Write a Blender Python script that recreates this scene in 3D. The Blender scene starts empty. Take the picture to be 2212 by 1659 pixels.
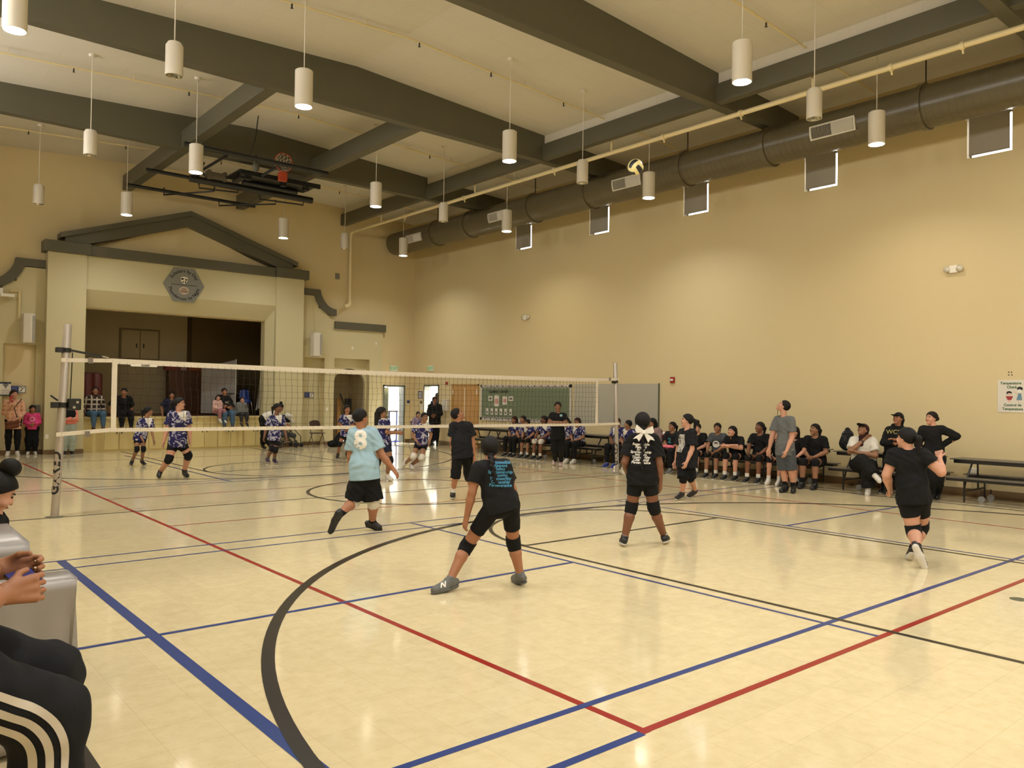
import bpy, bmesh, math, random
import numpy as np
from mathutils import Vector, Matrix
from mathutils.bvhtree import BVHTree
random.seed(7)
PI = math.pi
SC = bpy.context.scene
COL = SC.collection

# ---------------------------------------------------------------- camera, world, exposure
CAMZ, YAW, PITCH, ROLL, FPX = 1.72, 0.70006, 0.016102, -0.014462, 1710.1
_f = Vector((math.sin(YAW) * math.cos(PITCH), math.cos(YAW) * math.cos(PITCH), math.sin(PITCH)))
_r = Vector((math.cos(YAW), -math.sin(YAW), 0))
_d = _f.cross(_r)
_R = math.cos(ROLL) * _r + math.sin(ROLL) * _d
_D = -math.sin(ROLL) * _r + math.cos(ROLL) * _d
cam_data = bpy.data.cameras.new('camera')
cam = bpy.data.objects.new('camera', cam_data)
COL.objects.link(cam)
cam_data.sensor_width = 36.0
cam_data.lens = 36.0 * FPX / 2212.0
cam_data.clip_end = 200
cam_data.clip_start = 0.02
m = Matrix((_R, -_D, -_f)).transposed().to_4x4()
m.translation = Vector((0, 0, CAMZ))
cam.matrix_world = m
SC.camera = cam

w = bpy.data.worlds.new('world')
SC.world = w
w.use_nodes = True
wb = w.node_tree.nodes['Background']
wb.inputs[0].default_value = (1.0, 0.98, 0.95, 1)
wb.inputs[1].default_value = 40.0

SC.view_settings.view_transform = 'Standard'
SC.view_settings.look = 'None'
SC.view_settings.gamma = 1
SC.view_settings.exposure = -0.2
SC.view_settings.use_curve_mapping = False
SC.cycles.use_denoising = True
SC.cycles.max_bounces = 10
SC.cycles.diffuse_bounces = 8
SC.cycles.glossy_bounces = 4
SC.cycles.sample_clamp_indirect = 10
SC.cycles.caustics_reflective = False
SC.cycles.caustics_refractive = False

# ---------------------------------------------------------------- from a picture point to a place
CAM = Vector((0, 0, CAMZ))
def ray(x, y): return _R * ((x - 1106) / FPX) + _D * ((y - 829.5) / FPX) + _f
def fl(x, y, z=0.0):
    d = ray(x, y); return CAM + d * ((z - CAMZ) / d.z)
def onX(x, y, X):
    d = ray(x, y); return CAM + d * (X / d.x)
def onY(x, y, Y):
    d = ray(x, y); return CAM + d * (Y / d.y)
def atD(x, y, D):
    d = ray(x, y); return CAM + d * (D / math.hypot(d.x, d.y))

# ---------------------------------------------------------------- materials
def lin(c):
    return tuple((v / 255 / 12.92) if v / 255 <= 0.04045 else ((v / 255 + 0.055) / 1.055) ** 2.4 for v in c) + (1,)
MATS = {}
def mat(name, rgb, rough=0.6, metal=0.0, var=0.06, vscale=6.0, bump=0.0, bscale=60.0, emit=None, estr=0.0, spec=0.5, coat=0.0, coord='Object'):
    if name in MATS: return MATS[name]
    M = bpy.data.materials.new(name); M.use_nodes = True
    nt = M.node_tree; n = nt.nodes; L = nt.links
    b = n['Principled BSDF']
    b.inputs['Roughness'].default_value = rough
    b.inputs['Metallic'].default_value = metal
    b.inputs['Specular IOR Level'].default_value = spec
    b.inputs['Coat Weight'].default_value = coat
    c = lin(rgb)
    tc = n.new('ShaderNodeTexCoord')
    if var > 0:
        nz = n.new('ShaderNodeTexNoise'); nz.inputs['Scale'].default_value = vscale; nz.inputs['Detail'].default_value = 4
        L.new(tc.outputs[coord], nz.inputs['Vector'])
        mx = n.new('ShaderNodeMix'); mx.data_type = 'RGBA'
        L.new(nz.outputs['Fac'], mx.inputs['Factor'])
        mx.inputs['A'].default_value = tuple(max(0, v * (1 - var)) for v in c[:3]) + (1,)
        mx.inputs['B'].default_value = tuple(min(1, v * (1 + var)) for v in c[:3]) + (1,)
        L.new(mx.outputs['Result'], b.inputs['Base Color'])
    else:
        b.inputs['Base Color'].default_value = c
    if bump > 0:
        nb = n.new('ShaderNodeTexNoise'); nb.inputs['Scale'].default_value = bscale; nb.inputs['Detail'].default_value = 3
        L.new(tc.outputs[coord], nb.inputs['Vector'])
        bp = n.new('ShaderNodeBump'); bp.inputs['Strength'].default_value = bump; bp.inputs['Distance'].default_value = 0.01
        L.new(nb.outputs['Fac'], bp.inputs['Height']); L.new(bp.outputs['Normal'], b.inputs['Normal'])
    if emit:
        b.inputs['Emission Color'].default_value = lin(emit); b.inputs['Emission Strength'].default_value = estr
    MATS[name] = M
    return M

WALL = mat('wall_paint', (202, 186, 144), 0.62, var=0.02, vscale=0.6, bump=0.08, bscale=90)
PILLAR = mat('pillar_paint', (190, 181, 143), 0.6, var=0.02, vscale=0.8, bump=0.08, bscale=90)
CEIL = mat('ceiling_tile', (204, 199, 186), 0.9, var=0.03, vscale=1.5, bump=0.25, bscale=70)
def tile_lines(M, w_, h_, dark):
    nt = M.node_tree; n = nt.nodes; L = nt.links; b = n['Principled BSDF']; src = b.inputs['Base Color'].links[0].from_socket
    bk = n.new('ShaderNodeTexBrick'); bk.offset = 0.5; bk.inputs['Scale'].default_value = 1.0; bk.inputs['Brick Width'].default_value = w_; bk.inputs['Row Height'].default_value = h_
    bk.inputs['Mortar Size'].default_value = 0.006; bk.inputs['Color1'].default_value = (1, 1, 1, 1); bk.inputs['Color2'].default_value = (.985, .985, .985, 1); bk.inputs['Mortar'].default_value = (dark, dark, dark, 1)
    tc = n.new('ShaderNodeTexCoord'); L.new(tc.outputs['Object'], bk.inputs['Vector'])
    mx = n.new('ShaderNodeMix'); mx.data_type = 'RGBA'; mx.blend_type = 'MULTIPLY'; mx.inputs['Factor'].default_value = 1
    L.new(src, mx.inputs['A']); L.new(bk.outputs['Color'], mx.inputs['B']); L.new(mx.outputs['Result'], b.inputs['Base Color'])
tile_lines(CEIL, 1.2, 0.6, .9)
BEAM = mat('beam_paint', (84, 81, 65), 0.42, var=0.04, vscale=2, bump=0.05, bscale=40)
DUCT = mat('duct_paint', (92, 84, 62), 0.3, var=0.05, vscale=3)
PIPE = mat('pipe_paint', (214, 198, 152), 0.35, var=0.03)
LAMP = mat('lamp_white', (205, 198, 182), 0.45, var=0.02)
CHROME = mat('lamp_reflector', (200, 200, 195), 0.12, metal=1.0, var=0)
GLOWC = mat('lamp_glow_cool', (255, 255, 255), 0.5, var=0, emit=(255, 250, 238), estr=14)
GLOWW = mat('lamp_glow_warm', (255, 240, 210), 0.5, var=0, emit=(255, 226, 165), estr=8)
BLACK = mat('black_metal', (20, 19, 18), 0.4, var=0.1)
BASEB = mat('baseboard_brown', (104, 80, 48), 0.4, var=0.08)
WHITE = mat('white_plastic', (222, 218, 205), 0.4, var=0.02)
NETW = mat('net_tape_white', (214, 206, 190), 0.7, var=0.05, bump=0.2, bscale=200)
SILV = mat('post_silver', (168, 160, 150), 0.32, metal=0.35, var=0.04)
DKOL = mat('door_frame_green', (78, 82, 66), 0.4, var=0.05)
WOOD = mat('birch_wood', (176, 134, 76), 0.5, var=0.12, vscale=3)
DWOOD = mat('dark_wood', (92, 54, 26), 0.5, var=0.15, vscale=4)
CABW = mat('stage_front_wood', (206, 188, 128), 0.45, var=0.08, vscale=2.5)
GREY = mat('grey_fabric', (150, 146, 136), 0.85, var=0.04, bump=0.15, bscale=200)
INK = mat('black_ink', (24, 22, 20), 0.6, var=0)
BLUE = mat('blue_sign', (34, 52, 104), 0.4, var=0.05)
REDP = mat('red_plastic', (150, 28, 26), 0.4, var=0.05)
GLASSD = mat('dark_glass', (30, 32, 34), 0.15, var=0)

# ---------------------------------------------------------------- objects
def empty(name, loc=(0, 0, 0), label=None, cat=None, group=None):
    o = bpy.data.objects.new(name, None); COL.objects.link(o); o.location = loc
    o.empty_display_size = 0.1
    tag(o, label, cat, group); return o
def tag(o, label=None, cat=None, group=None, kind=None):
    if label: o['label'] = label
    if cat: o['category'] = cat
    if group: o['group'] = group
    if kind: o['kind'] = kind
    return o
EMP = {}
def link(name, me, m, parent=None, smooth=False):
    if m is not None: me.materials.append(m)
    if smooth:
        me.polygons.foreach_set('use_smooth', [True] * len(me.polygons))
    o = bpy.data.objects.new(name, me); COL.objects.link(o)
    if parent:
        o.parent = parent
        o.matrix_parent_inverse = wmat(parent).inverted()
    return o
def wmat(o):
    mm = Matrix.Translation(o.location) @ o.rotation_euler.to_matrix().to_4x4()
    if o.parent: mm = wmat(o.parent) @ o.matrix_parent_inverse @ mm
    return mm
class MB:
    def __init__(s): s.v = []; s.f = []; s.mi = []
    def add(s, vs, fs, mi=0):
        k = len(s.v); s.v += [tuple(v) for v in vs]; s.f += [tuple(i + k for i in f) for f in fs]; s.mi += [mi] * len(fs); return s
    def box(s, a, b, mi=0):
        x0, y0, z0 = (min(a[i], b[i]) for i in range(3)); x1, y1, z1 = (max(a[i], b[i]) for i in range(3))
        return s.add([(x0, y0, z0), (x1, y0, z0), (x1, y1, z0), (x0, y1, z0), (x0, y0, z1), (x1, y0, z1), (x1, y1, z1), (x0, y1, z1)],
                     [(0, 3, 2, 1), (4, 5, 6, 7), (0, 1, 5, 4), (1, 2, 6, 5), (2, 3, 7, 6), (3, 0, 4, 7)], mi)
    def prism(s, pts, depth, mi=0):      # pts: 3d loop, depth: vector
        n = len(pts); d = Vector(depth)
        vs = [Vector(p) for p in pts] + [Vector(p) + d for p in pts]
        return s.add(vs, [tuple(range(n))[::-1], tuple(range(n, 2 * n))] + [(i, (i + 1) % n, n + (i + 1) % n, n + i) for i in range(n)], mi)
    def tube(s, path, r, n=8, mi=0, cap=True, rs=None):
        path = [Vector(p) for p in path]; N = len(path); k = len(s.v)
        u = None
        for i, p in enumerate(path):
            t = (path[min(i + 1, N - 1)] - path[max(i - 1, 0)]).normalized()
            if u is None:
                u = t.orthogonal().normalized()
            else:
                u = (u - t * u.dot(t)).normalized()
            w_ = t.cross(u); rr = rs[i] if rs else r
            for j in range(n):
                a = 2 * PI * j / n
                s.v.append(tuple(p + u * math.cos(a) * rr + w_ * math.sin(a) * rr))
        for i in range(N - 1):
            for j in range(n):
                s.f.append((k + i * n + j, k + i * n + (j + 1) % n, k + (i + 1) * n + (j + 1) % n, k + (i + 1) * n + j)); s.mi.append(mi)
        if cap:
            s.f.append(tuple(k + j for j in range(n))[::-1]); s.f.append(tuple(k + (N - 1) * n + j for j in range(n))); s.mi += [mi, mi]
        return s
    def lathe(s, c, prof, n=24, mi=0):   # prof: (r, z)
        c = Vector(c); k = len(s.v)
        for r, z in prof:
            for j in range(n):
                a = 2 * PI * j / n; s.v.append((c.x + r * math.cos(a), c.y + r * math.sin(a), c.z + z))
        for i in range(len(prof) - 1):
            for j in range(n):
                s.f.append((k + i * n + j, k + i * n + (j + 1) % n, k + (i + 1) * n + (j + 1) % n, k + (i + 1) * n + j)); s.mi.append(mi)
        return s
    def sphere(s, c, r, sc=(1, 1, 1), n=16, mi=0):
        c = Vector(c); prof = []
        k = len(s.v); R_ = n // 2
        for i in range(R_ + 1):
            th = PI * i / R_
            for j in range(n):
                a = 2 * PI * j / n
                s.v.append((c.x + r * sc[0] * math.sin(th) * math.cos(a), c.y + r * sc[1] * math.sin(th) * math.sin(a), c.z + r * sc[2] * math.cos(th)))
        for i in range(R_):
            for j in range(n):
                s.f.append((k + i * n + j, k + (i + 1) * n + j, k + (i + 1) * n + (j + 1) % n, k + i * n + (j + 1) % n)); s.mi.append(mi)
        return s
    def mesh(s, name):
        me = bpy.data.meshes.new(name); me.from_pydata(s.v, [], s.f); me.update()
        return me
    def build(s, name, m, parent=None, smooth=False, bevel=0):
        me = s.mesh(name)
        ms = m if isinstance(m, (list, tuple)) else [m]
        for x in ms: me.materials.append(x)
        if len(ms) > 1: me.polygons.foreach_set('material_index', s.mi)
        o = link(name, me, None, parent)
        if smooth:
            me.polygons.foreach_set('use_smooth', [True] * len(me.polygons))
            try: me.set_sharp_from_angle(angle=0.7)
            except Exception: pass
        if bevel:
            bv = o.modifiers.new('bevel', 'BEVEL'); bv.width = bevel; bv.segments = 2; bv.limit_method = 'ANGLE'
        return o
def struct(name, mb, m, **k):
    o = mb.build(name, m, **k); o['kind'] = 'structure'; return o
def text(name, body, size, M, m, parent, ext=0.002, align='CENTER', spacing=1.0, shear=0.0, bold=0.0, warp=None, sx=1.0):
    cu = bpy.data.curves.new(name, 'FONT'); cu.body = body; cu.size = size; cu.align_x = align; cu.align_y = 'CENTER'
    cu.extrude = ext; cu.space_character = spacing; cu.shear = shear; cu.offset = bold; cu.resolution_u = 3
    t = bpy.data.objects.new(name, cu); COL.objects.link(t)
    dg = bpy.context.evaluated_depsgraph_get(); dg.update()
    me = bpy.data.meshes.new_from_object(t.evaluated_get(dg))
    bpy.data.objects.remove(t)
    if warp:
        for v in me.vertices: v.co = warp(v.co)
    if sx != 1.0:
        for v in me.vertices: v.co.x *= sx
    me.transform(M)
    me.materials.clear()
    return link(name, me, m, parent)
def frame(o, right, up):
    right = Vector(right).normalized(); up = Vector(up).normalized(); n = right.cross(up)
    M = Matrix((right, up, n)).transposed().to_4x4(); M.translation = Vector(o); return M
def copy_tree(o, parent=None):
    c = o.copy(); COL.objects.link(c)
    if parent: c.parent = parent
    for ch in [x for x in bpy.data.objects if x.parent == o]: copy_tree(ch, c)
    return c
# ---------------------------------------------------------------- the hall
XW, YW, X0, YB, ZC, XC = 15.95, 24.6, -0.75, -11.0, 7.98, 7.8
ZR = 8.38
def cz(x): return ZR - (ZR - ZC) * abs(x - XC) / (XW - XC)

def make_floor():
    M = bpy.data.materials.new('vinyl_floor'); M.use_nodes = True
    nt = M.node_tree; n = nt.nodes; L = nt.links; b = n['Principled BSDF']
    tc = n.new('ShaderNodeTexCoord')
    nz = n.new('ShaderNodeTexNoise'); nz.inputs['Scale'].default_value = 9; nz.inputs['Detail'].default_value = 8; nz.inputs['Roughness'].default_value = 0.7
    L.new(tc.outputs['Object'], nz.inputs['Vector'])
    cr = n.new('ShaderNodeValToRGB')
    cr.color_ramp.elements[0].position = 0.36; cr.color_ramp.elements[0].color = lin((205, 190, 151))
    cr.color_ramp.elements[1].position = 0.62; cr.color_ramp.elements[1].color = lin((214, 200, 162))
    L.new(nz.outputs['Fac'], cr.inputs['Fac'])
    bk = n.new('ShaderNodeTexBrick'); bk.offset = 0; bk.inputs['Scale'].default_value = 1.0
    bk.inputs['Brick Width'].default_value = 0.305; bk.inputs['Row Height'].default_value = 0.305
    bk.inputs['Mortar Size'].default_value = 0.0014; bk.inputs['Mortar Smooth'].default_value = 0.2
    bk.inputs['Color1'].default_value = (1, 1, 1, 1); bk.inputs['Color2'].default_value = (0.955, 0.955, 0.955, 1); bk.inputs['Mortar'].default_value = (0.80, 0.78, 0.74, 1)
    L.new(tc.outputs['Object'], bk.inputs['Vector'])
    mx = n.new('ShaderNodeMix'); mx.data_type = 'RGBA'; mx.blend_type = 'MULTIPLY'; mx.inputs['Factor'].default_value = 1
    L.new(cr.outputs['Color'], mx.inputs['A']); L.new(bk.outputs['Color'], mx.inputs['B'])
    L.new(mx.outputs['Result'], b.inputs['Base Color'])
    b.inputs['Roughness'].default_value = 0.09
    b.inputs['Specular IOR Level'].default_value = 0.55
    n2 = n.new('ShaderNodeTexNoise'); n2.inputs['Scale'].default_value = 26; n2.inputs['Detail'].default_value = 2
    L.new(tc.outputs['Object'], n2.inputs['Vector'])
    bp = n.new('ShaderNodeBump'); bp.inputs['Strength'].default_value = 0.07; bp.inputs['Distance'].default_value = 0.004
    L.new(n2.outputs['Fac'], bp.inputs['Height']); L.new(bp.outputs['Normal'], b.inputs['Normal'])
    return M
FLOORM = make_floor()
mb = MB(); mb.box((X0 - .3, YB - .3, -0.2), (XW + .3, YW + .9, 0)); struct('floor', mb, FLOORM)

# ceiling: two shallow slopes
mb = MB()
mb.prism([(X0 - .3, YB, cz(X0 - .3)), (XC, YB, ZR), (XW + .35, YB, cz(XW + .35)), (XW + .35, YB, 8.75), (X0 - .3, YB, 8.75)], (0, YW - YB + .5, 0))
struct('ceiling', mb, CEIL)

# walls with openings
def wall_x(name, X, t, y0, y1, z1, holes, m, Z0=0.0):
    ys = sorted({y0, y1} | {h[0] for h in holes} | {h[1] for h in holes})
    mb = MB()
    for a, b in zip(ys, ys[1:]):
        hs = sorted([(h[2], h[3]) for h in holes if h[0] <= a and h[1] >= b]); z = Z0
        for p, q in hs:
            if p > z: mb.box((X, a, z), (X + t, b, p))
            z = q
        mb.box((X, a, z), (X + t, b, z1))
    return struct(name, mb, m)
def wall_y(name, Y, t, x0, x1, z1, holes, m, Z0=0.0):
    xs = sorted({x0, x1} | {h[0] for h in holes} | {h[1] for h in holes})
    mb = MB()
    for a, b in zip(xs, xs[1:]):
        hs = sorted([(h[2], h[3]) for h in holes if h[0] <= a and h[1] >= b]); z = Z0
        for p, q in hs:
            if p > z: mb.box((a, Y, z), (b, Y + t, p))
            z = q
        mb.box((a, Y, z), (b, Y + t, z1))
    return struct(name, mb, m)
WINY = [18.48, 15.27, 12.0, 8.73, 5.45, 2.2, -1.05, -4.3]
holes = [(y - .375, y + .375, 6.29, 7.07) for y in WINY] + [(22.9, 23.85, 0, 2.1)]
wall_x('wall_right', XW, .28, YB, YW + .4, 8.3, holes, WALL)
wall_x('wall_left', X0 - .25, .25, YB, YW + .4, 8.3, [(y - .55, y + .55, 6.1, 7.2) for y in WINY], WALL)  # out of view; its window openings are added to let in fill daylight
def portal(loc, rot, sx, sy):
    la = bpy.data.lights.new('daylight_portal', 'AREA'); la.shape = 'RECTANGLE'; la.size = sx; la.size_y = sy; la.cycles.is_portal = True
    o = bpy.data.objects.new('daylight_portal', la); COL.objects.link(o); o.location = loc; o.rotation_euler = rot
for y in WINY: portal((X0 - .2, y, 6.65), (0, -PI / 2, 0), 1.1, 1.1)  # sky portals for the added left-wall openings
for y in WINY[:6]: portal((XW + .25, y, 6.68), (0, PI / 2, 0), .78, .75)
portal((XW + .26, 23.37, 1.05), (0, PI / 2, 0), 2.1, .95)
portal((15.16, YW + .28, 1.04), (-PI / 2, 0, 0), .92, 2.08)
wall_y('wall_back', YB - .25, .25, X0 - .25, XW + .3, 8.4, [], WALL)
# stage wall: proscenium opening, arched doorway, exit door
ARCX, ARCW = 13.42, .62
wall_y('wall_stage', YW, .3, X0 - .25, XW + .3, 8.6, [(4.98, 10.38, .98, 4.02), (12.72, 14.08, 0, 2.95), (14.70, 15.62, 0, 2.08), (11.62, 12.36, .0, 2.93)], WALL)

# back of stage and side spaces
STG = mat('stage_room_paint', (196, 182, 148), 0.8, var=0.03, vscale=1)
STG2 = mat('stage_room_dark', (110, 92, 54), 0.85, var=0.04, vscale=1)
mb = MB(); mb.box((3.2, 28.9, 0), (9.3, 29.1, 5)); struct('wall_stage_back', mb, STG)
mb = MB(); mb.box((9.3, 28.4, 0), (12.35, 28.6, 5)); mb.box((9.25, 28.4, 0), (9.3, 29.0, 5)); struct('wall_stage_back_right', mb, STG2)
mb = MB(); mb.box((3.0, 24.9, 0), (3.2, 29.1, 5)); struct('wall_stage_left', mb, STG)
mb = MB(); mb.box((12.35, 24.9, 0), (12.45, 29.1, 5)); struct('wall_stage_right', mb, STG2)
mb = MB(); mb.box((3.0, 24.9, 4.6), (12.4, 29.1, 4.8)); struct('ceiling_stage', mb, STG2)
mb = MB(); mb.box((3.2, 24.9, .9), (12.35, 29.0, .965)); struct('floor_stage', mb, DWOOD)
# corridor behind the arch
mb = MB(); mb.box((12.5, 26.6, 0), (14.5, 26.7, 3.2)); mb.box((12.46, 24.9, 0), (12.52, 26.6, 3.2)); mb.box((14.4, 24.9, 0), (14.46, 26.6, 3.2)); mb.box((12.5, 24.9, 3.2), (14.46, 26.7, 3.3)); struct('wall_corridor', mb, STG)

# arched infill panel and recess backs
mb = MB()
pts = []
N = 20
zc_, ry = 2.02, .60
outer = [(12.72, 0), (12.72, 2.95), (14.08, 2.95), (14.08, 0)]
arc = [(ARCX + ARCW * math.cos(PI * i / N), zc_ + ry * math.sin(PI * i / N)) for i in range(N + 1)]   # right to left
loop = [(12.72, 0), (12.72, 2.95), (14.08, 2.95), (14.08, 0), (ARCX + ARCW, 0)] + arc + [(ARCX - ARCW, 0)]
for i in range(N):
    (xa, za), (xb, zb) = arc[i], arc[i + 1]
    mb.prism([(xa, YW + .12, za), (xb, YW + .12, zb), (xb, YW + .12, 2.95), (xa, YW + .12, 2.95)], (0, .12, 0))
mb.box((12.72, YW + .12, 0), (ARCX - ARCW, YW + .24, 2.95)); mb.box((ARCX + ARCW, YW + .12, 0), (14.08, YW + .24, 2.95))
struct('wall_arch', mb, PILLAR)
mb = MB(); mb.box((11.55, YW + .14, 0), (12.4, YW + .26, 2.98)); mb.box((11.86, YW + .13, 2.3), (12.12, YW + .14, 2.62)); struct('wall_niche', mb, PILLAR)

# stage wings: slightly forward lower walls in a greener paint, two pillars, header
WING = mat('wing_paint', (188, 178, 139), 0.6, var=0.02, vscale=0.7, bump=0.08, bscale=90)
FW = YW - .10
mb = MB()
# right wing (outline follows the scroll)
def wing(sgn):
    def X(x): return x if sgn > 0 else 2 * 7.76 - x
    mb = MB()
    def bx(x0, x1, z0, z1): mb.box((X(x0), FW, z0), (X(x1), YW - .001, z1))
    bx(11.4, 11.62, 0, 5.0); bx(11.62, 12.1, 2.93, 5.0); bx(12.1, 12.36, 2.93, 4.6); bx(12.36, 12.72, 0, 4.0); bx(12.72, 14.08, 2.95, 4.0); bx(14.08, 14.6, 0, 4.0)
    # curve between 11.9 and 12.72
    pts = [(X(12.36), FW, 4.0), (X(12.72), FW, 4.0), (X(12.72), FW, 4.25)]
    for i in range(9):
        a = PI / 2 * i / 8
        pts.append((X(12.72 - .36 * math.sin(a) * 1.0), FW, 4.25 + .35 * (1 - math.cos(a))))
    pts.append((X(12.36), FW, 4.6))
    mb.prism(pts, (0, .099, 0))
    return mb
struct('wall_wing_right', wing(1), WING)
mb = wing(-1)
struct('wall_wing_left', mb, WING)
PY = YW - .42
mb = MB(); mb.box((10.48, PY, 0), (11.42, YW, 5.44)); struct('wall_pillar_right', mb, PILLAR)
mb = MB(); mb.box((4.08, PY, 0), (5.02, YW, 5.44)); struct('wall_pillar_left', mb, PILLAR)
mb = MB(); mb.box((5.02, PY + .06, 4.52), (10.48, YW, 5.44))
mb.prism([(5.02, PY + .06, 4.52), (5.02, YW, 4.52), (5.02, YW, 4.05), (5.02, YW - .05, 4.05)], (5.46, 0, 0))
mb.prism([(10.28, YW - .02, 4.05), (10.48, YW - .3, 4.52), (10.48, YW - .3, 1.0), (10.28, YW - .02, 1.0)], (0, .3, 0))
struct('wall_header', mb, PILLAR)
# recessed tympanum is the hall wall; green-grey trims
mb = MB(); mb.box((3.98, PY - .12, 5.44), (5.1, YW, 5.74)); mb.box((5.1, PY - .06, 5.44), (10.42, YW, 5.72)); mb.box((10.42, PY - .12, 5.44), (11.54, YW, 5.74))
struct('trim_1', mb, BEAM, bevel=.01)
def rake(x0, z0, x1, z1, h, y0, y1, z2=0):
    mb = MB(); mb.prism([(x0, y0, z0), (x1, y0, z1), (x1, y0, z1 - h), (x0, y0, z0 - h)], (0, y1 - y0, 0)); return mb
mb = MB()
pk, zl, xl, xr = 7.76, 5.98, 4.36, 11.16
for (xe) in (xl, xr):
    mb.prism([(xe, PY - .08, zl), (pk, PY - .08, 7.10), (pk, PY - .08, 6.96), (xe, PY - .08, zl - .14)], (0, .5, 0))
    mb.prism([(xe + (.12 if xe < pk else -.12), PY + .02, zl - .1), (pk, PY + .02, 7.0), (pk, PY + .02, 6.66), (xe + (.62 if xe < pk else -.62), PY + .02, 5.74), (xe + (.12 if xe < pk else -.12), PY + .02, 5.74)], (0, .4, 0))
struct('trim_2', mb, BEAM)
mb = MB(); mb.prism([(5.2, PY + .3, 5.73), (10.3, PY + .3, 5.73), (pk, PY + .3, 6.75)], (0, .12, 0)); struct('wall_tympanum', mb, WALL)
# scrolls and bars on the wings
def scroll(sgn):
    y = FW - .06; pp = [(647, 620.8), (692.6, 625.7), (695, 638), (700, 648.5), (705.5, 656.5), (711, 662), (719, 666.3), (727.6, 668.6), (727.6, 682), (717, 681), (706.4, 676.5), (697.5, 669.5), (690, 660), (684, 649), (680.5, 637.9), (647, 634.5)]
    pts = [onY(a_, b_, y) for a_, b_ in pp]; z0, z1 = pts[0].z, pts[-1].z
    pts[0].x = pts[-1].x = 11.42; pts[1].z = z0; pts[-2].z = z1
    if sgn < 0:
        for p in pts: p.x = 2 * 7.76 - p.x
    mb = MB(); top = [0, 1, 2, 3, 4, 5, 6, 7]; bot = [15, 14, 14, 13, 12, 11, 10, 9]
    mb.prism([pts[0], pts[1], pts[14], pts[15]], (0, .16, 0))
    ib = [14, 13, 12, 11, 10, 9, 8]; it = [1, 2, 3, 4, 5, 6, 7]
    for i in range(6): mb.prism([pts[it[i]], pts[it[i + 1]], pts[ib[i + 1]], pts[ib[i]]], (0, .16, 0))
    return mb
struct('trim_3', scroll(1), BEAM); struct('trim_4', scroll(-1), BEAM)
mb = MB(); mb.box((12.7, FW - .08, 3.95), (14.68, YW, 4.2)); struct('trim_5', mb, BEAM)
mb = MB(); mb.box((.84, FW - .08, 3.95), (2.82, YW, 4.2)); struct('trim_6', mb, BEAM)

# baseboards
mb = MB(); mb.box((XW - .015, YB, 0), (XW, 22.85, .15)); mb.box((XW - .015, 23.9, 0), (XW, YW, .15)); struct('baseboard_right', mb, BASEB)
mb = MB()
for a, b, y in ((X0, 4.08, FW), (4.065, 5.035, PY), (10.465, 11.435, PY), (11.43, 11.62, FW), (11.62, 12.36, YW + .14), (12.36, 12.72, FW), (14.08, 14.6, FW), (15.65, XW - .02, YW)):
    mb.box((a, y - .015, 0), (b, y, .12))
mb.box((5.02, PY, 0), (5.035, PY + .35, .12)); mb.box((4.065, PY, 0), (4.08, PY + .35, .12)); mb.box((11.42, PY, 0), (11.435, PY + .35, .12))
struct('baseboard_stage', mb, BASEB)

# stage front with cabinet doors
mb = MB(); mb.box((5.02, YW - .12, .93), (10.48, YW + .35, .99)); mb.box((5.05, YW - .08, 0), (10.46, YW - .02, .93)); mb.box((5.02, YW - .1, .84), (10.48, YW - .08, .86))
struct('trim_7', mb, CABW)
PULL = mat('pull_black', (20, 22, 30), 0.4, var=0)
xs = [5.62 + .8 * k for k in range(6)]
for k, x in enumerate(xs):
    o = empty('storage_cabinet', (x + .38, YW - .1, 0), 'double-door wooden storage cabinet under the stage edge, ' + ('furthest left of the row', 'below the man in black', 'behind the small jersey player', 'behind the big jersey player', 'below the father with a child', 'furthest right of the row')[k], 'cabinet', 'cabinets in the stage front')
    for s_, xx in ((0, x), (1, x + .395)):
        mb = MB(); mb.box((xx + .006, YW - .105, .05), (xx + .385, YW - .082, .83)); dd = mb.build('door', CABW, o, bevel=.004)
        mb = MB(); px = xx + (.33 if s_ == 0 else .06); mb.box((px - .012, YW - .112, .50), (px + .012, YW - .104, .60)); mb.build('pull', PULL, dd)

# ---- girders and joists of the roof
GY = [-6.15, -1.0, 4.15, 9.25, 14.3, 19.4]
for k, y in enumerate(GY):
    mb = MB(); mb.prism([(X0, y, 7.5), (XW, y, 7.5), (XW, y, ZC + .05), (XC, y, ZR + .05), (X0, y, ZC + .05)], (0, .22, 0))
    o = struct('beam_%d' % (k + 1), mb, BEAM, bevel=.006)
k = 6
for x in (13.0,):
    mb = MB(); mb.box((x - .09, YB, 7.52), (x + .09, YW, 7.9)); struct('beam_%d' % (k + 1), mb, BEAM, bevel=.006); k += 1
    mb = MB(); mb.box((x - .02, YB, 7.9), (x + .02, YW, cz(x) + .02)); struct('trim_%d' % (k + 1), mb, CEIL)
for x in (6.1, 9.4):
    for ya, yb in ((14.52, 19.4), (19.62, YW)):
        mb = MB(); mb.box((x - .12, ya, 7.5), (x + .12, yb, 7.92)); struct('beam_%d' % (k + 1), mb, BEAM, bevel=.006); k += 1

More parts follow.
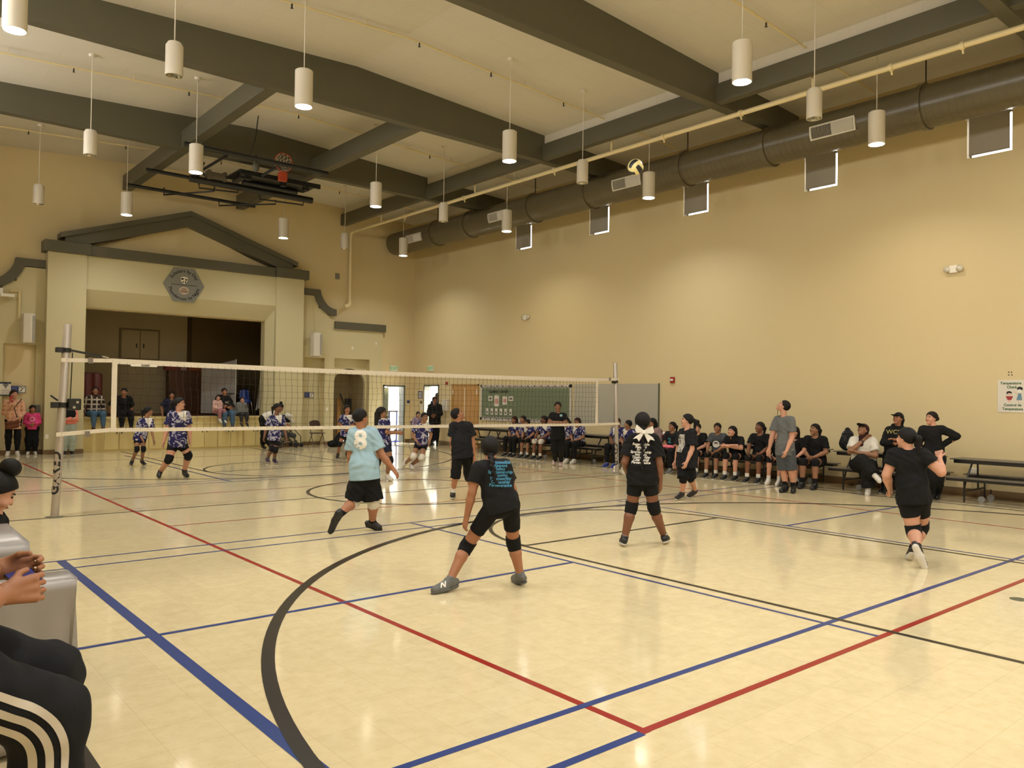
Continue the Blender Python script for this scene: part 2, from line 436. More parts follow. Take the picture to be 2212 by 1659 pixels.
# ---- windows high in the right wall, each with a roller shade
GL = bpy.data.materials.new('window_glass'); GL.use_nodes = True
_b = GL.node_tree.nodes['Principled BSDF']; _b.inputs['Transmission Weight'].default_value = 1; _b.inputs['Roughness'].default_value = 0.0; _b.inputs['IOR'].default_value = 1.02
SHADE = mat('shade_fabric', (150, 144, 132), 0.85, var=0.03, bump=0.1, bscale=300)
for k, y in enumerate(WINY):
    w_ = empty('window_%d' % (k + 1), (XW + .2, y, 6.68)); w_['kind'] = 'structure'
    mb = MB()
    for a, b, c, d in ((y - .375, y - .35, 6.29, 7.07), (y + .35, y + .375, 6.29, 7.07), (y - .375, y + .375, 6.29, 6.32), (y - .375, y + .375, 7.04, 7.07)): mb.box((XW + .16, a, c), (XW + .22, b, d))
    mb.build('window_frame', WHITE, w_)
    mb = MB(); mb.box((XW + .19, y - .35, 6.32), (XW + .195, y + .35, 7.04)); mb.build('window_pane', GL, w_)
    if y > 0:
        nm = ('closest to the far corner', 'second from the far corner', 'third from the far corner', 'fourth from the far corner', 'at the right edge above the poster', 'x')[k]
        s_ = empty('roller_shade', (XW - .07, y, 7.03), 'grey roller shade glowing at its edges, ' + nm, 'window shade', 'roller shades on the high windows')
        mb = MB(); mb.box((XW - .006, y - .34, 6.335), (XW - .002, y + .34, 7.03)); mb.build('shade_fabric', SHADE, s_)
        mb = MB(); mb.tube([(XW - .06, y - .38, 7.05), (XW - .06, y + .38, 7.05)], .026, 12); mb.build('roller_tube', SHADE, s_, smooth=True)
        mb = MB(); mb.tube([(XW - .006, y - .34, 6.335), (XW - .006, y + .34, 6.335)], .011, 8); mb.build('bottom_rail', SHADE, s_, smooth=True)
        for q in (-1, 1):
            mb = MB(); mb.box((XW - .1, y + q * .385 - .008, 7.01), (XW, y + q * .385 + .008, 7.09)); mb.build('bracket', WHITE, s_)

# ---- court lines
LBL = mat('tape_blue', (32, 56, 118), 0.3, var=0.1, vscale=3, spec=0.5)
LRD = mat('tape_red', (142, 30, 24), 0.3, var=0.1, vscale=3)
LBK = mat('tape_black', (34, 30, 26), 0.3, var=0.1, vscale=3)
_z = [0.0008]
def line(name, pts, wd, m, label, grp='painted court lines'):
    """flat strip of paint following pts"""
    _z[0] += 0.00012
    P_ = [Vector((p[0], p[1], _z[0])) for p in pts]; mb = MB(); vs = []
    for i, p in enumerate(P_):
        t = (P_[min(i + 1, len(P_) - 1)] - P_[max(i - 1, 0)]).normalized(); s_ = Vector((-t.y, t.x, 0)) * wd / 2
        vs += [p + s_, p - s_]
    mb.add(vs, [(2 * i, 2 * i + 1, 2 * i + 3, 2 * i + 2) for i in range(len(P_) - 1)])
    o = mb.build(name, m); tag(o, label, 'court line', grp); return o
def arc_pts(cx, cy, r, a0, a1, n=64): return [(cx + r * math.cos(math.radians(a0 + (a1 - a0) * i / n)), cy + r * math.sin(math.radians(a0 + (a1 - a0) * i / n))) for i in range(n + 1)]
F_ = 'floor_line'
line(F_, [(3.2, 21.5), (3.2, 2.67)], .052, LRD, 'long red sideline running from near corner toward the stage')
line(F_, [(3.17, 2.7), (12.5, 2.7)], .052, LRD, 'red end line running right from the near corner')
line(F_, [(12.45, 2.7), (12.45, 21.5)], .05, LRD, 'long red sideline nearest the bench wall')
line(F_, [(3.2, 21.5), (12.45, 21.5)], .05, LRD, 'red end line near the stage front')
line(F_, [(3.2, 10.58), (12.45, 10.5)], .035, LRD, 'thin red line crossing between net and near court')
line(F_, [(3.2, 13.72), (12.45, 13.6)], .035, LRD, 'thin red line crossing just beyond the net')
line(F_, [(1.7, -4.5), (1.7, 9.06)], .085, LBL, 'wide blue line beside the silver-covered table')
line(F_, [(-.4, 3.13), (14.9, 3.12)], .05, LBL, 'blue line crossing the red sideline near its corner')
line(F_, [(-.4, 2.685), (3.17, 2.685)], .052, LBL, 'blue line ending at the near red corner')
line(F_, [(5.84, 2.72), (5.87, 9.05)], .04, LBL, 'blue line running away beside the black key line left of the bow girl')
line(F_, [(-.4, 5.88), (5.84, 5.92)], .05, LBL, 'blue line passing under the centre player')
line(F_, [(9.9, 5.9), (14.1, 5.87)], .045, LBL, 'short blue line left of the running girl')
line(F_, [(9.93, 2.7), (9.95, 9.05)], .04, LBL, 'blue line running away beside the right black key line')
line(F_, [(-.4, 8.6), (14.5, 8.68)], .035, LBL, 'thin blue line crossing under the number 8 boy, nearer of two')
line(F_, [(-.4, 9.03), (14.5, 9.1)], .035, LBL, 'thin blue line crossing under the number 8 boy, farther of two')
line(F_, [(-.4, 15.2), (14.5, 15.18)], .035, LBL, 'thin dark line beyond the net, nearer of two')
line(F_, [(-.4, 15.58), (14.5, 15.5)], .035, LBL, 'thin dark line beyond the net, farther of two')
line(F_, [(-.4, 12.16), (15.1, 12.06)], .04, LBK, 'black centre line under the volleyball net')
line(F_, [(6.03, -4.5), (6.03, 6.93)], .05, LBK, 'black key line left of the bow girl')
line(F_, [(9.77, -4.5), (9.77, 6.93)], .05, LBK, 'black key line right of the bow girl')
line(F_, [(6.0, 6.91), (9.8, 6.89)], .05, LBK, 'black free throw line behind the bow girl')
line(F_, arc_pts(7.9, 6.9, 1.85, 0, 180, 48), .05, LBK, 'black circle on the free throw line under the black-shirt players')
line(F_, [(1.6, -4.5), (1.6, 2.6)] + arc_pts(7.95, 2.45, 6.33, 176, 4, 90) + [(14.3, -4.5)], .085, LBK, 'wide black curve of the near three-point arc')
line(F_, [(.88, -4.5), (.9, 24.1)], .085, LBK, 'wide black line at the foot of the covered table')
line(F_, [(14.53, -4.5), (14.5, 22)], .05, LBK, 'dark line closest to the bench wall')
line(F_, arc_pts(7.9, 12.1, 1.85, 0, 360, 72), .06, LBK, 'dark centre circle below the net')
line(F_, [(6.05, 24.4), (6.03, 17.3)], .04, LBK, 'dark key line near the stage, left one')
line(F_, [(5.75, 22.8), (5.75, 15.3)], .04, LBL, 'dark blue line near the stage behind the big jersey player')
line(F_, [(9.77, 24.4), (9.77, 17.3)], .04, LBK, 'dark key line near the stage, right one')
line(F_, [(6.03, 17.3), (9.77, 17.3)], .04, LBK, 'dark free throw line near the stage')
line(F_, arc_pts(7.9, 17.3, 1.85, 0, 360, 64), .045, LBK, 'dark circle near the stage')
line(F_, [(1.6, 24.3), (1.6, 21.8)] + arc_pts(7.95, 21.75, 6.33, 180, 360, 80) + [(14.3, 24.3)], .05, LBK, 'dark far three-point arc near the stage')
mb = MB(); mb.lathe((7.95, 2.46, 0.0022), [(0.075, 0), (0.0, 0.0006)], 24); tag(mb.build('floor_plate', DKOL), 'small dark round plate in the floor at the right edge', 'floor plate')
# ---------------------------------------------------------------- pendant lamps
def lamp_proto(large, kind):
    r, h = (.14, .59) if large else (.12, .48)
    o = empty('pendant_lamp', (0, 0, 0))
    mb = MB(); t = .012
    prof = [(0, h), (r - .03, h), (r, h - .02 if large else h - .05), (r, 0), (r - t, 0), (r - t, .16)]
    mb.lathe((0, 0, 0), prof, 32); mb.build('lamp_housing', LAMP, o, smooth=True)
    if kind == 'off':
        mb = MB(); mb.lathe((0, 0, 0), [(r - t, .002), (r - .03, .09), (r - .07, .2), (0, .2)], 32); mb.build('reflector', CHROME, o, smooth=True)
    else:
        mb = MB(); mb.lathe((0, 0, 0), [(r - t - .001, .125), (0, .12)], 32); mb.build('lamp_lens', GLOWC if kind == 'on' else GLOWW, o)
    return o
PROT = {}
LAMPX = [(1.55, 1), (3.5, 0), (5.48, 1), (9.75, 1), (11.75, 0), (13.88, 1)]
ROWS = [(22.1, 'row nearest the stage wall'), (16.8, 'second row from the stage'), (11.75, 'third row from the stage'), (6.55, 'fourth row from the stage'), (1.4, 'x'), (-3.75, 'x'), (-8.9, 'x')]
WARM = {(13.88, 16.8), (9.75, 11.75), (13.88, 6.55)}
POS = {1.55: 'furthest left', 3.5: 'second from left', 5.48: 'left of centre', 9.75: 'right of centre', 11.75: 'above the white pipe', 13.88: 'closest to the big duct'}
for y, rn in ROWS:
    for x, large in LAMPX:
        kind = 'off' if not large else ('warm' if (x, y) in WARM else 'on')
        if y < 6 and not large: continue
        zb = 6.28 if large else 6.23; h = .59 if large else .48
        if y >= 6:
            if y > 20 and x == 1.55: continue
            o = lamp_proto(large, kind)
            zc = cz(x) - zb
            mb = MB(); mb.tube([(0, 0, h), (0, 0, zc - .03)], .008, 6); mb.build('stem', LAMP, o, smooth=True)
            mb = MB(); mb.lathe((0, 0, 0), [(0, zc - .05), (.055, zc - .045), (.07, zc - .005), (.07, zc)], 20); mb.build('canopy', LAMP, o, smooth=True)
            o.location = (x, y, zb)
            tag(o, '%s white cylinder pendant lamp, %s, %s' % ('unlit slim' if not large else ('warm-glowing large' if kind == 'warm' else 'lit large'), POS[x], rn), 'pendant lamp', 'cylinder pendant lamps')
        if large:
            la = bpy.data.lights.new('lamp_light', 'AREA'); la.shape = 'DISK'; la.size = .235; la.energy = 125 if kind == 'on' else 105
            la.color = (1.0, .985, .95) if kind == 'on' else (1.0, .88, .70); la.spread = math.radians(180)
            lo = bpy.data.objects.new('lamp_light', la); COL.objects.link(lo); lo.location = (x, y, zb + .10)
            if y >= 6: lo.parent = o; lo.location = (0, 0, .10)

# ---------------------------------------------------------------- round duct
DX, DZ, DR = 14.9, 7.09, .385
du = empty('air_duct', (DX, 14, DZ), 'long round olive-brown ventilation duct under the ceiling along the right wall', 'duct')
mb = MB(); N = 48
prof = []; y = 24.25
mb.tube([(DX, 24.25, DZ), (DX, -10.9, DZ)], DR, N); mb.build('duct_pipe', DUCT, du, smooth=True)
mb = MB(); yy = 24.1
while yy > 0:
    mb.tube([(DX, yy, DZ), (DX, yy - .014, DZ)], DR + .0022, N); yy -= .13
o_ = mb.build('spiral_seam', DUCT, du); 
def ring(px, py):
    p = onX(px, py, DX - DR * .5); return p.y
for (px, py) in ((935, 510), (1008, 490), (1145, 450), (1268, 412), (1474, 365), (1655, 318), (1990, 225)):
    yy = ring(px, py)
    mb = MB(); mb.tube([(DX, yy - .045, DZ), (DX, yy + .045, DZ)], DR + .035, N); mb.build('duct_collar', DUCT, du, smooth=True)
    mb = MB(); mb.tube([(DX, yy, DZ + DR), (DX, yy, cz(DX))], .012, 8); mb.build('hanger_rod', BLACK, du)
VG = mat('vent_grille', (206, 200, 184), 0.5, var=0.02); VB = mat('vent_dark', (18, 17, 16), 0.8, var=0)
for (px, py, nm) in ((893, 530, 'a'), (1075, 485, 'b'), (1352, 406, 'c'), (1797, 289, 'd')):
    yy = onX(px, py, DX - DR).y
    ve = empty('duct_vent', (DX - DR, yy, DZ), None)
    ve.parent = du; ve.matrix_parent_inverse = wmat(du).inverted()
    a0 = math.radians(192)
    def cyl(yv, ang, r): return (DX + r * math.cos(ang), yv, DZ + r * math.sin(ang))
    W_, A_ = .46, .34
    mb = MB(); fr = DR + .03
    for (y0, y1, t0, t1) in ((-W_, W_, -A_, -A_ + .07), (-W_, W_, A_ - .07, A_), (-W_, -W_ + .035, -A_, A_), (W_ - .035, W_, -A_, A_)):
        n_ = 6
        for i in range(n_):
            ta, tb = a0 + t0 + (t1 - t0) * i / n_, a0 + t0 + (t1 - t0) * (i + 1) / n_
            mb.add([cyl(yy + y0, ta, fr), cyl(yy + y1, ta, fr), cyl(yy + y1, tb, fr), cyl(yy + y0, tb, fr), cyl(yy + y0, ta, DR), cyl(yy + y1, ta, DR), cyl(yy + y1, tb, DR), cyl(yy + y0, tb, DR)],
                   [(0, 1, 2, 3), (0, 4, 5, 1), (3, 2, 6, 7), (0, 3, 7, 4), (1, 5, 6, 2)])
    mb.build('vent_frame', VG, ve)
    mb = MB(); n_ = 8
    for i in range(n_):
        ta, tb = a0 - A_ + 2 * A_ * i / n_, a0 - A_ + 2 * A_ * (i + 1) / n_
        mb.add([cyl(yy - W_, ta, DR + .008), cyl(yy + W_, ta, DR + .008), cyl(yy + W_, tb, DR + .008), cyl(yy - W_, tb, DR + .008)], [(0, 1, 2, 3)])
    mb.build('vent_backing', VB, ve)
    mb = MB(); k = 0; yv = -W_ + .05
    while yv < W_ - .04:
        tilt = .016 if yv < 0 else .004
        for i in range(n_):
            ta, tb = a0 - A_ + 2 * A_ * i / n_, a0 - A_ + 2 * A_ * (i + 1) / n_
            mb.add([cyl(yy + yv, ta, DR + .012), cyl(yy + yv + tilt, ta, DR + .026), cyl(yy + yv + tilt, tb, DR + .026), cyl(yy + yv, tb, DR + .012)], [(0, 1, 2, 3)])
        yv += .024
    mb.build('vent_louvres', VG, ve)

# ---------------------------------------------------------------- white sprinkler main and branches
PX_, PZ_ = 13.22, 7.30
pi_ = empty('sprinkler_pipe', (PX_, 14, PZ_), 'thick cream sprinkler main running beside the duct and turning down the stage wall', 'pipe')
mb = MB()
path = [(PX_, -10.5, PZ_), (PX_, 24.3, PZ_)] + [(PX_ , 24.3 + .12 * math.sin(a), PZ_ - .12 * (1 - math.cos(a))) for a in (PI / 8, PI / 4, 3 * PI / 8, PI / 2)] + [(PX_, 24.42, 4.95), (PX_, 24.42, 4.85)]
mb.tube(path, .048, 16); mb.build('main_pipe', PIPE, pi_, smooth=True)
mb = MB(); mb.tube([(PX_, 24.42, 4.92)] + [(PX_ - .16 * (1 - math.cos(a)), 24.42, 4.90 - .16 * math.sin(a)) for a in (0, PI / 6, PI / 3, PI / 2)] + [(PX_ - .22, 24.42, 4.74)], .07, 14); mb.build('elbow', PIPE, pi_, smooth=True)
for y in (2.3, 7.4, 12.3, 17.4, 22.4):
    mb = MB(); mb.tube([(PX_, y, PZ_), (PX_, y, cz(PX_) - .1)], .025, 8); mb.build('riser', PIPE, pi_, smooth=True)
for y in (21.0, 17.9, 14.2, 10.8, 8.9, 6.0, 4.9):
    mb = MB(); mb.tube([(PX_, y - .03, PZ_), (PX_, y + .03, PZ_)], .066, 14); mb.tube([(PX_, y, PZ_ - .05), (PX_ + .03, y, PZ_ - .12)], .016, 8); mb.build('coupling', PIPE, pi_, smooth=True)
for k, (y, w_) in enumerate(((22.4, 'beyond the last girder'), (17.4, 'between the two far girders'), (12.3, 'middle bay'), (7.4, 'near bay'), (2.3, 'at the top right edge'))):
    o = empty('sprinkler_branch', (8, y, 8.1), 'thin cream sprinkler branch pipe under the ceiling, ' + w_, 'pipe', 'sprinkler branch pipes')
    mb = MB(); pts = [(x, y, cz(x) - .11) for x in (X0 + .05, 2, 4, 6, XC, 10, 12, PX_, 15.6)]; mb.tube(pts, .018, 8); mb.build('branch_pipe', PIPE, o, smooth=True)
    for x in (2.2, 4.4, 6.9, 8.6, 10.6, 12.4):
        mb = MB(); mb.tube([(x, y, cz(x) - .11), (x, y, cz(x))], .006, 6); mb.build('pipe_hanger', PIPE, o)
        mb = MB(); mb.tube([(x + 1.1, y, cz(x + 1.1) - .11), (x + 1.1, y, cz(x + 1.1) - .19)], .014, 8); mb.lathe((x + 1.1, y, cz(x + 1.1) - .2), [(0, 0), (.028, .004), (0, .01)], 10); mb.build('sprinkler_head', BLACK, o)
    if y in (12.3, 7.4):
        mb = MB(); pts = [(x, y - 1.0 + .5, cz(x) - .11) for x in (6, XC, 10, 12, PX_)];

# ---------------------------------------------------------------- folded basketball goal
GM = mat('goal_black', (22, 23, 22), 0.35, var=0.05)
bg = empty('basketball_goal', (7.8, 21, 7.2), 'folded-up black basketball goal frame with orange rim hanging from the ceiling joists', 'basketball hoop')
def tub(name, pts, r, m=GM, n=10):
    mb = MB(); mb.tube(pts, r, n); return mb.build(name, m, bg, smooth=True)
ZT = 7.40
a, b = fl(400, 309, 7.36), fl(706, 376, 7.36); yt = (a.y + b.y) / 2
T1 = [(a.x, yt, 7.36), (b.x, yt, 7.36)]; tub('ceiling_tube', T1, .055)
a2, b2 = fl(315, 366, ZT), fl(684, 430, ZT - .25)
T2y = a2.y; T2 = [(a2.x, T2y, ZT), (9.7, T2y, ZT)]
tub('ceiling_tube', T2, .05)
a3, b3 = fl(274, 397, ZT), fl(548, 447, ZT); T3y = min(24.2, (a3.y + b3.y) / 2)
tub('ceiling_tube', [(a3.x, T3y, ZT), (b3.x, T3y, ZT)], .05)
# folded mast, slightly lower
zm = 7.05
m0, m1 = fl(405, 388, zm), fl(680, 431, zm); ym = (m0.y + m1.y) / 2
tub('mast', [(m0.x, ym, zm), (m1.x, ym, zm)], .09)
tub('mast', [(m0.x + 1.2, ym - .35, zm + .06), (m1.x - .6, ym - .35, zm + .06)], .06)
# backboard lying flat
k0, k1 = fl(516, 373, 7.12), fl(694, 405, 7.12)
yb_ = (k0.y + k1.y) / 2
mb = MB(); mb.box((k0.x, yb_ - .03, 7.08), (k1.x, yb_ + .03, 7.20)); mb.box((k0.x, yb_, 7.17), (k1.x, yb_ + 1.0, 7.21)); mb.box((k0.x + .1, yb_ + .2, 7.05), (k0.x + .25, yb_ + .8, 7.09)); mb.build('backboard', GM, bg, bevel=.008)
for x in (k0.x + .15, (k0.x + k1.x) / 2, k1.x - .45):
    mb = MB(); mb.box((x, yb_ - .02, 6.98), (x + .13, yb_ + .1, 7.1)); mb.build('backboard_bracket', GM, bg)
ORG = mat('rim_orange', (170, 66, 38), 0.4, var=0.05)
rc = fl(613, 351, 7.5); rc = CAM + (rc - CAM) * ((yb_ - .35) / rc.y)
mb = MB(); mb.tube([(rc.x + .228 * math.cos(t), rc.y, rc.z + .228 * math.sin(t)) for t in [2 * PI * i / 36 for i in range(37)]], .011, 8, cap=False); mb.build('rim', ORG, bg, smooth=True)
mb = MB(); mb.box((rc.x - .1, rc.y - .01, rc.z - .46), (rc.x + .1, rc.y + .12, rc.z - .24)); mb.build('rim_plate', ORG, bg, bevel=.01)
mb = MB()
nn = 12
lv = [(.222, 0, 0), (.19, .10, -.02), (.15, .18, -.05), (.11, .26, -.08), (.09, .33, -.10)]
for i in range(nn):
    for (ra, da, za), (rb, db, zb) in zip(lv, lv[1:]):
        for s_ in (-1, 1):
            t0 = 2 * PI * i / nn + (lv.index((ra, da, za)) % 2) * PI / nn; t1 = t0 + s_ * PI / nn
            mb.tube([(rc.x + ra * math.cos(t0), rc.y + da, rc.z + za + ra * math.sin(t0)), (rc.x + rb * math.cos(t1), rc.y + db, rc.z + zb + rb * math.sin(t1))], .004, 4, cap=False)
NETS = mat('cord_white', (205, 196, 176), 0.8, var=0.05)
mb.build('hoop_net', NETS, bg)
# diagonal braces, drop links, winch, pulley
tub('brace', [fl(440, 352, 7.36), fl(425, 385, 7.1)], .03); tub('brace', [(T2[0][0] + 1.0, T2y - .9, 7.42), (m0.x + .5, ym, zm + .05)], .03)
tub('brace', [fl(490, 336, 7.36), fl(412, 382, 7.1)], .035); tub('brace', [fl(600, 360, 7.36), fl(565, 380, 7.1)], .035)
def drop(p, q, z, d=.12):
    A, B = fl(p[0], p[1], z), fl(q[0], q[1], z)
    tub('link_bar', [(A.x, A.y, z + d), (A.x, A.y, z), (B.x, B.y, z), (B.x, B.y, z + d * .6)], .022)
drop((354, 421), (463, 413), 7.2, .2); drop((430, 406), (514, 416), 6.9, .15); drop((473, 444), (595, 441), 7.2, .2); drop((560, 430), (655, 443), 6.9, .2)
mb = MB(); c = fl(475, 383, 7.2); mb.box((c.x - .28, c.y - .1, c.z - .09), (c.x + .1, c.y + .12, c.z + .08)); mb.box((c.x - .33, c.y - .12, c.z - .11), (c.x - .25, c.y + .14, c.z + .12)); mb.box((c.x + .06, c.y - .12, c.z - .11), (c.x + .14, c.y + .14, c.z + .12)); mb.build('winch', mat('winch_brown', (92, 84, 68), .5), bg, bevel=.01)
c = fl(553, 360, 7.25)
mb = MB(); mb.sphere(c, .1, (.9, .6, 1.35)); mb.build('pulley', mat('pulley_grey', (78, 78, 66), .4), bg, smooth=True)
mb = MB(); mb.tube([c + Vector((0, 0, .1)), c + Vector((0, 0, .28))], .025, 8); mb.build('pulley_hook', GM, bg)
cc = fl(558, 250, cz(8.3))
mb = MB(); mb.tube([cc, fl(552, 300, 7.8), fl(540, 336, 7.42)], .012, 6); mb.build('power_cord', BLACK, bg)

# ---------------------------------------------------------------- things on the stage wall
SIGN = mat('sign_grey', (124, 124, 116), .5, var=.02)
yS = PY + .055
c = onY(397, 616, yS); r = (onY(441.5, 620, yS) - onY(352.5, 612, yS)).length / 2
hx = empty('hexagon_sign', c, 'grey hexagonal school motto sign above the stage opening', 'sign')
mb = MB(); mb.prism([(c.x + r * math.cos(PI / 3 * i), yS, c.z + r * .98 * math.sin(PI / 3 * i)) for i in range(6)], (0, -.03, 0)); mb.build('sign_board', SIGN, hx, bevel=.004)
def ring_text(body, R0, a_mid, top, size):
    n_ = len(body); step = size * (.60 if top else .56) / R0
    wd = {'i': .45, 'l': .45, 'r': .7, 't': .6, ' ': .6, 'y': .85, 's': .8, 'N': 1.1, 'D': 1.1, 'T': 1.0, 'S': 1.0}
    ws = [wd.get(ch, .92) for ch in body]; tot = sum(ws); pos = 0
    for ch, w_ in zip(body, ws):
        mid = pos + w_ / 2; pos += w_
        if ch == ' ': continue
        off = (mid - tot / 2) * step
        if top:
            a = PI / 2 - off; up = Vector((math.cos(a), 0, math.sin(a)))
        else:
            a = -PI / 2 + off; up = -Vector((math.cos(a), 0, math.sin(a)))
        p = Vector((c.x + R0 * math.cos(a), yS - .0315, c.z + R0 * math.sin(a)))
        right = Vector((up.z, 0, -up.x))
        yield ch, frame(p, right, up)
for body, top, nm in (('Scholars by Day', True, 'lettering'), ('Thundercats by Night', False, 'lettering')):
    objs = []
    mv, mf = [], []
    for ch, F in ring_text(body, r * .70, 0, top, r * .21):
        t = text('x', ch, r * .225, F, INK, None, ext=.001, bold=.003)
        k = len(mv); mv += [tuple(v.co) for v in t.data.vertices]; mf += [tuple(i + k for i in p.vertices) for p in t.data.polygons]
        bpy.data.objects.remove(t)
    me = bpy.data.meshes.new(nm); me.from_pydata(mv, [], mf); link(nm, me, INK, hx)
mb = MB(); mb.box((c.x - r * .62, yS - .034, c.z - .008), (c.x + r * .62, yS - .03, c.z + .008)); mb.build('divider_line', INK, hx)
CRM = mat('crest_cream', (226, 222, 200), .5, var=0)
mb = MB(); s_ = r * .17
mb.prism([(c.x - s_, yS - .03, c.z + r * .38), (c.x, yS - .03, c.z + r * .42), (c.x + s_, yS - .03, c.z + r * .38), (c.x + s_ * .9, yS - .03, c.z + r * .2), (c.x + s_ * .4, yS - .03, c.z + r * .09), (c.x, yS - .03, c.z + r * .05), (c.x - s_ * .4, yS - .03, c.z + r * .09), (c.x - s_ * .9, yS - .03, c.z + r * .2)], (0, -.006, 0)); cr_ = mb.build('shield_crest', CRM, hx)
mb = MB()
for dx, dz, w_, h_ in ((-.09, .30, .06, .045), (.09, .27, .045, .04), (-.05, .15, .025, .045), (.06, .15, .03, .045), (.03, .34, .015, .02)): mb.box((c.x + r * (dx - w_), yS - .037, c.z + r * (dz - h_)), (c.x + r * (dx + w_), yS - .0365, c.z + r * (dz + h_)))
mb.build('crest_pattern', INK, cr_)
mb = MB(); mb.prism([(c.x + r * .24 * math.cos(t), yS - .03, c.z - r * .28 + r * .19 * math.sin(t)) for t in [2 * PI * i / 20 for i in range(20)]], (0, -.006, 0)); em = mb.build('round_emblem', mat('emblem_tan', (190, 170, 150), .5, var=.25, vscale=12), hx)
mb = MB()
for dz, w_ in ((-.2, .12), (-.29, .2), (-.36, .17)): mb.box((c.x - r * w_, yS - .037, c.z + r * (dz - .018)), (c.x + r * w_, yS - .0365, c.z + r * (dz + .018)))
mb.build('emblem_bars', mat('emblem_brown', (92, 66, 52), .5, var=0), em)

def plate(name, p, wd, ht, dp, m, label, cat, axis='y', **k):
    """small box on a wall; axis: the wall's normal"""
    o = empty(name, p, label, cat, k.get('group'))
    mb = MB()
    if axis == 'y': mb.box((p.x - wd / 2, p.y - dp, p.z - ht / 2), (p.x + wd / 2, p.y + .002, p.z + ht / 2))
    else: mb.box((p.x - dp, p.y - wd / 2, p.z - ht / 2), (p.x + .002, p.y + wd / 2, p.z + ht / 2))
    mb.build(k.get('part', 'plate'), m, o, bevel=min(.006, dp / 3)); return o
# loudspeakers on brackets
def speaker(px, py, lab):
    p = onY(px, py, FW - .25); o = empty('wall_speaker', p, lab, 'speaker')
    mb = MB(); mb.prism([(p.x - .14, FW - .12, p.z - .40), (p.x + .14, FW - .12, p.z - .40), (p.x + .16, FW - .34, p.z - .38), (p.x + .05, FW - .42, p.z - .38), (p.x - .12, FW - .36, p.z - .38)], (0, 0, .78)); mb.build('speaker_cabinet', LAMP, o, bevel=.02)
    mb = MB(); mb.box((p.x - .06, FW - .13, p.z - .1), (p.x + .06, FW + .002, p.z + .1)); mb.build('bracket', WHITE, o)
    mb = MB(); mb.box((p.x + .06, FW - .40, p.z - .34), (p.x + .15, FW - .345, p.z + .34)); mb.build('grille', GREY, o)
    return o
speaker(60, 710, 'white wall speaker left of the stage beside the left pillar')
speaker(682, 745, 'white wall speaker right of the stage above the recess')
p = onY(52, 655, FW); o = empty('surface_conduit', p, 'cream surface cable trunking running down to the left speaker', 'conduit')
q1, q2, q3 = onY(20, 628, FW), onY(42, 632, FW), onY(42, 690, FW)
mb = MB(); mb.tube([(q1.x, FW - .03, q1.z), (q2.x, FW - .03, q1.z), (q2.x, FW - .03, q3.z)], .035, 8); mb.build('trunking', PIPE, o)
p = onY(14, 633, FW - .2)
o = empty('projector', p, 'small white wall-mounted device left of the stage below the scroll', 'wall device'); mb = MB(); mb.box((p.x - .14, FW - .3, p.z - .1), (p.x + .17, FW - .1, p.z - .02)); mb.box((p.x - .16, FW - .24, p.z - .08), (p.x - .08, FW + .001, p.z + .12)); mb.build('device_body', WHITE, o, bevel=.01)
p = onY(685, 690, FW); o = empty('speaker_cable', p, 'thin cable running down the right wing to the speaker', 'cable')
q1, q2 = onY(675, 640, FW), onY(681, 722, FW); mb = MB(); mb.tube([(q1.x, FW - .008, q1.z), (q2.x, FW - .008, q2.z)], .006, 6); mb.build('cable', PIPE, o)
p = onY(728, 597, YW); o = plate('junction_box', p, .14, .2, .06, mat('box_grey', (120, 116, 104), .4), 'grey metal box high on the stage wall right of the gable', 'electrical box', part='box_body')
for px, py, nm in ((761, 752, 'white blank wall plate above the arched doorway'), (812, 742, 'white wall plate near the right edge of the wing')):
    plate('wall_plate', onY(px, py, FW), .07, .1, .012, WHITE, nm, 'wall plate', part='cover')
plate('light_switch', onY(706, 884, FW), .07, .115, .012, WHITE, 'white light switch between the recess and the arched doorway', 'light switch', part='cover')
plate('wall_outlet', onY(101, 943, PY), .075, .115, .012, WHITE, 'white outlet plate low on the left pillar', 'wall outlet', part='cover')
plate('wall_outlet', onY(648, 938, YW + .14), .07, .115, .012, WHITE, 'white outlet low in the recess behind the stroller', 'wall outlet', part='cover')
# assistive listening signs
def ear_sign(px, py, Y, lab):
    p = onY(px, py, Y); o = plate('assistive_listening_sign', p, .34, .18, .01, BLUE, lab, 'sign', part='sign_plate')
    mb = MB(); mb.box((p.x + .01, p.y - .0125, p.z - .075), (p.x + .155, p.y - .0105, p.z + .075)); f = mb.build('white_field', WHITE, o)
    mb = MB(); mb.tube([(p.x + .055 + .035 * math.cos(t), p.y - .014, p.z + .02 + .038 * math.sin(t)) for t in [PI * .95 - i * PI * 1.25 / 12 for i in range(13)]] + [(p.x + .075, p.y - .014, p.z - .05)], .007, 6)
    mb.tube([(p.x + .02, p.y - .014, p.z - .065), (p.x + .145, p.y - .014, p.z + .068)], .007, 6); mb.build('ear_symbol', INK, f)
    mb = MB()
    for i in range(5): mb.box((p.x - .15, p.y - .0125, p.z + .05 - i * .026), (p.x - .03 - .02 * (i % 2), p.y - .0105, p.z + .056 - i * .026))
    mb.build('small_print', mat('sign_pale_blue', (120, 135, 175), .5, var=0), o)
ear_sign(39.5, 841, FW, 'blue hearing loop sign left of the stage beside the wireless sign')
ear_sign(668, 853, YW + .12, 'blue hearing loop sign in the recess right of the stage')
p = onY(9, 840, FW)
o = plate('wifi_sign', p, .30, .36, .01, WHITE, 'white and navy wireless internet sign at the left edge of the view', 'sign', part='sign_plate')
NAVY = mat('navy_print', (30, 44, 66), .5, var=0)
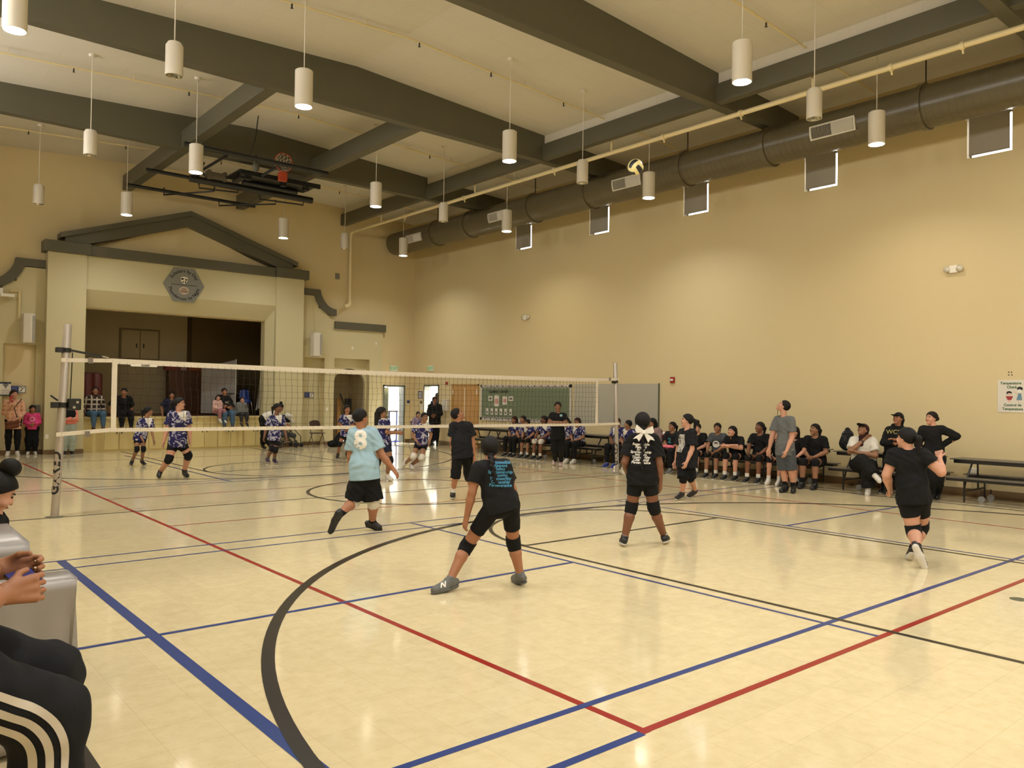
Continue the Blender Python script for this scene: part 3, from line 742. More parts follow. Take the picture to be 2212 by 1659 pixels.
mb = MB(); mb.box((p.x - .15, p.y - .013, p.z + .135), (p.x + .15, p.y - .0105, p.z + .18)); mb.box((p.x - .15, p.y - .013, p.z - .18), (p.x + .15, p.y - .0105, p.z - .15)); mb.build('header_band', NAVY, o)
mb = MB(); cx_, cz2 = p.x + .03, p.z + .03
for rr in (.035, .065, .095): mb.tube([(cx_ + rr * math.cos(t), p.y - .013, cz2 + rr * math.sin(t)) for t in [PI * .75 - i * PI * .5 / 10 for i in range(11)]], .009, 6)
mb.sphere((cx_, p.y - .012, cz2), .014); mb.build('wireless_symbol', NAVY, o)
mb = MB()
for i in range(4): mb.box((p.x - .06 - .02 * (i % 2), p.y - .0125, p.z - .03 - i * .03), (p.x + .13, p.y - .0105, p.z - .022 - i * .03))
mb.build('small_print', mat('print_brown', (120, 100, 90), .6, var=0), o)
p = onY(76, 882, FW); plate('wall_panel', p, .22, .18, .05, mat('panel_grey', (96, 94, 88), .4), 'grey wall box behind the child in pink', 'wall box', part='box_body')
p = onY(24, 815, FW)
# exit signs
EXG = mat('exit_green', (84, 176, 112), .5, var=0, emit=(84, 190, 120), estr=.18)
def exit_sign(p, axis, lab):
    o = empty('exit_sign', p, lab, 'exit sign')
    mb = MB()
    if axis == 'y':
        mb.box((p.x - .16, p.y - .05, p.z - .1), (p.x + .16, p.y, p.z + .1)); mb.build('sign_box', WHITE, o, bevel=.006)
        text('exit_lettering', 'EXIT', .17, frame((p.x + .01, p.y - .052, p.z), (1, 0, 0), (0, 0, 1)), EXG, o, bold=.003)
    else:
        mb.box((p.x - .05, p.y - .16, p.z - .1), (p.x, p.y + .16, p.z + .1)); mb.build('sign_box', WHITE, o, bevel=.006)
        text('exit_lettering', 'EXIT', .17, frame((p.x - .052, p.y, p.z), (0, -1, 0), (0, 0, 1)), EXG, o, bold=.003)
exit_sign(onY(850, 796, YW), 'y', 'green exit sign above the grey-green double door')
exit_sign(onX(932, 796, XW), 'x', 'green exit sign above the open bright doorway')

# ---------------------------------------------------------------- doors
mb = MB(); d_ = empty('door_1', (15.16, YW + .1, 0)); d_['kind'] = 'structure'
for a, b, z0, z1 in ((14.70, 14.76, 0, 2.08), (15.56, 15.62, 0, 2.08), (14.7, 15.62, 2.02, 2.08)): mb.box((a, YW - .015, z0), (b, YW + .3, z1))
mb.build('door_frame', DKOL, d_)
Mh = Matrix.Translation((14.77, YW + .27, 0)) @ Matrix.Rotation(math.radians(38), 4, 'Z')
DLEAF = mat('door_leaf_green', (108, 112, 98), .4, var=.04)
def leafbox(a, b, name, m, par, **k):
    mb = MB(); mb.box(a, b); me = mb.mesh(name); me.transform(Mh); o = link(name, me, m, par); return o
lf = leafbox((0, 0, .01), (.26, .045, 2.0), 'door_leaf', DLEAF, d_); leafbox((.44, 0, .01), (.78, .045, 2.0), 'door_leaf', DLEAF, d_); leafbox((.26, 0, 1.72), (.44, .045, 2.0), 'door_leaf', DLEAF, d_); leafbox((.26, 0, .01), (.44, .045, .75), 'door_leaf', DLEAF, d_)
leafbox((.26, .018, .75), (.44, .024, 1.72), 'door_glass', GL, d_); leafbox((.05, -.06, .95), (.74, -.02, 1.02), 'panic_bar', WHITE, d_); leafbox((.70, -.05, .85), (.76, 0, 1.12), 'door_handle', WHITE, d_)
leafbox((.02, -.04, 1.86), (.3, 0, 1.95), 'door_closer', WHITE, d_)
mb = MB(); mb.box((15.62, YW + .3, 0), (15.7, YW + 1.3, 2.3)); struct('wall_vestibule', mb, DKOL)
d_ = empty('door_2', (XW + .1, 23.37, 0)); d_['kind'] = 'structure'
mb = MB()
for a, b, z0, z1 in ((22.9, 22.95, 0, 2.1), (23.8, 23.85, 0, 2.1), (22.9, 23.85, 2.05, 2.1)): mb.box((XW - .02, a, z0), (XW + .28, b, z1))
mb.build('door_frame', DKOL, d_)
mb = MB(); mb.box((XW + .28, 23.8, .01), (XW + 1.1, 23.85, 2.05)); mb.build('door_leaf', DLEAF, d_)
mb = MB(); mb.box((XW + .3, -12, -.25), (XW + 14, 40, -.02)); mb.box((X0, YW + .9, -.25), (XW + .3, 40, -.02)); CONC = mat('concrete_outside', (190, 186, 176), .8, var=.08, vscale=2); struct('ground_outside', mb, CONC)
mb = MB(); mb.box((XW + 9, 10, 0), (XW + 9.3, 40, 3.5)); struct('wall_outside', mb, mat('stucco_outside', (226, 218, 200), .8))
d_ = empty('door_3', (XW, 21.35, 0)); d_['kind'] = 'structure'
mb = MB(); mb.box((XW - .03, 20.62, 0), (XW, 20.66, 2.12)); mb.box((XW - .03, 22.08, 0), (XW, 22.12, 2.12)); mb.box((XW - .03, 20.62, 2.08), (XW, 22.12, 2.12)); mb.build('door_frame', WOOD, d_)
for a, b in ((20.67, 21.36), (21.38, 22.07)):
    mb = MB(); mb.box((XW - .02, a, .02), (XW, b, 2.07)); mb.build('door_leaf', WOOD, d_)
mb = MB(); mb.box((XW - .025, 21.355, .02), (XW - .005, 21.385, 2.0)); mb.build('astragal', WHITE, d_)
for yv in (20.7, 22.04):
    mb = MB(); mb.box((XW - .03, yv - .02, 1.78), (XW - .019, yv + .02, 1.95)); mb.build('hinge', WHITE, d_)
mb = MB(); mb.tube([(XW - .03, 21.3, .98), (XW - .07, 21.3, .98), (XW - .07, 21.2, .98)], .01, 8); mb.build('door_handle', CHROME, d_)

# ---------------------------------------------------------------- right wall: boards, poster, devices
def rbox(mb, y0, y1, z0, z1, d0=.0, d1=.02): mb.box((XW - d1, y0, z0), (XW - d0, y1, z1)); return mb
BG = mat('board_green', (104, 116, 90), .8, var=.05, bump=.1)
bo = empty('bulletin_board', (XW, 18.4, 1.5), 'green bulletin board with scalloped white border and calming corner papers', 'bulletin board')
B0, B1, Z0_, Z1_ = 16.25, 20.5, .95, 2.10
rbox(MB(), B0, B1, Z0_, Z1_, 0, .02).build('board_panel', BG, bo)
mb = MB()
BORD = mat('border_white', (190, 182, 172), .8, var=.25, vscale=25)
for a, b, c0, c1 in ((B0, B1, Z1_ - .09, Z1_), (B0, B1, Z0_, Z0_ + .09), (B0, B0 + .09, Z0_, Z1_), (B1 - .07, B1, Z0_, Z1_)): rbox(mb, a, b, c0, c1, .02, .026)
n_ = 28
for i in range(n_):
    yv = B0 + .1 + (B1 - B0 - .2) * i / (n_ - 1)
    for zz in (Z1_ - .09, Z0_ + .09): mb.prism([(XW - .026, yv + .05 * math.cos(t), zz + .03 * math.sin(t)) for t in [2 * PI * j / 10 for j in range(10)]], (.005, 0, 0))
mb.build('scalloped_border', BORD, bo)
mb = MB()
for i in range(0, n_, 2):
    yv = B0 + .1 + (B1 - B0 - .2) * i / (n_ - 1)
    for zz in (Z1_ - .05, Z0_ + .05): mb.prism([(XW - .0275, yv + .028 * math.cos(t), zz + .028 * math.sin(t)) for t in [2 * PI * j / 8 for j in range(8)]], (.001, 0, 0))
mb.build('border_dots', mat('dots_brown', (84, 72, 64), .8, var=0), bo)
text('board_title', 'CALMING CORNER', .115, frame((XW - .024, 19.58, 1.87), (0, -1, 0), (0, 0, 1)), INK, bo, bold=.002)
PAP = mat('paper_white', (208, 204, 192), .8, var=.03); PPK = mat('paper_pink', (190, 140, 132), .8, var=.1)
for yv, zv, w_, h_, mm in ((19.98, 1.66, .2, .16, PAP), (19.66, 1.58, .24, .36, PAP), (19.25, 1.60, .22, .26, PAP), (18.95, 1.66, .22, .15, PAP)):
    s_ = rbox(MB(), yv - w_ / 2, yv + w_ / 2, zv - h_ / 2, zv + h_ / 2, .02, .024).build('pinned_paper', mm, bo)
    rbox(MB(), yv - w_ / 3, yv + w_ / 3, zv - h_ / 4, zv + h_ / 5, .024, .025).build('paper_print', PPK if h_ > .2 else INK if w_ < .05 else mat('print_grey', (110, 106, 100), .8, var=.3, vscale=40), s_)
for i in range(6):
    yv = 20.14 - i * .235
    s_ = rbox(MB(), yv - .06, yv + .06, 1.14, 1.34, .02, .024).build('pinned_card', PAP, bo)
    mb = MB(); mb.prism([(XW - .0255, yv + .03 * math.cos(t), 1.21 + .035 * math.sin(t)) for t in [2 * PI * j / 8 for j in range(8)]], (.001, 0, 0)); mb.build('card_figure', INK, s_)
mb = MB()
for i in range(14): rbox(mb, 20.0 - i * .1, 20.05 - i * .1, 1.42 + .02 * (i % 3), 1.45 + .02 * (i % 3), .02, .022)
mb.build('small_lettering', mat('print_pale', (140, 146, 128), .8, var=0), bo)
wbd = empty('grey_tackboard', (XW, 14.6, 1.6), 'plain pale grey tack board right of the green bulletin board', 'board')
rbox(MB(), 13.08, 16.16, 1.0, 2.11, 0, .02).build('board_panel', mat('tack_grey', (166, 162, 146), .8, var=.03), wbd)
mb = MB(); rbox(mb, 13.06, 13.09, 1.0, 2.12, 0, .028); rbox(mb, 14.6, 14.615, 1.0, 2.11, 0, .022); mb.build('board_trim', DKOL, wbd)
# poster
p0, p1 = 5.29, 4.62
po = empty('temperature_poster', (XW, 4.95, 1.85), 'white temperature check poster in two languages on the right wall', 'poster')
rbox(MB(), p1, p0, 1.57, 2.15, 0, .008).build('poster_sheet', mat('poster_white', (206, 200, 188), .6, var=.02), po)
PGR = mat('poster_green', (72, 104, 72), .6, var=0)
for body, zz, yy in (('Temperature', 2.09, 5.08), ('Check', 2.02, 5.06), ('Control de', 1.70, 5.05), ('Temperatura', 1.63, 5.05)):
    text('poster_lettering', body, .062, frame((XW - .009, yy, zz), (0, -1, 0), (0, 0, 1)), PGR, po, ext=.0006, bold=.0025)
def pol(name, pts, m, d=.009): mb = MB(); mb.prism([(XW - d, y_, z_) for y_, z_ in pts], (.001, 0, 0)); return mb.build(name, m, po)
def disc(y_, z_, a, b, n_=14): return [(y_ + a * math.cos(2 * PI * j / n_), z_ + b * math.sin(2 * PI * j / n_)) for j in range(n_)]
SKN = mat('print_skin', (206, 176, 160), .6, var=0)
pol('drawn_boy_shirt', [(5.16, 1.86), (5.04, 1.86), (5.07, 1.79), (5.13, 1.79)], mat('print_red', (150, 50, 48), .6, var=0)); pol('drawn_boy_hair', disc(5.105, 1.915, .045, .035), INK); pol('drawn_boy_face', disc(5.10, 1.893, .034, .022), SKN, .0095)
pol('drawn_boy_legs', [(5.12, 1.79), (5.085, 1.79), (5.085, 1.745), (5.12, 1.745)], SKN)
pol('drawn_woman_dress', [(4.96, 1.91), (4.915, 1.91), (4.90, 1.79), (4.99, 1.79)], mat('print_blue', (96, 130, 150), .6, var=0)); pol('drawn_woman_hair', disc(4.935, 1.99, .045, .04) , INK); pol('drawn_woman_face', disc(4.94, 1.955, .036, .028), WHITE, .0095)
pol('drawn_woman_arm', [(4.96, 1.90), (4.96, 1.88), (5.03, 1.93), (5.035, 1.95)], SKN); pol('drawn_woman_legs', [(4.965, 1.79), (4.95, 1.79), (4.95, 1.745), (4.965, 1.745)], SKN)
for i, (px, py) in enumerate(((2179, 804), (2185, 804), (2179, 810), (2186, 810))):
    q = onX(px, py, XW); mb = MB(); mb.prism([(XW - .003, q.y + .012 * math.cos(t), q.z + .012 * math.sin(t)) for t in [2 * PI * j / 8 for j in range(8)]], (.004, 0, 0)); o = mb.build('anchor_hole', INK); tag(o, 'small dark screw hole above the poster, ' + ('upper left', 'upper right', 'lower left', 'lower right')[i] + ' of four', 'screw hole', 'four screw holes above the poster')
p = onX(1454, 821, XW); o = plate('fire_alarm', p, .12, .15, .05, REDP, 'red fire alarm strobe on the right wall beside the grey board', 'fire alarm', axis='x', part='alarm_body')
mb = MB(); mb.box((XW - .062, p.y - .04, p.z - .02), (XW - .05, p.y + .04, p.z + .03)); mb.build('strobe_lens', WHITE, o)
for px, py, nm in ((1138, 686, 'small grey emergency light far along the right wall'), (2062, 582, 'larger-looking grey emergency light above the poster')):
    p = onX(px, py, XW); o = plate('emergency_light', p, .14, .14, .07, WHITE, nm, 'emergency light', axis='x', part='housing')
    for s_ in (-1, 1):
        mb = MB(); mb.lathe((0, 0, 0), [(0, 0), (.045, .0), (.06, .06), (0, .07)], 14); me = mb.mesh('lamp_head'); me.transform(Matrix.Translation((XW - .02, p.y + s_ * .11, p.z)) @ Matrix.Rotation(-PI / 2, 4, 'Y')); link('lamp_head', me, LAMP, o, True)
plate('strobe', onX(966, 828, XW), .1, .1, .04, REDP, 'small dark red strobe between open doorway and wooden doors', 'fire alarm', axis='x', part='alarm_body')
o = plate('door_sign', onX(908, 853, XW), .3, .26, .01, BLUE, 'navy sign with white lines left of the open doorway', 'sign', axis='x', part='sign_plate')
p = onX(908, 853, XW); mb = MB()
for i in range(3): mb.box((XW - .013, p.y - .11, p.z + .05 - i * .07), (XW - .01, p.y + .11, p.z + .085 - i * .07))
mb.build('sign_lines', WHITE, o)
plate('room_sign', onY(882, 868, YW), .12, .1, .01, BLUE, 'small navy room sign right of the grey-green door', 'sign', part='sign_plate')
plate('room_sign', onX(910, 869, XW), .14, .1, .01, mat('sign_dark', (60, 56, 60), .5), 'small dark sign under the navy sign by the open doorway', 'sign', axis='x', part='sign_plate')
plate('notice_paper', onX(911, 881, XW), .18, .2, .004, PAP, 'pinned paper notice left of the open doorway', 'notice', axis='x', part='paper')
plate('fire_pull', onY(896, 888, YW), .1, .16, .05, REDP, 'red fire alarm pull station near the corner', 'fire alarm', part='pull_body')
plate('paper_towel_box', onX(966, 875, XW), .32, .4, .12, LAMP, 'pale cabinet on the wall right of the open doorway', 'wall cabinet', axis='x', part='cabinet_body')
plate('wall_outlet', onX(2105, 1018, XW), .12, .12, .05, WHITE, 'white outlet low on the right wall behind the empty table', 'wall outlet', axis='x', part='cover')
# ---------------------------------------------------------------- organic surfaces: blended rounded shapes meshed with surface nets
def V3(*a): return np.array(a, dtype=np.float64)
def nrm(v): v = np.asarray(v, float); return v / (np.linalg.norm(v) + 1e-12)
def rcone(a, b, ra, rb, k=.02, cuts=(), fl_=1.0, ax=None):
    return ('c', np.asarray(a, float), np.asarray(b, float), ra, rb, k, cuts, fl_, ax)
def ell(c, axes, rad, k=.03, cuts=()):
    return ('e', np.asarray(c, float), np.asarray(axes, float), np.asarray(rad, float), 0, k, cuts, 1.0, None)
def surf(prims, h, name, cuts=(), noise=0.0, facemat=None):
    lo = V3(9e9, 9e9, 9e9); hi = -lo
    bb = []
    for p in prims:
        if p[0] == 'c':
            r = max(p[3], p[4]); l = np.minimum(p[1] , p[2]) - r; u = np.maximum(p[1], p[2]) + r
        else:
            r = p[3].max(); l = p[1] - r; u = p[1] + r
        bb.append((l, u)); lo = np.minimum(lo, l); hi = np.maximum(hi, u)
    lo -= 3 * h + .01; hi += 3 * h + .01
    n = np.ceil((hi - lo) / h).astype(int) + 1
    F = np.full(n, 9.0, np.float32)
    xs = [lo[i] + h * np.arange(n[i]) for i in range(3)]
    for p, (l, u) in zip(prims, bb):
        k = p[5]; mg = k + 2.5 * h + noise
        i0 = np.maximum(0, np.floor((l - mg - lo) / h).astype(int)); i1 = np.minimum(n, np.ceil((u + mg - lo) / h).astype(int) + 1)
        X = xs[0][i0[0]:i1[0], None, None]; Y = xs[1][None, i0[1]:i1[1], None]; Z = xs[2][None, None, i0[2]:i1[2]]
        if p[0] == 'c':
            a, b, ra, rb = p[1:5]; ba = b - a; L2 = ba @ ba + 1e-9
            px, py, pz = X - a[0], Y - a[1], Z - a[2]
            t = np.clip((px * ba[0] + py * ba[1] + pz * ba[2]) / L2, 0, 1)
            qx, qy, qz = px - ba[0] * t, py - ba[1] * t, pz - ba[2] * t
            if p[8] is not None:
                s_ = qx * p[8][0] + qy * p[8][1] + qz * p[8][2]; e = p[7]
                d = np.sqrt(qx * qx + qy * qy + qz * qz + (e * e - 1) * s_ * s_) - (ra + (rb - ra) * t)
            else:
                d = np.sqrt(qx * qx + qy * qy + qz * qz) - (ra + (rb - ra) * t)
        else:
            c, A, R3 = p[1], p[2], p[3]; px, py, pz = X - c[0], Y - c[1], Z - c[2]
            u_ = [(px * A[i][0] + py * A[i][1] + pz * A[i][2]) for i in range(3)]
            k0 = np.sqrt(sum((u_[i] / R3[i]) ** 2 for i in range(3))); k1 = np.sqrt(sum((u_[i] / R3[i] ** 2) ** 2 for i in range(3))) + 1e-9
            d = k0 * (k0 - 1) / k1
        for (cp, cn) in p[6]:
            d = np.maximum(d, (X - cp[0]) * cn[0] + (Y - cp[1]) * cn[1] + (Z - cp[2]) * cn[2])
        S = F[i0[0]:i1[0], i0[1]:i1[1], i0[2]:i1[2]]
        if k > 0:
            hh = np.maximum(k - np.abs(S - d), 0) / k
            S[...] = np.minimum(S, d) - hh * hh * k * .25
        else: S[...] = np.minimum(S, d)
    X = xs[0][:, None, None]; Y = xs[1][None, :, None]; Z = xs[2][None, None, :]
    if noise:
        F += (noise * (np.sin(31 * X + 5 * np.sin(11 * Z)) * np.sin(29 * Y + 4 * np.sin(13 * X + 9 * Z)) + .6 * np.sin(17 * Z + 6 * np.sin(9 * X + 7 * Y)))).astype(np.float32)
    for c in cuts:
        if callable(c): F = np.maximum(F, c(X, Y, Z))
        else:
            cp, cn = c; F = np.maximum(F, ((X - cp[0]) * cn[0] + (Y - cp[1]) * cn[1] + (Z - cp[2]) * cn[2]))
    return nets(F, lo, h)
def nets(F, lo, h):
    ins = F < 0
    c = ins[:-1, :-1, :-1].astype(np.int8)
    cnt = c.copy()
    for dx in (0, 1):
        for dy in (0, 1):
            for dz in (0, 1):
                if dx or dy or dz:
                    cnt += ins[dx:F.shape[0] - 1 + dx, dy:F.shape[1] - 1 + dy, dz:F.shape[2] - 1 + dz]
    act = (cnt > 0) & (cnt < 8)
    I = np.argwhere(act)
    if len(I) == 0: return np.zeros((0, 3)), np.zeros((0, 4), int)
    idx = -np.ones(act.shape, np.int64); idx[act] = np.arange(len(I))
    cor = [(a, b, c_) for a in (0, 1) for b in (0, 1) for c_ in (0, 1)]
    val = {q: F[I[:, 0] + q[0], I[:, 1] + q[1], I[:, 2] + q[2]] for q in cor}
    acc = np.zeros((len(I), 3)); w_ = np.zeros(len(I))
    for q in cor:
        for ax in range(3):
            if q[ax] == 0:
                r = list(q); r[ax] = 1; r = tuple(r)
                a, b = val[q], val[r]; m_ = (a < 0) != (b < 0)
                t = np.where(m_, a / np.where(m_, a - b, 1), 0)
                pos = np.zeros((len(I), 3)); pos += np.array(q); pos[:, ax] += t
                acc += pos * m_[:, None]; w_ += m_
    Vt = lo + h * (I + acc / w_[:, None])
    faces = []
    for ax in range(3):
        o1, o2 = [(1, 2), (2, 0), (0, 1)][ax]
        sl0 = [slice(None)] * 3; sl1 = [slice(None)] * 3; sl0[ax] = slice(0, -1); sl1[ax] = slice(1, None)
        A, B = ins[tuple(sl0)], ins[tuple(sl1)]
        E = np.argwhere(A != B)
        ok = (E[:, o1] > 0) & (E[:, o2] > 0) & (E[:, o1] < F.shape[o1] - 1) & (E[:, o2] < F.shape[o2] - 1); E = E[ok]
        d1 = np.zeros(3, int); d1[o1] = 1; d2 = np.zeros(3, int); d2[o2] = 1
        q = [E - d1 - d2, E - d2, E, E - d1]
        f = np.stack([idx[x[:, 0], x[:, 1], x[:, 2]] for x in q], 1)
        fl2 = A[E[:, 0], E[:, 1], E[:, 2]]
        f = np.where(fl2[:, None], f, f[:, ::-1]); f = f[(f >= 0).all(1)]
        faces.append(f)
    return Vt, np.concatenate(faces)
def npmesh(name, parts, mats, parent, facemat=None, relax=1):
    vs = []; fs = []; k = 0
    for v, f in parts:
        vs.append(v); fs.append(f + k); k += len(v)
    v = np.concatenate(vs); f = np.concatenate(fs)
    me = bpy.data.meshes.new(name)
    me.vertices.add(len(v)); me.vertices.foreach_set('co', v.astype(np.float32).ravel())
    me.loops.add(len(f) * 4); me.loops.foreach_set('vertex_index', f.astype(np.int32).ravel())
    me.polygons.add(len(f)); me.polygons.foreach_set('loop_start', np.arange(0, len(f) * 4, 4, dtype=np.int32))
    me.polygons.foreach_set('loop_total', np.full(len(f), 4, np.int32))
    me.polygons.foreach_set('use_smooth', np.ones(len(f), bool))
    ms = mats if isinstance(mats, (list, tuple)) else [mats]
    for x in ms: me.materials.append(x)
    if facemat is not None:
        me.polygons.foreach_set('material_index', facemat(v[f].mean(1)).astype(np.int32))
    me.update(calc_edges=True); me.validate()
    return link(name, me, None, parent)

# ---------------------------------------------------------------- people
def skin(n, c): return mat('skin_' + n, c, .5, var=.05, vscale=8, spec=.4)
SK = {'a': skin('tan', (150, 102, 74)), 'b': skin('brown', (112, 72, 50)), 'c': skin('light', (184, 136, 112)), 'd': skin('olive', (136, 96, 70))}
HAIR = mat('hair_black', (17, 14, 12), .6, var=.3, vscale=60, bump=.35, bscale=140, spec=.2)
HAIRB = mat('hair_brown', (40, 26, 18), .6, spec=.2, var=.3, vscale=60, bump=.35, bscale=140)
def cloth(n, c, **k): return mat('cloth_' + n, c, k.pop('rough', .85), var=k.pop('var', .12), vscale=k.pop('vscale', 5), bump=.2, bscale=25, spec=.25, **k)
CBLK = cloth('black', (13, 13, 14)); CBLK2 = cloth('soft_black', (19, 20, 23)); CGRY = cloth('grey', (96, 98, 98)); CDGR = cloth('dark_grey', (66, 70, 74)); CLBL = cloth('light_blue', (142, 170, 184), var=.05)
CWHT = cloth('white', (200, 196, 186), var=.04); CPNK = cloth('pink', (206, 66, 120)); CLPK = cloth('salmon', (216, 124, 108)); CJEAN = cloth('jeans', (66, 92, 116), var=.2); CLJN = cloth('pale_jeans', (150, 160, 150), var=.1); CNAV = cloth('navy', (26, 28, 50)); CHTR = cloth('heather', (120, 122, 118))
CMAR = cloth('maroon_hair', (46, 22, 20)); CKHK = cloth('leather_brown', (96, 56, 38)); CPURP = cloth('sock_grey', (110, 110, 106))
def pattern(name, a, b, scale, thr, c=None, kind='noise'):
    M = bpy.data.materials.new(name); M.use_nodes = True; nt = M.node_tree; n = nt.nodes; L = nt.links; bs = n['Principled BSDF']
    bs.inputs['Roughness'].default_value = .8; bs.inputs['Specular IOR Level'].default_value = .25
    tc = n.new('ShaderNodeTexCoord')
    if kind == 'noise':
        t = n.new('ShaderNodeTexNoise'); t.inputs['Scale'].default_value = scale; t.inputs['Detail'].default_value = 3; t.inputs['Distortion'].default_value = 1.6; out = t.outputs['Fac']
        L.new(tc.outputs['Object'], t.inputs['Vector'])
    elif kind == 'plaid':
        sx = n.new('ShaderNodeSeparateXYZ'); L.new(tc.outputs['Object'], sx.inputs[0])
        def wv(sock):
            a_ = n.new('ShaderNodeMath'); a_.operation = 'MULTIPLY'; a_.inputs[1].default_value = scale; L.new(sock, a_.inputs[0])
            b_ = n.new('ShaderNodeMath'); b_.operation = 'SINE'; L.new(a_.outputs[0], b_.inputs[0]); return b_.outputs[0]
        s1, s2 = wv(sx.outputs['X']), wv(sx.outputs['Z'])
        m_ = n.new('ShaderNodeMath'); m_.operation = 'MAXIMUM'; L.new(s1, m_.inputs[0]); L.new(s2, m_.inputs[1])
        m2 = n.new('ShaderNodeMath'); m2.operation = 'MULTIPLY_ADD'; m2.inputs[1].default_value = .5; m2.inputs[2].default_value = .5; L.new(m_.outputs[0], m2.inputs[0]); out = m2.outputs[0]
    cr = n.new('ShaderNodeValToRGB'); e = cr.color_ramp.elements
    e[0].position = thr; e[0].color = lin(a); e[1].position = thr + .05; e[1].color = lin(b)
    if c: x = cr.color_ramp.elements.new(min(.98, thr + .16)); x.color = lin(c)
    L.new(out, cr.inputs['Fac']); L.new(cr.outputs['Color'], bs.inputs['Base Color']); return M
JERS = pattern('jersey_navy_splash', (32, 30, 78), (188, 186, 196), 8.5, .53, (44, 42, 92))
PLD1 = pattern('plaid_peach', (190, 140, 110), (222, 196, 168), 62, .74, (206, 160, 130), 'plaid')
PLD2 = pattern('plaid_brown', (44, 36, 32), (100, 90, 80), 48, .70, (176, 166, 152), 'plaid')
FLOR = pattern('leggings_pattern', (30, 30, 32), (150, 140, 140), 40, .6)
FLO2 = pattern('leggings_pink_pattern', (140, 84, 90), (196, 160, 160), 36, .55)
SHOEB = mat('shoe_black', (20, 20, 21), .5, var=.1); SHOEW = mat('shoe_white', (196, 192, 184), .5, var=.05); SHOEG = mat('shoe_grey', (88, 90, 88), .6, var=.08); SHOEP = mat('shoe_purple', (58, 34, 66), .5); SHOEBL = mat('shoe_blue', (32, 46, 120), .5); SHOEPK = mat('shoe_pink', (206, 178, 176), .5)
EYEM = mat('eye_dark', (22, 16, 14), .2, var=0); LIPM = mat('lips', (128, 70, 62), .5, var=0)

def hand(wr, d, nrmal, s, side, curl=.5, spread=.06, grip=None):
    """wr wrist, d pointing direction, nrmal palm normal (fingers curl toward it), side: thumb side vector"""
    d = nrm(d); nn = nrm(np.asarray(nrmal) - d * (np.dot(nrmal, d))); sd = nrm(np.cross(d, nn)) * (1 if np.dot(np.cross(d, nn), side) > 0 else -1)
    P = []; pl = .085 * s
    c0 = wr + d * .01 * s
    for q in (-.5, 0, .5):
        P.append(rcone(c0 + sd * q * .03 * s, wr + d * pl + sd * q * .055 * s, .017 * s, .0145 * s, .012))
    for i, (off, ln) in enumerate(((.032, .066), (.011, .074), (-.011, .069), (-.031, .055))):
        a = wr + d * pl + sd * off * s; ang = 0
        dirn = nrm(d + sd * off * spread * 20)
        for j, f in enumerate((.45, .32, .23)):
            ang += curl * (.75 if j == 0 else 1.0)
            v = nrm(dirn * math.cos(ang) + nn * math.sin(ang)); b = a + v * ln * f * s
            P.append(rcone(a, b, (.0088 - .0008 * j) * s, (.0080 - .0008 * j) * s, .004)); a = b
    a = wr + d * .028 * s + sd * .022 * s
    v = nrm(d * .75 + sd * .75 + nn * (.25 + curl * .5)); b = a + v * .042 * s; P.append(rcone(a, b, .0135 * s, .010 * s, .01))
    v = nrm(d * .95 + sd * .25 + nn * (.2 + curl * .6)); c = b + v * .03 * s; P.append(rcone(b, c, .010 * s, .0085 * s, .004))
    return P

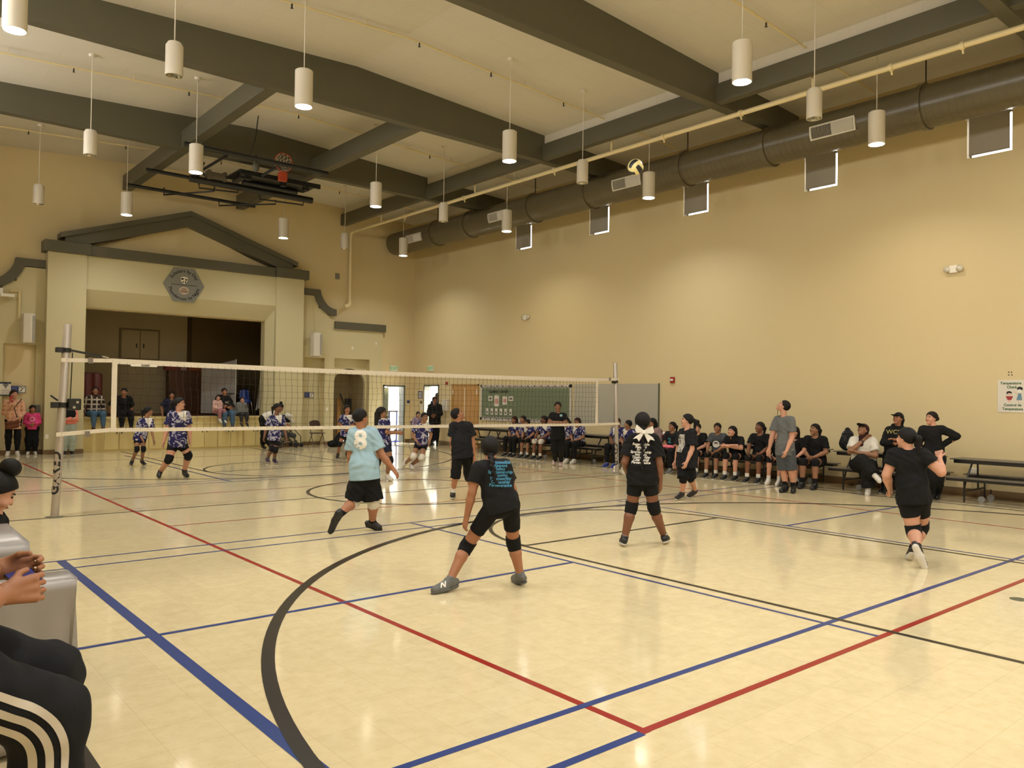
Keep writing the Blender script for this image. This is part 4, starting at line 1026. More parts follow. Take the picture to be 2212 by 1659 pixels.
def person(J, label, s=1.0, g=1.0, front=None, face=None, sk='a', hair=None, hairm=None, top=None, sleeve=.45, topm=None, hem=.0, loose=.0, neckv=.0,
           bottom='shorts', botm=None, bhem=.75, bloose=.0, shoe=SHOEB, sole=SHOEW, sock=.10, sockm=CWHT, pads=None, padm=CBLK, h=.009,
           handA=None, handB=None, category='person', female=True, white=None, extra=None, curl=.35, group=None, faceup=None, hidef=False, cap=None, hood=False):
    J = {k: np.asarray(v, float) for k, v in J.items()}
    root = empty('person', (float((J['hA'][0] + J['hB'][0]) / 2), float((J['hA'][1] + J['hB'][1]) / 2), float(max(0, min(J['tA'][2], J['tB'][2]) - .03))), label, category, group)
    pel = (J['hA'] + J['hB']) / 2; up = nrm(J['nk'] - pel)
    side = nrm(J['sB'] - J['sA']); fr = np.cross(up, side); front = np.asarray(front, float)
    if fr @ front < 0: fr = -fr
    fr = nrm(fr); sd = nrm(np.cross(fr, up)); sd = sd if sd @ side > 0 else -sd
    hw = np.linalg.norm(J['sB'] - J['sA']) / 2
    hs = nrm(J['hB'] - J['hA']); hwid = max(.07 * s, np.linalg.norm(J['hB'] - J['hA']) / 2)
    tl = np.linalg.norm(J['nk'] - pel)
    pf = nrm(np.cross(hs, up)); pf = pf if pf @ fr > 0 else -pf
    A3 = [sd, fr, up]; AP = [hs, pf, up]
    sw = max(hw, .13 * s)
    def torso(o=0.0, k=.05):
        chest = (J['sA'] + J['sB']) / 2 * .80 + pel * .20
        return [ell(pel + up * .02 * s, AP, [hwid + .068 * s * g + o, .098 * s * g + o, .105 * s + o], k),
                ell(pel * .60 + J['nk'] * .40 + fr * .004, A3, [.118 * s * g + o, .088 * s * g + o, .15 * s + o], k),
                ell(chest + fr * .008, A3, [sw * .80 * (.5 + .5 * g) + o, .098 * s * g + o, .155 * s + o], k),
                rcone(J['sA'] * .85 + J['sB'] * .15, J['sB'] * .85 + J['sA'] * .15, .052 * s * g + o, .052 * s * g + o, .04)]
    rS, rE, rW = .053 * s * g, .040 * s * g, .027 * s * (g * .5 + .5)
    rH, rK, rA = .086 * s * g, .056 * s * g, .037 * s * (g * .5 + .5)
    F = nrm(face); U0 = V3(0, 0, 1) if faceup is None else nrm(faceup); U = nrm(U0 - F * (U0 @ F)); Sx = nrm(np.cross(F, U)); H = J['hd']; q = s if s > .85 else s * .4 + .51
    q *= .97
    P = torso()
    P.append(rcone(J['nk'] - up * .02, H - U * .05 * q - F * .02 * q, .056 * q, .052 * q, .03))
    AH = [Sx, F, U]
    P += [ell(H - F * .012 * q + U * .02 * q, AH, [.076 * q, .095 * q, .088 * q], .03), ell(H + F * .025 * q - U * .055 * q, AH, [.055 * q, .062 * q, .066 * q], .03),
          rcone(H + F * .084 * q + U * .008 * q, H + F * .101 * q - U * .026 * q, .007 * q, .0115 * q, .012), rcone(H + F * .074 * q - U * .105 * q, H + F * .06 * q - U * .098 * q, .022 * q, .03 * q, .02)]
    for e in (-1, 1):
        P.append(ell(H + Sx * e * .078 * q - F * .008 * q - U * .012 * q, AH, [.010 * q, .02 * q, .031 * q], .006))
        P.append(rcone(H + Sx * e * .03 * q + F * .078 * q - U * .02 * q, H + Sx * e * .045 * q + F * .06 * q - U * .04 * q, .018 * q, .02 * q, .02))
    P.append(rcone(H + F * .088 * q - U * .055 * q - Sx * .012 * q, H + F * .088 * q - U * .055 * q + Sx * .012 * q, .010 * q, .010 * q, .01))
    hands = []
    for L_ in 'AB':
        HI, K_, N_, T_ = J['h' + L_], J['k' + L_], J['a' + L_], J['t' + L_]
        sh = nrm(N_ - K_)
        back = -nrm(np.cross(hs, sh)) if np.cross(hs, sh) @ fr > 0 else nrm(np.cross(hs, sh))
        P += [rcone(HI, K_, rH, rK, .04), rcone(K_, K_ + (N_ - K_) * .32 + back * .010 * s, rK * .96, rK * 1.0, .02), rcone(K_ + (N_ - K_) * .32 + back * .010 * s, N_, rK * 1.0, rA, .02),
              rcone(N_, N_ + (N_ - K_) / (np.linalg.norm(N_ - K_) + 1e-9) * .03 * s + (T_ - N_) * .12, rA, .024 * s, .02)]
    for L_ in 'AB':
        S_, E_, W_ = J['s' + L_], J['e' + L_], J['w' + L_]
        P += [rcone(S_, E_, rS, rE, .035), rcone(E_, E_ + (W_ - E_) * .35, rE, rE * 1.02, .015), rcone(E_ + (W_ - E_) * .35, W_, rE * 1.02, rW, .015)]
        hp = handA if L_ == 'A' else handB
        fd = nrm(W_ - E_)
        if hp is None: hp = dict(d=fd, n=fr * .4 - (sd if L_ == 'B' else -sd), side=fr, curl=curl)
        hd_ = nrm(hp.get('d', fd))
        hands.append(surf([rcone(W_ - fd * .03 * s, W_ + hd_ * .012 * s, rW * .95, rW * .9, .01)] + hand(W_, hd_, hp.get('n', fr), s * .98, hp.get('side', fr), hp.get('curl', curl)), hp.get('h', .0055), 'hand'))
    body = surf(P, h, 'body')
    npmesh('body', [body] + hands, SK[sk], root)
    # face details
    for e in (-1, 1):
        mb = MB(); c = H + Sx * e * .031 * q + F * .0765 * q + U * .006 * q; mb.sphere(c, .0105 * q, (1, 1, .62), 10); mb.build('eye', EYEM, root, smooth=True)
        mb = MB(); mb.tube([H + Sx * e * .017 * q + F * .086 * q + U * .026 * q, H + Sx * e * .034 * q + F * .081 * q + U * .031 * q, H + Sx * e * .052 * q + F * .068 * q + U * .025 * q], .0038 * q, 5); mb.build('eyebrow', hairm or HAIR, root)
    mb = MB(); mb.tube([H - Sx * .024 * q + F * .090 * q - U * .056 * q, H + F * .0995 * q - U * .055 * q, H + Sx * .024 * q + F * .090 * q - U * .056 * q], .0042 * q, 6); mb.build('lips', LIPM, root, smooth=True)
    hm = hairm or HAIR
    # hair
    hc = H - F * .014 * q + U * .022 * q
    def hairline(X, Y, Z):
        x, y, z = X - H[0], Y - H[1], Z - H[2]
        f = x * F[0] + y * F[1] + z * F[2]; u = x * U[0] + y * U[1] + z * U[2]
        return np.maximum(.98 * f - .012 * q - u, f - .085 * q).astype(np.float32)
    o_ = (.013 if hair not in ('long', 'braid') else .017) if hair not in ('short', 'buzz') else .009
    HP = [ell(hc, AH, [.079 * q + o_, .097 * q + o_, .090 * q + o_], .02)]
    sk_ = [hairline]
    extraH = []
    if hair == 'bun': extraH = [ell(H - F * .06 * q + U * .13 * q, AH, [.052 * q] * 3, .02)]
    if hair == 'topbun': extraH = [ell(H - F * .02 * q + U * .15 * q, AH, [.06 * q, .06 * q, .055 * q], .02)]
    if hair == 'lowbun': extraH = [ell(H - F * .12 * q + U * .0 * q, AH, [.045 * q] * 3, .02)]
    if hair == 'pony':
        a = H - F * .10 * q + U * .03 * q; extraH = [rcone(a, a - F * .05 * q - U * .03 * q, .03 * q, .032 * q, .02), rcone(a - F * .05 * q - U * .03 * q, a - F * .05 * q - U * .20 * q, .034 * q, .018 * q, .02)]
    if hair == 'long':
        a = H - F * .06 * q; extraH = [rcone(a - U * .02 * q, a - F * .03 * q - U * .26 * q, .075 * q, .05 * q, .03, (), .8, F)]
    if hair == 'braid' or hair == 'braid2':
        a = H - F * .09 * q - U * .04 * q; pts = extra['braid'] if extra and 'braid' in extra else [a, a - U * .3]
        pts = [a] + [np.asarray(x, float) for x in pts]
        tot = []
        for p0, p1 in zip(pts, pts[1:]):
            L_ = np.linalg.norm(p1 - p0); nseg = max(1, int(L_ / .028))
            for i in range(nseg): tot.append(p0 + (p1 - p0) * i / nseg)
        tot.append(pts[-1]); r0 = .028 * q
        for i, p0 in enumerate(tot):
            f = i / len(tot); extraH.append(rcone(p0 + Sx * (.009 if i % 2 else -.009), p0 + (tot[min(i + 1, len(tot) - 1)] - p0) * .5, r0 * (1 - .45 * f), r0 * (1 - .45 * f) * .8, .006))
    v, f_ = surf(HP, h * .8, 'hair', cuts=sk_)
    parts = [(v, f_)] if len(v) else []
    if extraH: parts.append(surf(extraH, h * .8, 'hair'))
    ho = npmesh('hair', parts, hm, root)
    if cap is not None:
        cp = [ell(hc + U * .008 * q, AH, [.088 * q, .107 * q, .098 * q], .01, cuts=((H + U * .035 * q, -U),))]
        co = npmesh('cap', [surf(cp, .007, 'cap')], cap, root)
        br = surf([ell(H + F * .115 * q + U * .042 * q, AH, [.072 * q, .075 * q, .011 * q], .0)], .006, 'brim'); npmesh('cap_brim', [br], cap, co)
    if hood:
        hp_ = [rcone(J['nk'] - fr * .06 * s + up * .02 - sd * .06, J['nk'] - fr * .06 * s + up * .02 + sd * .06, .05 * s, .05 * s, .03), ell(J['nk'] + fr * .0 + up * .01, A3, [.09 * s, .085 * s, .04 * s], .03)]
    # shirt
    o = .010 + loose * .4
    if top:
        P = [list(x) for x in torso(o)]
        P = [tuple(x) for x in P]
        for L_ in 'AB':
            S_, E_, W_ = J['s' + L_], J['e' + L_], J['w' + L_]
            fd = nrm(E_ - S_)
            if sleeve <= 1: P.append(rcone(S_, E_, rS + o, rE + o + .8 * loose + .008, .03, ((S_ + (E_ - S_) * sleeve, fd),)))
            else:
                wd = nrm(W_ - E_); P += [rcone(S_, E_, rS + o, rE + o, .03), rcone(E_, W_, rE + o, rW + o, .02, ((E_ + (W_ - E_) * (sleeve - 1), wd),))]
        hp2 = pel - up * hem * s
        # lower skirt of the shirt
        o += loose * .6; wdt = hwid + .062 * s * g + o + max(0, bloose) * .8; P.append(rcone(pel + up * .14 * s, pel - up * (hem + .02) * s, wdt * .96, wdt, .04, (), wdt / (.108 * s * g + o + bloose * .8), pf))
        if hood: P += hp_
        nc = J['nk'] + up * (.035 if not hood else .09) * s + fr * .03 * s
        nr = .072 * s if not hood else .0
        def neckcut(X, Y, Z):
            return (nr - np.sqrt((X - nc[0]) ** 2 + (Y - nc[1]) ** 2 + (Z - nc[2]) ** 2)).astype(np.float32)
        cuts = [(hp2, -up)]
        if nr > 0 and neckv >= 0: cuts.append(neckcut)
        fm = None; ms = topm
        if white is not None:
            ms = [topm, CWHT]; cW = J['s' + white] * .8 + J['nk'] * .2; dn = nrm(sd * (1 if white == 'B' else -1) * 1.0 + up * .9 + fr * .25); ctr = (J['sA'] + J['sB']) / 2 - up * .04
            sdw = sd * (1 if white == 'B' else -1); fm = lambda c: ((c - ctr) @ dn > .045 * s) & ((c - ctr) @ sdw < .135 * s) & ((c - ctr) @ fr > -.05)
        so = npmesh('shirt', [surf(P, h, 'shirt', cuts=cuts, noise=.0035 + loose * .1)], ms, root, facemat=fm)
        root_shirt = so
    # bottoms
    bo = None
    if bottom:
        ob = .008 + bloose; P = [ell(pel + up * .02 * s, AP, [hwid + .068 * s * g + ob, .098 * s * g + ob, .125 * s + ob], .04, ((pel + up * .10 * s, up),))]
        for L_ in 'AB':
            HI, K_, N_ = J['h' + L_], J['k' + L_], J['a' + L_]
            td = nrm(K_ - HI)
            P.append(rcone(HI, HI * .4 + (J['hA'] + J['hB']) * .3 - up * .03 * s, rH + ob, rH * .9 + ob, .03))
            if bottom == 'shorts':
                P.append(rcone(HI, K_, rH + ob * .8, rK + ob * 1.2 + bloose * .8, .012, ((HI + (K_ - HI) * bhem, td),)))
                if bhem > .85:
                    pass
            else:
                sd_ = nrm(N_ - K_)
                P.append(rcone(K_ - td * .02 * s, K_ + sd_ * .02 * s, rK + ob + .020, rK + ob + .018, .03)) if bhem > .5 else None
                P += [rcone(HI, K_, rH + ob + .004, rK + ob + .010, .04), rcone(K_, K_ + (N_ - K_) * .38 , rK + ob * 1.2 + .010, rK + ob * 1.2 + .006, .02), rcone(K_ + (N_ - K_) * .38, N_, rK + ob * 1.2 + .006, max(rA + ob * (1 + bloose * 30), rK * .6), .02, ((K_ + (N_ - K_) * bhem, sd_),))] if bhem > .5 else [rcone(HI, K_, rH + ob, rK + ob, .03), rcone(K_, K_ + sd_ * .2, rK + ob + .006, rK + ob + .006, .02, ((K_ + (N_ - K_) * bhem, sd_),))]
        bo = npmesh('shorts' if bottom == 'shorts' else 'trousers', [surf(P, h, 'bottom', noise=.002 + bloose * .12)], botm, root)
    # knee pads, socks, shoes
    for L_ in 'AB':
        HI, K_, N_, T_ = J['h' + L_], J['k' + L_], J['a' + L_], J['t' + L_]
        sh = nrm(N_ - K_); th = nrm(K_ - HI)
        if pads:
            P = [rcone(K_ - th * .07 * s, K_, rK * 1.14 + .008, rK + .012, .015, ((K_ - th * .075 * s, -th),)), rcone(K_, K_ + sh * .08 * s, rK + .012, rK + .009, .015, ((K_ + sh * .075 * s, sh),))]
            npmesh('knee_pad', [surf(P, .007, 'pad')], pads, root)
        if sock > 0:
            P = [rcone(N_ - sh * sock * s, N_, rA + .004 + sock * .045, rA + .006, .01, ((N_ - sh * sock * s, -sh),))]
            npmesh('sock', [surf(P, .007, 'sock')], sockm, root)
        # shoe
        fw = nrm(T_ - N_); upf = nrm(-sh - fw * (-sh @ fw))
        sole_c = N_ - upf * 0
        # foot frame: sole plane passes through the toe point, heel under the ankle
        heel = N_ - upf * .055 * s
        fwd = T_ - heel; ln = np.linalg.norm(fwd); fwd = fwd / ln
        if ln > .25 * s: T_ = heel + fwd * .22 * s
        if ln < .14 * s: T_ = heel + fwd * .17 * s
        upv = nrm(upf - fwd * (upf @ fwd)); sdv = np.cross(fwd, upv)
        hb = heel - fwd * .045 * s; base = heel - upv * .028 * s
        SP = [rcone(hb + upv * .022 * s, heel + fwd * .05 * s + upv * .034 * s, .036 * s, .040 * s, .02), rcone(heel + fwd * .05 * s + upv * .030 * s, T_ - fwd * .02 * s + upv * .008 * s, .042 * s, .030 * s, .02), rcone(heel + upv * .01, N_ + upv * .02 * s, .040 * s, .036 * s + .010, .02, ((N_ + upv * .028 * s, upv),)), rcone(heel + fwd * .08 * s - upv * .006 * s, T_ - fwd * .03 * s - upv * .006 * s, .043 * s, .037 * s, .02)]
        so = npmesh('shoe', [surf(SP, .0065, 'shoe', cuts=[(base + upv * .008 * s, -upv)])], shoe, root)
        OP = [rcone(hb + fwd * .012, heel + fwd * .08 * s, .041 * s, .044 * s, .02), rcone(heel + fwd * .08 * s, T_ - fwd * .015 * s, .049 * s, .040 * s, .02)]
        npmesh('sole', [surf(OP, .0065, 'sole', cuts=[(base + upv * .014 * s, upv), (base - upv * .020 * s, -upv)])], sole, so)
    return root
def patch(w_, hgt, org, normal, upv, target, m, parent, name='print', n=16, shape=None):
    n_ = Vector(normal).normalized(); u = Vector(upv); u = (u - n_ * u.dot(n_)).normalized(); r = u.cross(n_)
    tm = target.data; bv = BVHTree.FromPolygons([v.co for v in tm.vertices], [p.vertices[:] for p in tm.polygons])
    V_ = {}; mb = MB(); vs = []
    for i in range(n + 1):
        for j in range(n + 1):
            p = Vector(org) + n_ * .35 + r * (i / n - .5) * w_ + u * (j / n - .5) * hgt
            hit = bv.ray_cast(p, -n_, 1.0)
            if hit[0] is not None: V_[i, j] = len(vs); vs.append(hit[0] + n_ * .004)
    fs = [(V_[i, j], V_[i + 1, j], V_[i + 1, j + 1], V_[i, j + 1]) for i in range(n) for j in range(n) if all(k in V_ for k in ((i, j), (i + 1, j), (i + 1, j + 1), (i, j + 1))) and (shape is None or shape((i + .5) / n * 2 - 1, (j + .5) / n * 2 - 1))]
    if fs: mb.add(vs, fs); return mb.build(name, m, parent, smooth=True)
def RT(x, y, G, d=0.0):
    """picture point at the depth of ground point G plus d metres"""
    return atD(x, y, math.hypot(G[0], G[1]) + d)
def camdirs(G):
    a = Vector((G[0], G[1], 0)).normalized(); r = Vector((a.y, -a.x, 0)); return a, r
def facing(G, th, pitch=0.0):
    a, r = camdirs(G); t = math.radians(th); v = a * math.cos(t) + r * math.sin(t); p = math.radians(pitch)
    return V3(*(v * math.cos(p) + Vector((0, 0, 1)) * math.sin(p)))
def joints(G, spec):
    J = {}
    for k, v in spec.items():
        if v[0] == 'F': p = fl(v[1], v[2]); J[k] = V3(p.x, p.y, v[3])
        else: J[k] = V3(*RT(v[0], v[1], G, v[2] if len(v) > 2 else 0))
    return J
def project_text(body, size, org, normal, upv, target, m, parent, name='lettering', rotz=0, **k):
    """write on clothing: letters projected along -normal on the garment"""
    n_ = Vector(normal).normalized(); u = Vector(upv); u = (u - n_ * u.dot(n_)).normalized(); r = u.cross(n_)
    t = text(name, body, size, frame(Vector(org) + n_ * .35, r, u), m, parent, ext=0, **k)
    me = t.data; bm = bmesh.new(); bm.from_mesh(me)
    bmesh.ops.triangulate(bm, faces=bm.faces[:])
    for _ in range(3):
        es = [e for e in bm.edges if e.calc_length() > max(.012, size * .18)]
        if es: bmesh.ops.subdivide_edges(bm, edges=es, cuts=1)
        bmesh.ops.triangulate(bm, faces=[f for f in bm.faces if len(f.verts) > 3])
    tm = target.data; bv = BVHTree.FromPolygons([v.co for v in tm.vertices], [p.vertices[:] for p in tm.polygons])
    dead = []
    for v in bm.verts:
        hit = bv.ray_cast(v.co, -n_, 1.0)
        if hit[0] is not None: v.co = hit[0] + n_ * .004
        else: dead.append(v)
    if dead: bmesh.ops.delete(bm, geom=dead, context='VERTS')
    bm.to_mesh(me); bm.free(); return t
def child(root, nm): return [o for o in bpy.data.objects if o.parent == root and o.name.split('.')[0] == nm][0]
# ---------------------------------------------------------------- volleyball net and posts
rn = random.Random(3)
NL, NR = Vector((2.88, 12.22, 0)), Vector((12.92, 12.33, 0)); zT0, zT1, zB0, zB1 = 2.18, 2.16, 1.14, 1.10
def npt(t, v, w_=0.0):
    """t along the net, v 0 bottom .. 1 top"""
    p = NL.lerp(NR, t); sag = -.03 * math.sin(PI * t)
    p.z = (zB0 + (zB1 - zB0) * t + .0) * (1 - v) + (zT0 + (zT1 - zT0) * t + sag) * v
    p.y += .012 * math.sin(t * 40 + v * 3) * (1 - abs(2 * v - 1)); return p
vn = empty('volleyball_net', (7.9, 12.27, 1.1), 'long volleyball net with white tapes stretched between two posts across the court', 'volleyball net')
def ribbon(name, fa, fb, n=40, m=NETW, th=.006, par=None):
    mb = MB()
    for i in range(n):
        a0, a1, b0, b1 = fa(i / n), fa((i + 1) / n), fb(i / n), fb((i + 1) / n)
        mb.prism([a0, a1, b1, b0], (0, th, 0))
    me = mb.mesh(name); bm = bmesh.new(); bm.from_mesh(me); bmesh.ops.remove_doubles(bm, verts=bm.verts, dist=1e-5)
    dup_ = [f for f in bm.faces if all(len(e.link_faces) > 2 for e in f.edges if e.is_manifold is False) and any(not e.is_manifold for e in f.edges) and False]
    bm.to_mesh(me); bm.free(); return link(name, me, m, par or vn)
ribbon('top_tape', lambda t: npt(t, 1), lambda t: npt(t, 1) - Vector((0, 0, .075)))
ribbon('bottom_tape', lambda t: npt(t, 0) + Vector((0, 0, .055)), lambda t: npt(t, 0))
for t in (0.004, .996):
    a, b = npt(t, 0), npt(t, 1)
    mb = MB(); mb.prism([a + Vector((-.035, -.004, 0)), a + Vector((.035, -.004, 0)), b + Vector((.035, -.004, 0)), b + Vector((-.035, -.004, 0))], (0, .012, 0)); mb.build('side_band', NETW, vn)
CORD = mat('net_cord', (40, 32, 24), .8, var=.1)
nv, nh = 100, 10
mb = MB(); G_ = {}
for i in range(nv + 1):
    ph = rn.uniform(-1, 1)
    for j in range(nh + 1):
        p = npt(i / nv, j / nh); e = math.sin(PI * j / nh)
        p.x += .014 * math.sin(j * .9 + i * .35) * e + .022 * (j / nh) ** 3 * math.sin(i * .5) * e * 2 + rn.uniform(-.005, .005) * e; p.z += rn.uniform(-.005, .005) * e - (.0 if j in (0, nh) else .0)
        if j == nh: p.z -= .05
        if j == 0: p.z += .03
        G_[i, j] = p
def cord(a, b, r=.0021):
    d = (b - a).normalized(); u = d.orthogonal().normalized() * r; w_ = d.cross(u)
    mb.add([a + u, a + w_, a - u, a - w_, b + u, b + w_, b - u, b - w_], [(0, 1, 5, 4), (1, 2, 6, 5), (2, 3, 7, 6), (3, 0, 4, 7)])
for i in range(nv + 1):
    for j in range(nh):
        cord(G_[i, j], G_[i, j + 1])
for j in range(1, nh):
    for i in range(nv): cord(G_[i, j], G_[i + 1, j])
mb.build('net_mesh', CORD, vn)
def post(name, b, t, r, lab):
    o = empty('net_post', b, lab, 'net post', 'volleyball net posts')
    b = Vector(b); t = Vector(t); d = (t - b).normalized()
    mb = MB(); mb.tube([b, t - d * .01, t], r, 28, rs=[r, r, r * .92]); mb.build('pole', SILV, o, smooth=True)
    mb = MB(); mb.lathe(b, [(r * 2.2, 0), (r * 2.2, .004), (r * 1.1, .008), (0, .008)], 24); mb.build('floor_collar', DKOL, o, smooth=True)
    return o, b, d
PB, PT = (2.21, 12.2, 0), (2.315, 12.2, 2.62)
pl_, pb, pd = post('l', PB, PT, .052, 'silver net post at left leaning slightly right with black collars and lettering')
PB2, PT2 = (13.6, 12.35, 0), (13.49, 12.35, 2.53)
pr_, pb2, pd2 = post('r', PB2, PT2, .046, 'white-silver net post at right behind the bow girl')
CLR = mat('collar_black', (18, 18, 19), .35, var=.05)
def collar(o, b, d, z, r, hgt=.05, ex=True, sg=1):
    c = b + d * z
    mb = MB(); mb.tube([c - d * hgt / 2, c + d * hgt / 2], r + .012, 24); co = mb.build('collar', CLR, o, smooth=True)
    return c
c1 = collar(pl_, pb, pd, 2.27, .052, .06)
mb = MB(); mb.box(c1 + Vector((-.13, -.05, -.035)), c1 + Vector((-.04, .03, .035))); mb.build('clamp_knob', CLR, pl_, bevel=.008)
c2 = collar(pl_, pb, pd, 1.52, .052, .07)
mb = MB(); mb.box(c2 + Vector((.06, -.07, -.07)), c2 + Vector((.22, .05, .09))); wn = mb.build('winch_box', CLR, pl_, bevel=.015)
for dx, dz in ((.13, -.03), (.17, .04)):
    mb = MB(); mb.tube([c2 + Vector((dx, -.08, dz)), c2 + Vector((dx, -.065, dz))], .018, 12); mb.build('winch_bolt', SILV, wn)
mb = MB(); mb.box(c2 + Vector((-.14, -.05, -.04)), c2 + Vector((-.05, .03, .04))); mb.tube([c2 + Vector((-.06, -.03, .06)), c2 + Vector((-.15, -.03, .13))], .014, 6); mb.build('winch_handle', CLR, pl_, bevel=.006)
mb = MB(); mb.tube([c1 + Vector((.075, -.02, -.03)), c2 + Vector((.09, -.02, .08))], .007, 6); mb.build('tension_cord', CLR, pl_)
c3 = collar(pr_, pb2, pd2, 2.11, .046, .07)
mb = MB(); mb.box(c3 + Vector((-.11, -.05, -.05)), c3 + Vector((-.03, .03, .02))); mb.build('clamp_knob', CLR, pr_, bevel=.008)
# straps from net to posts
def strap(nm, a, b, hgt, m=NETW, dz=0):
    a, b = Vector(a), Vector(b); mb = MB(); mb.prism([a + Vector((0, -.008, hgt / 2)), b + Vector((0, -.008, hgt / 2)), b + Vector((0, -.008, -hgt / 2)), a + Vector((0, -.008, -hgt / 2))], (0, .012, 0)); mb.build(nm, m, vn)
T0, B0_ = npt(0, 1), npt(0, 0)
strap('top_strap', (pb + pd * 2.13) + Vector((-.06, -.05, 0)), T0 + Vector((0, 0, -.03)), .055); strap('bottom_strap', (pb + pd * 1.12) + Vector((-.06, -.05, 0)), B0_ + Vector((0, 0, .03)), .055)
strap('ratchet_strap', c1 + Vector((.05, -.03, 0)), T0 + Vector((-.12, 0, .02)), .03, CLR)
mb = MB(); mb.tube([T0 + Vector((-.14, 0, .03)), T0 + Vector((-.04, 0, .01))], .01, 8); mb.build('snap_hook', CHROME, vn)
T1_, B1_ = npt(1, 1), npt(1, 0)
strap('top_strap', T1_ + Vector((0, 0, -.03)), (pb2 + pd2 * 2.15) + Vector((.05, -.05, 0)), .055); strap('bottom_strap', B1_ + Vector((0, 0, .03)), (pb2 + pd2 * 1.14) + Vector((.05, -.05, 0)), .055)
for t in (pb + pd * 2.13 + Vector((.3, -.062, .01)), pb + pd * 1.12 + Vector((.32, -.062, .0)), pb2 + pd2 * 2.15 + Vector((-.25, -.062, -.0))):
    mb = MB(); mb.box(t + Vector((-.03, 0, -.04)), t + Vector((.03, .006, .04))); mb.build('strap_keeper', mat('strap_grey', (120, 110, 100), .6), vn)
mb = MB(); q = npt(.02, 1) - Vector((-.05, .006, .10)); mb.box(q, q + Vector((.36, .002, .035))); lb = mb.build('net_label', WHITE, vn)
text('net_lettering', 'GARED', .036, frame(q + Vector((.2, -.001, .0175)), (1, 0, 0), (0, 0, 1)), INK, lb, bold=.001)
# lettering wrapped on the posts
def post_text(b, d, r, z, ang, size, o):
    a_ = Vector((-b.x, -b.y, 0)).normalized(); n_ = Matrix.Rotation(math.radians(ang), 3, 'Z') @ a_
    up = Vector((d.y, -d.x, 0)); right = d; side_ = n_.cross(right)
    def wr(co):   # local x runs up the post, y around it
        th = co.y / r; v = n_ * math.cos(th) + side_ * math.sin(th); p = b + d * (z + co.x) + v * (r + .003); return p
    t = text('post_lettering', 'GARED', size, Matrix.Identity(4), INK, None, ext=0, bold=.006, warp=lambda c: wr(c), spacing=1.05); t.parent = o; t.matrix_parent_inverse = wmat(o).inverted()
    return t
post_text(pb, pd, .053, .60, -36, .175, pl_); post_text(pb2, pd2, .047, .44, -36, .15, pr_)

# ---------------------------------------------------------------- the ball in the air
def volleyball(p, r, cols, lab):
    o = empty('volleyball', p, lab, 'volleyball'); ms = cols
    bm = bmesh.new(); bmesh.ops.create_cube(bm, size=2); bmesh.ops.subdivide_edges(bm, edges=bm.edges[:], cuts=8, use_grid_fill=True)
    me = bpy.data.meshes.new('ball_cover')
    for f in bm.faces:
        c = f.calc_center_median(); ax = max(range(3), key=lambda i: abs(c[i])); o2 = (ax + 1) % 3
        f.material_index = int((c[o2] + 1) / 2 * 2.999) % len(ms) if len(ms) > 1 else 0; f.smooth = True
    for v in bm.verts: v.co = v.co.normalized() * r * (1 - .0)
    bm.to_mesh(me); bm.free(); me.transform(Matrix.Rotation(.6, 4, 'X') @ Matrix.Rotation(.5, 4, 'Y')); me.transform(Matrix.Translation(p))
    for x in ms: me.materials.append(x)
    link('ball_cover', me, None, o); return o
BYEL = mat('ball_cream', (224, 212, 150), .4, var=.03); BNAV = mat('ball_navy', (24, 26, 34), .4, var=.03); BRED = mat('ball_red', (140, 30, 36), .4, var=.03); BWH = mat('ball_white', (216, 210, 200), .4, var=.03)
p = atD(1373, 361, 10.6); volleyball(p, .105, [BYEL, BNAV, BYEL], 'yellow, white and navy volleyball in flight in front of the duct')

# ---------------------------------------------------------------- cafeteria tables with attached benches
LAMN = mat('table_black', (22, 21, 21), .35, var=.05); LAMT = mat('table_top_grey', (84, 80, 74), .35, var=.05); WHL = mat('caster_grey', (130, 130, 128), .4)
def cafe(y0, y1, lab):
    xc = 15.33; o = empty('cafeteria_table', (xc, (y0 + y1) / 2, 0), lab, 'table', 'folding bench tables along the right wall')
    def slab(nm, xa, xb, z, t):
        mb = MB(); mb.box((xa, y0, z - .018), (xb, y1, z)); s_ = mb.build(nm, LAMT, o, bevel=.004)
        mb = MB(); mb.box((xa + .03, y0 + .06, z - .018 - t), (xb - .03, y1 - .06, z - .019)); mb.build(nm + '_apron', LAMN, s_)
        return s_
    slab('tabletop', 15.05, 15.60, .74, .06); slab('bench', 14.72, 14.98, .435, .045); slab('bench', 15.66, 15.90, .435, .045)
    ms_ = [y0 + .32, y0 + (y1 - y0) * .42, y0 + (y1 - y0) * .58, y1 - .32]
    for y in ms_:
        mb = MB(); mb.tube([(14.85, y, .38), (14.85, y, .012)], .016, 8); mb.build('leg', LAMN, o, smooth=True)
        mb = MB(); mb.tube([(15.78, y, .38), (15.78, y, .012)], .016, 8); mb.build('leg', LAMN, o, smooth=True)
        mb = MB(); mb.tube([(15.2, y, .67), (15.05, y + .05, .35), (15.0, y + .06, .20)], .016, 8); mb.build('brace', LAMN, o, smooth=True)
        mb = MB(); mb.tube([(15.45, y, .67), (15.6, y + .05, .35), (15.65, y + .06, .20)], .016, 8); mb.build('brace', LAMN, o, smooth=True)
        mb = MB(); mb.tube([(14.85, y, .20), (15.78, y, .20)], .016, 8); mb.build('cross_bar', LAMN, o, smooth=True)
    for y in (y0 + .5, y1 - .5):
        for x in (15.12, 15.55):
            mb = MB(); mb.tube([(x, y, .2), (x, y, .12)], .014, 8); f = mb.build('caster_stem', LAMN, o)
            mb = MB(); mb.tube([(x - .016, y, .055), (x + .016, y, .055)], .055, 18); mb.build('caster_wheel', WHL, f, smooth=True)
    return o
cafe(2.2, 5.76, 'empty black folding table with benches at the right edge below the poster')
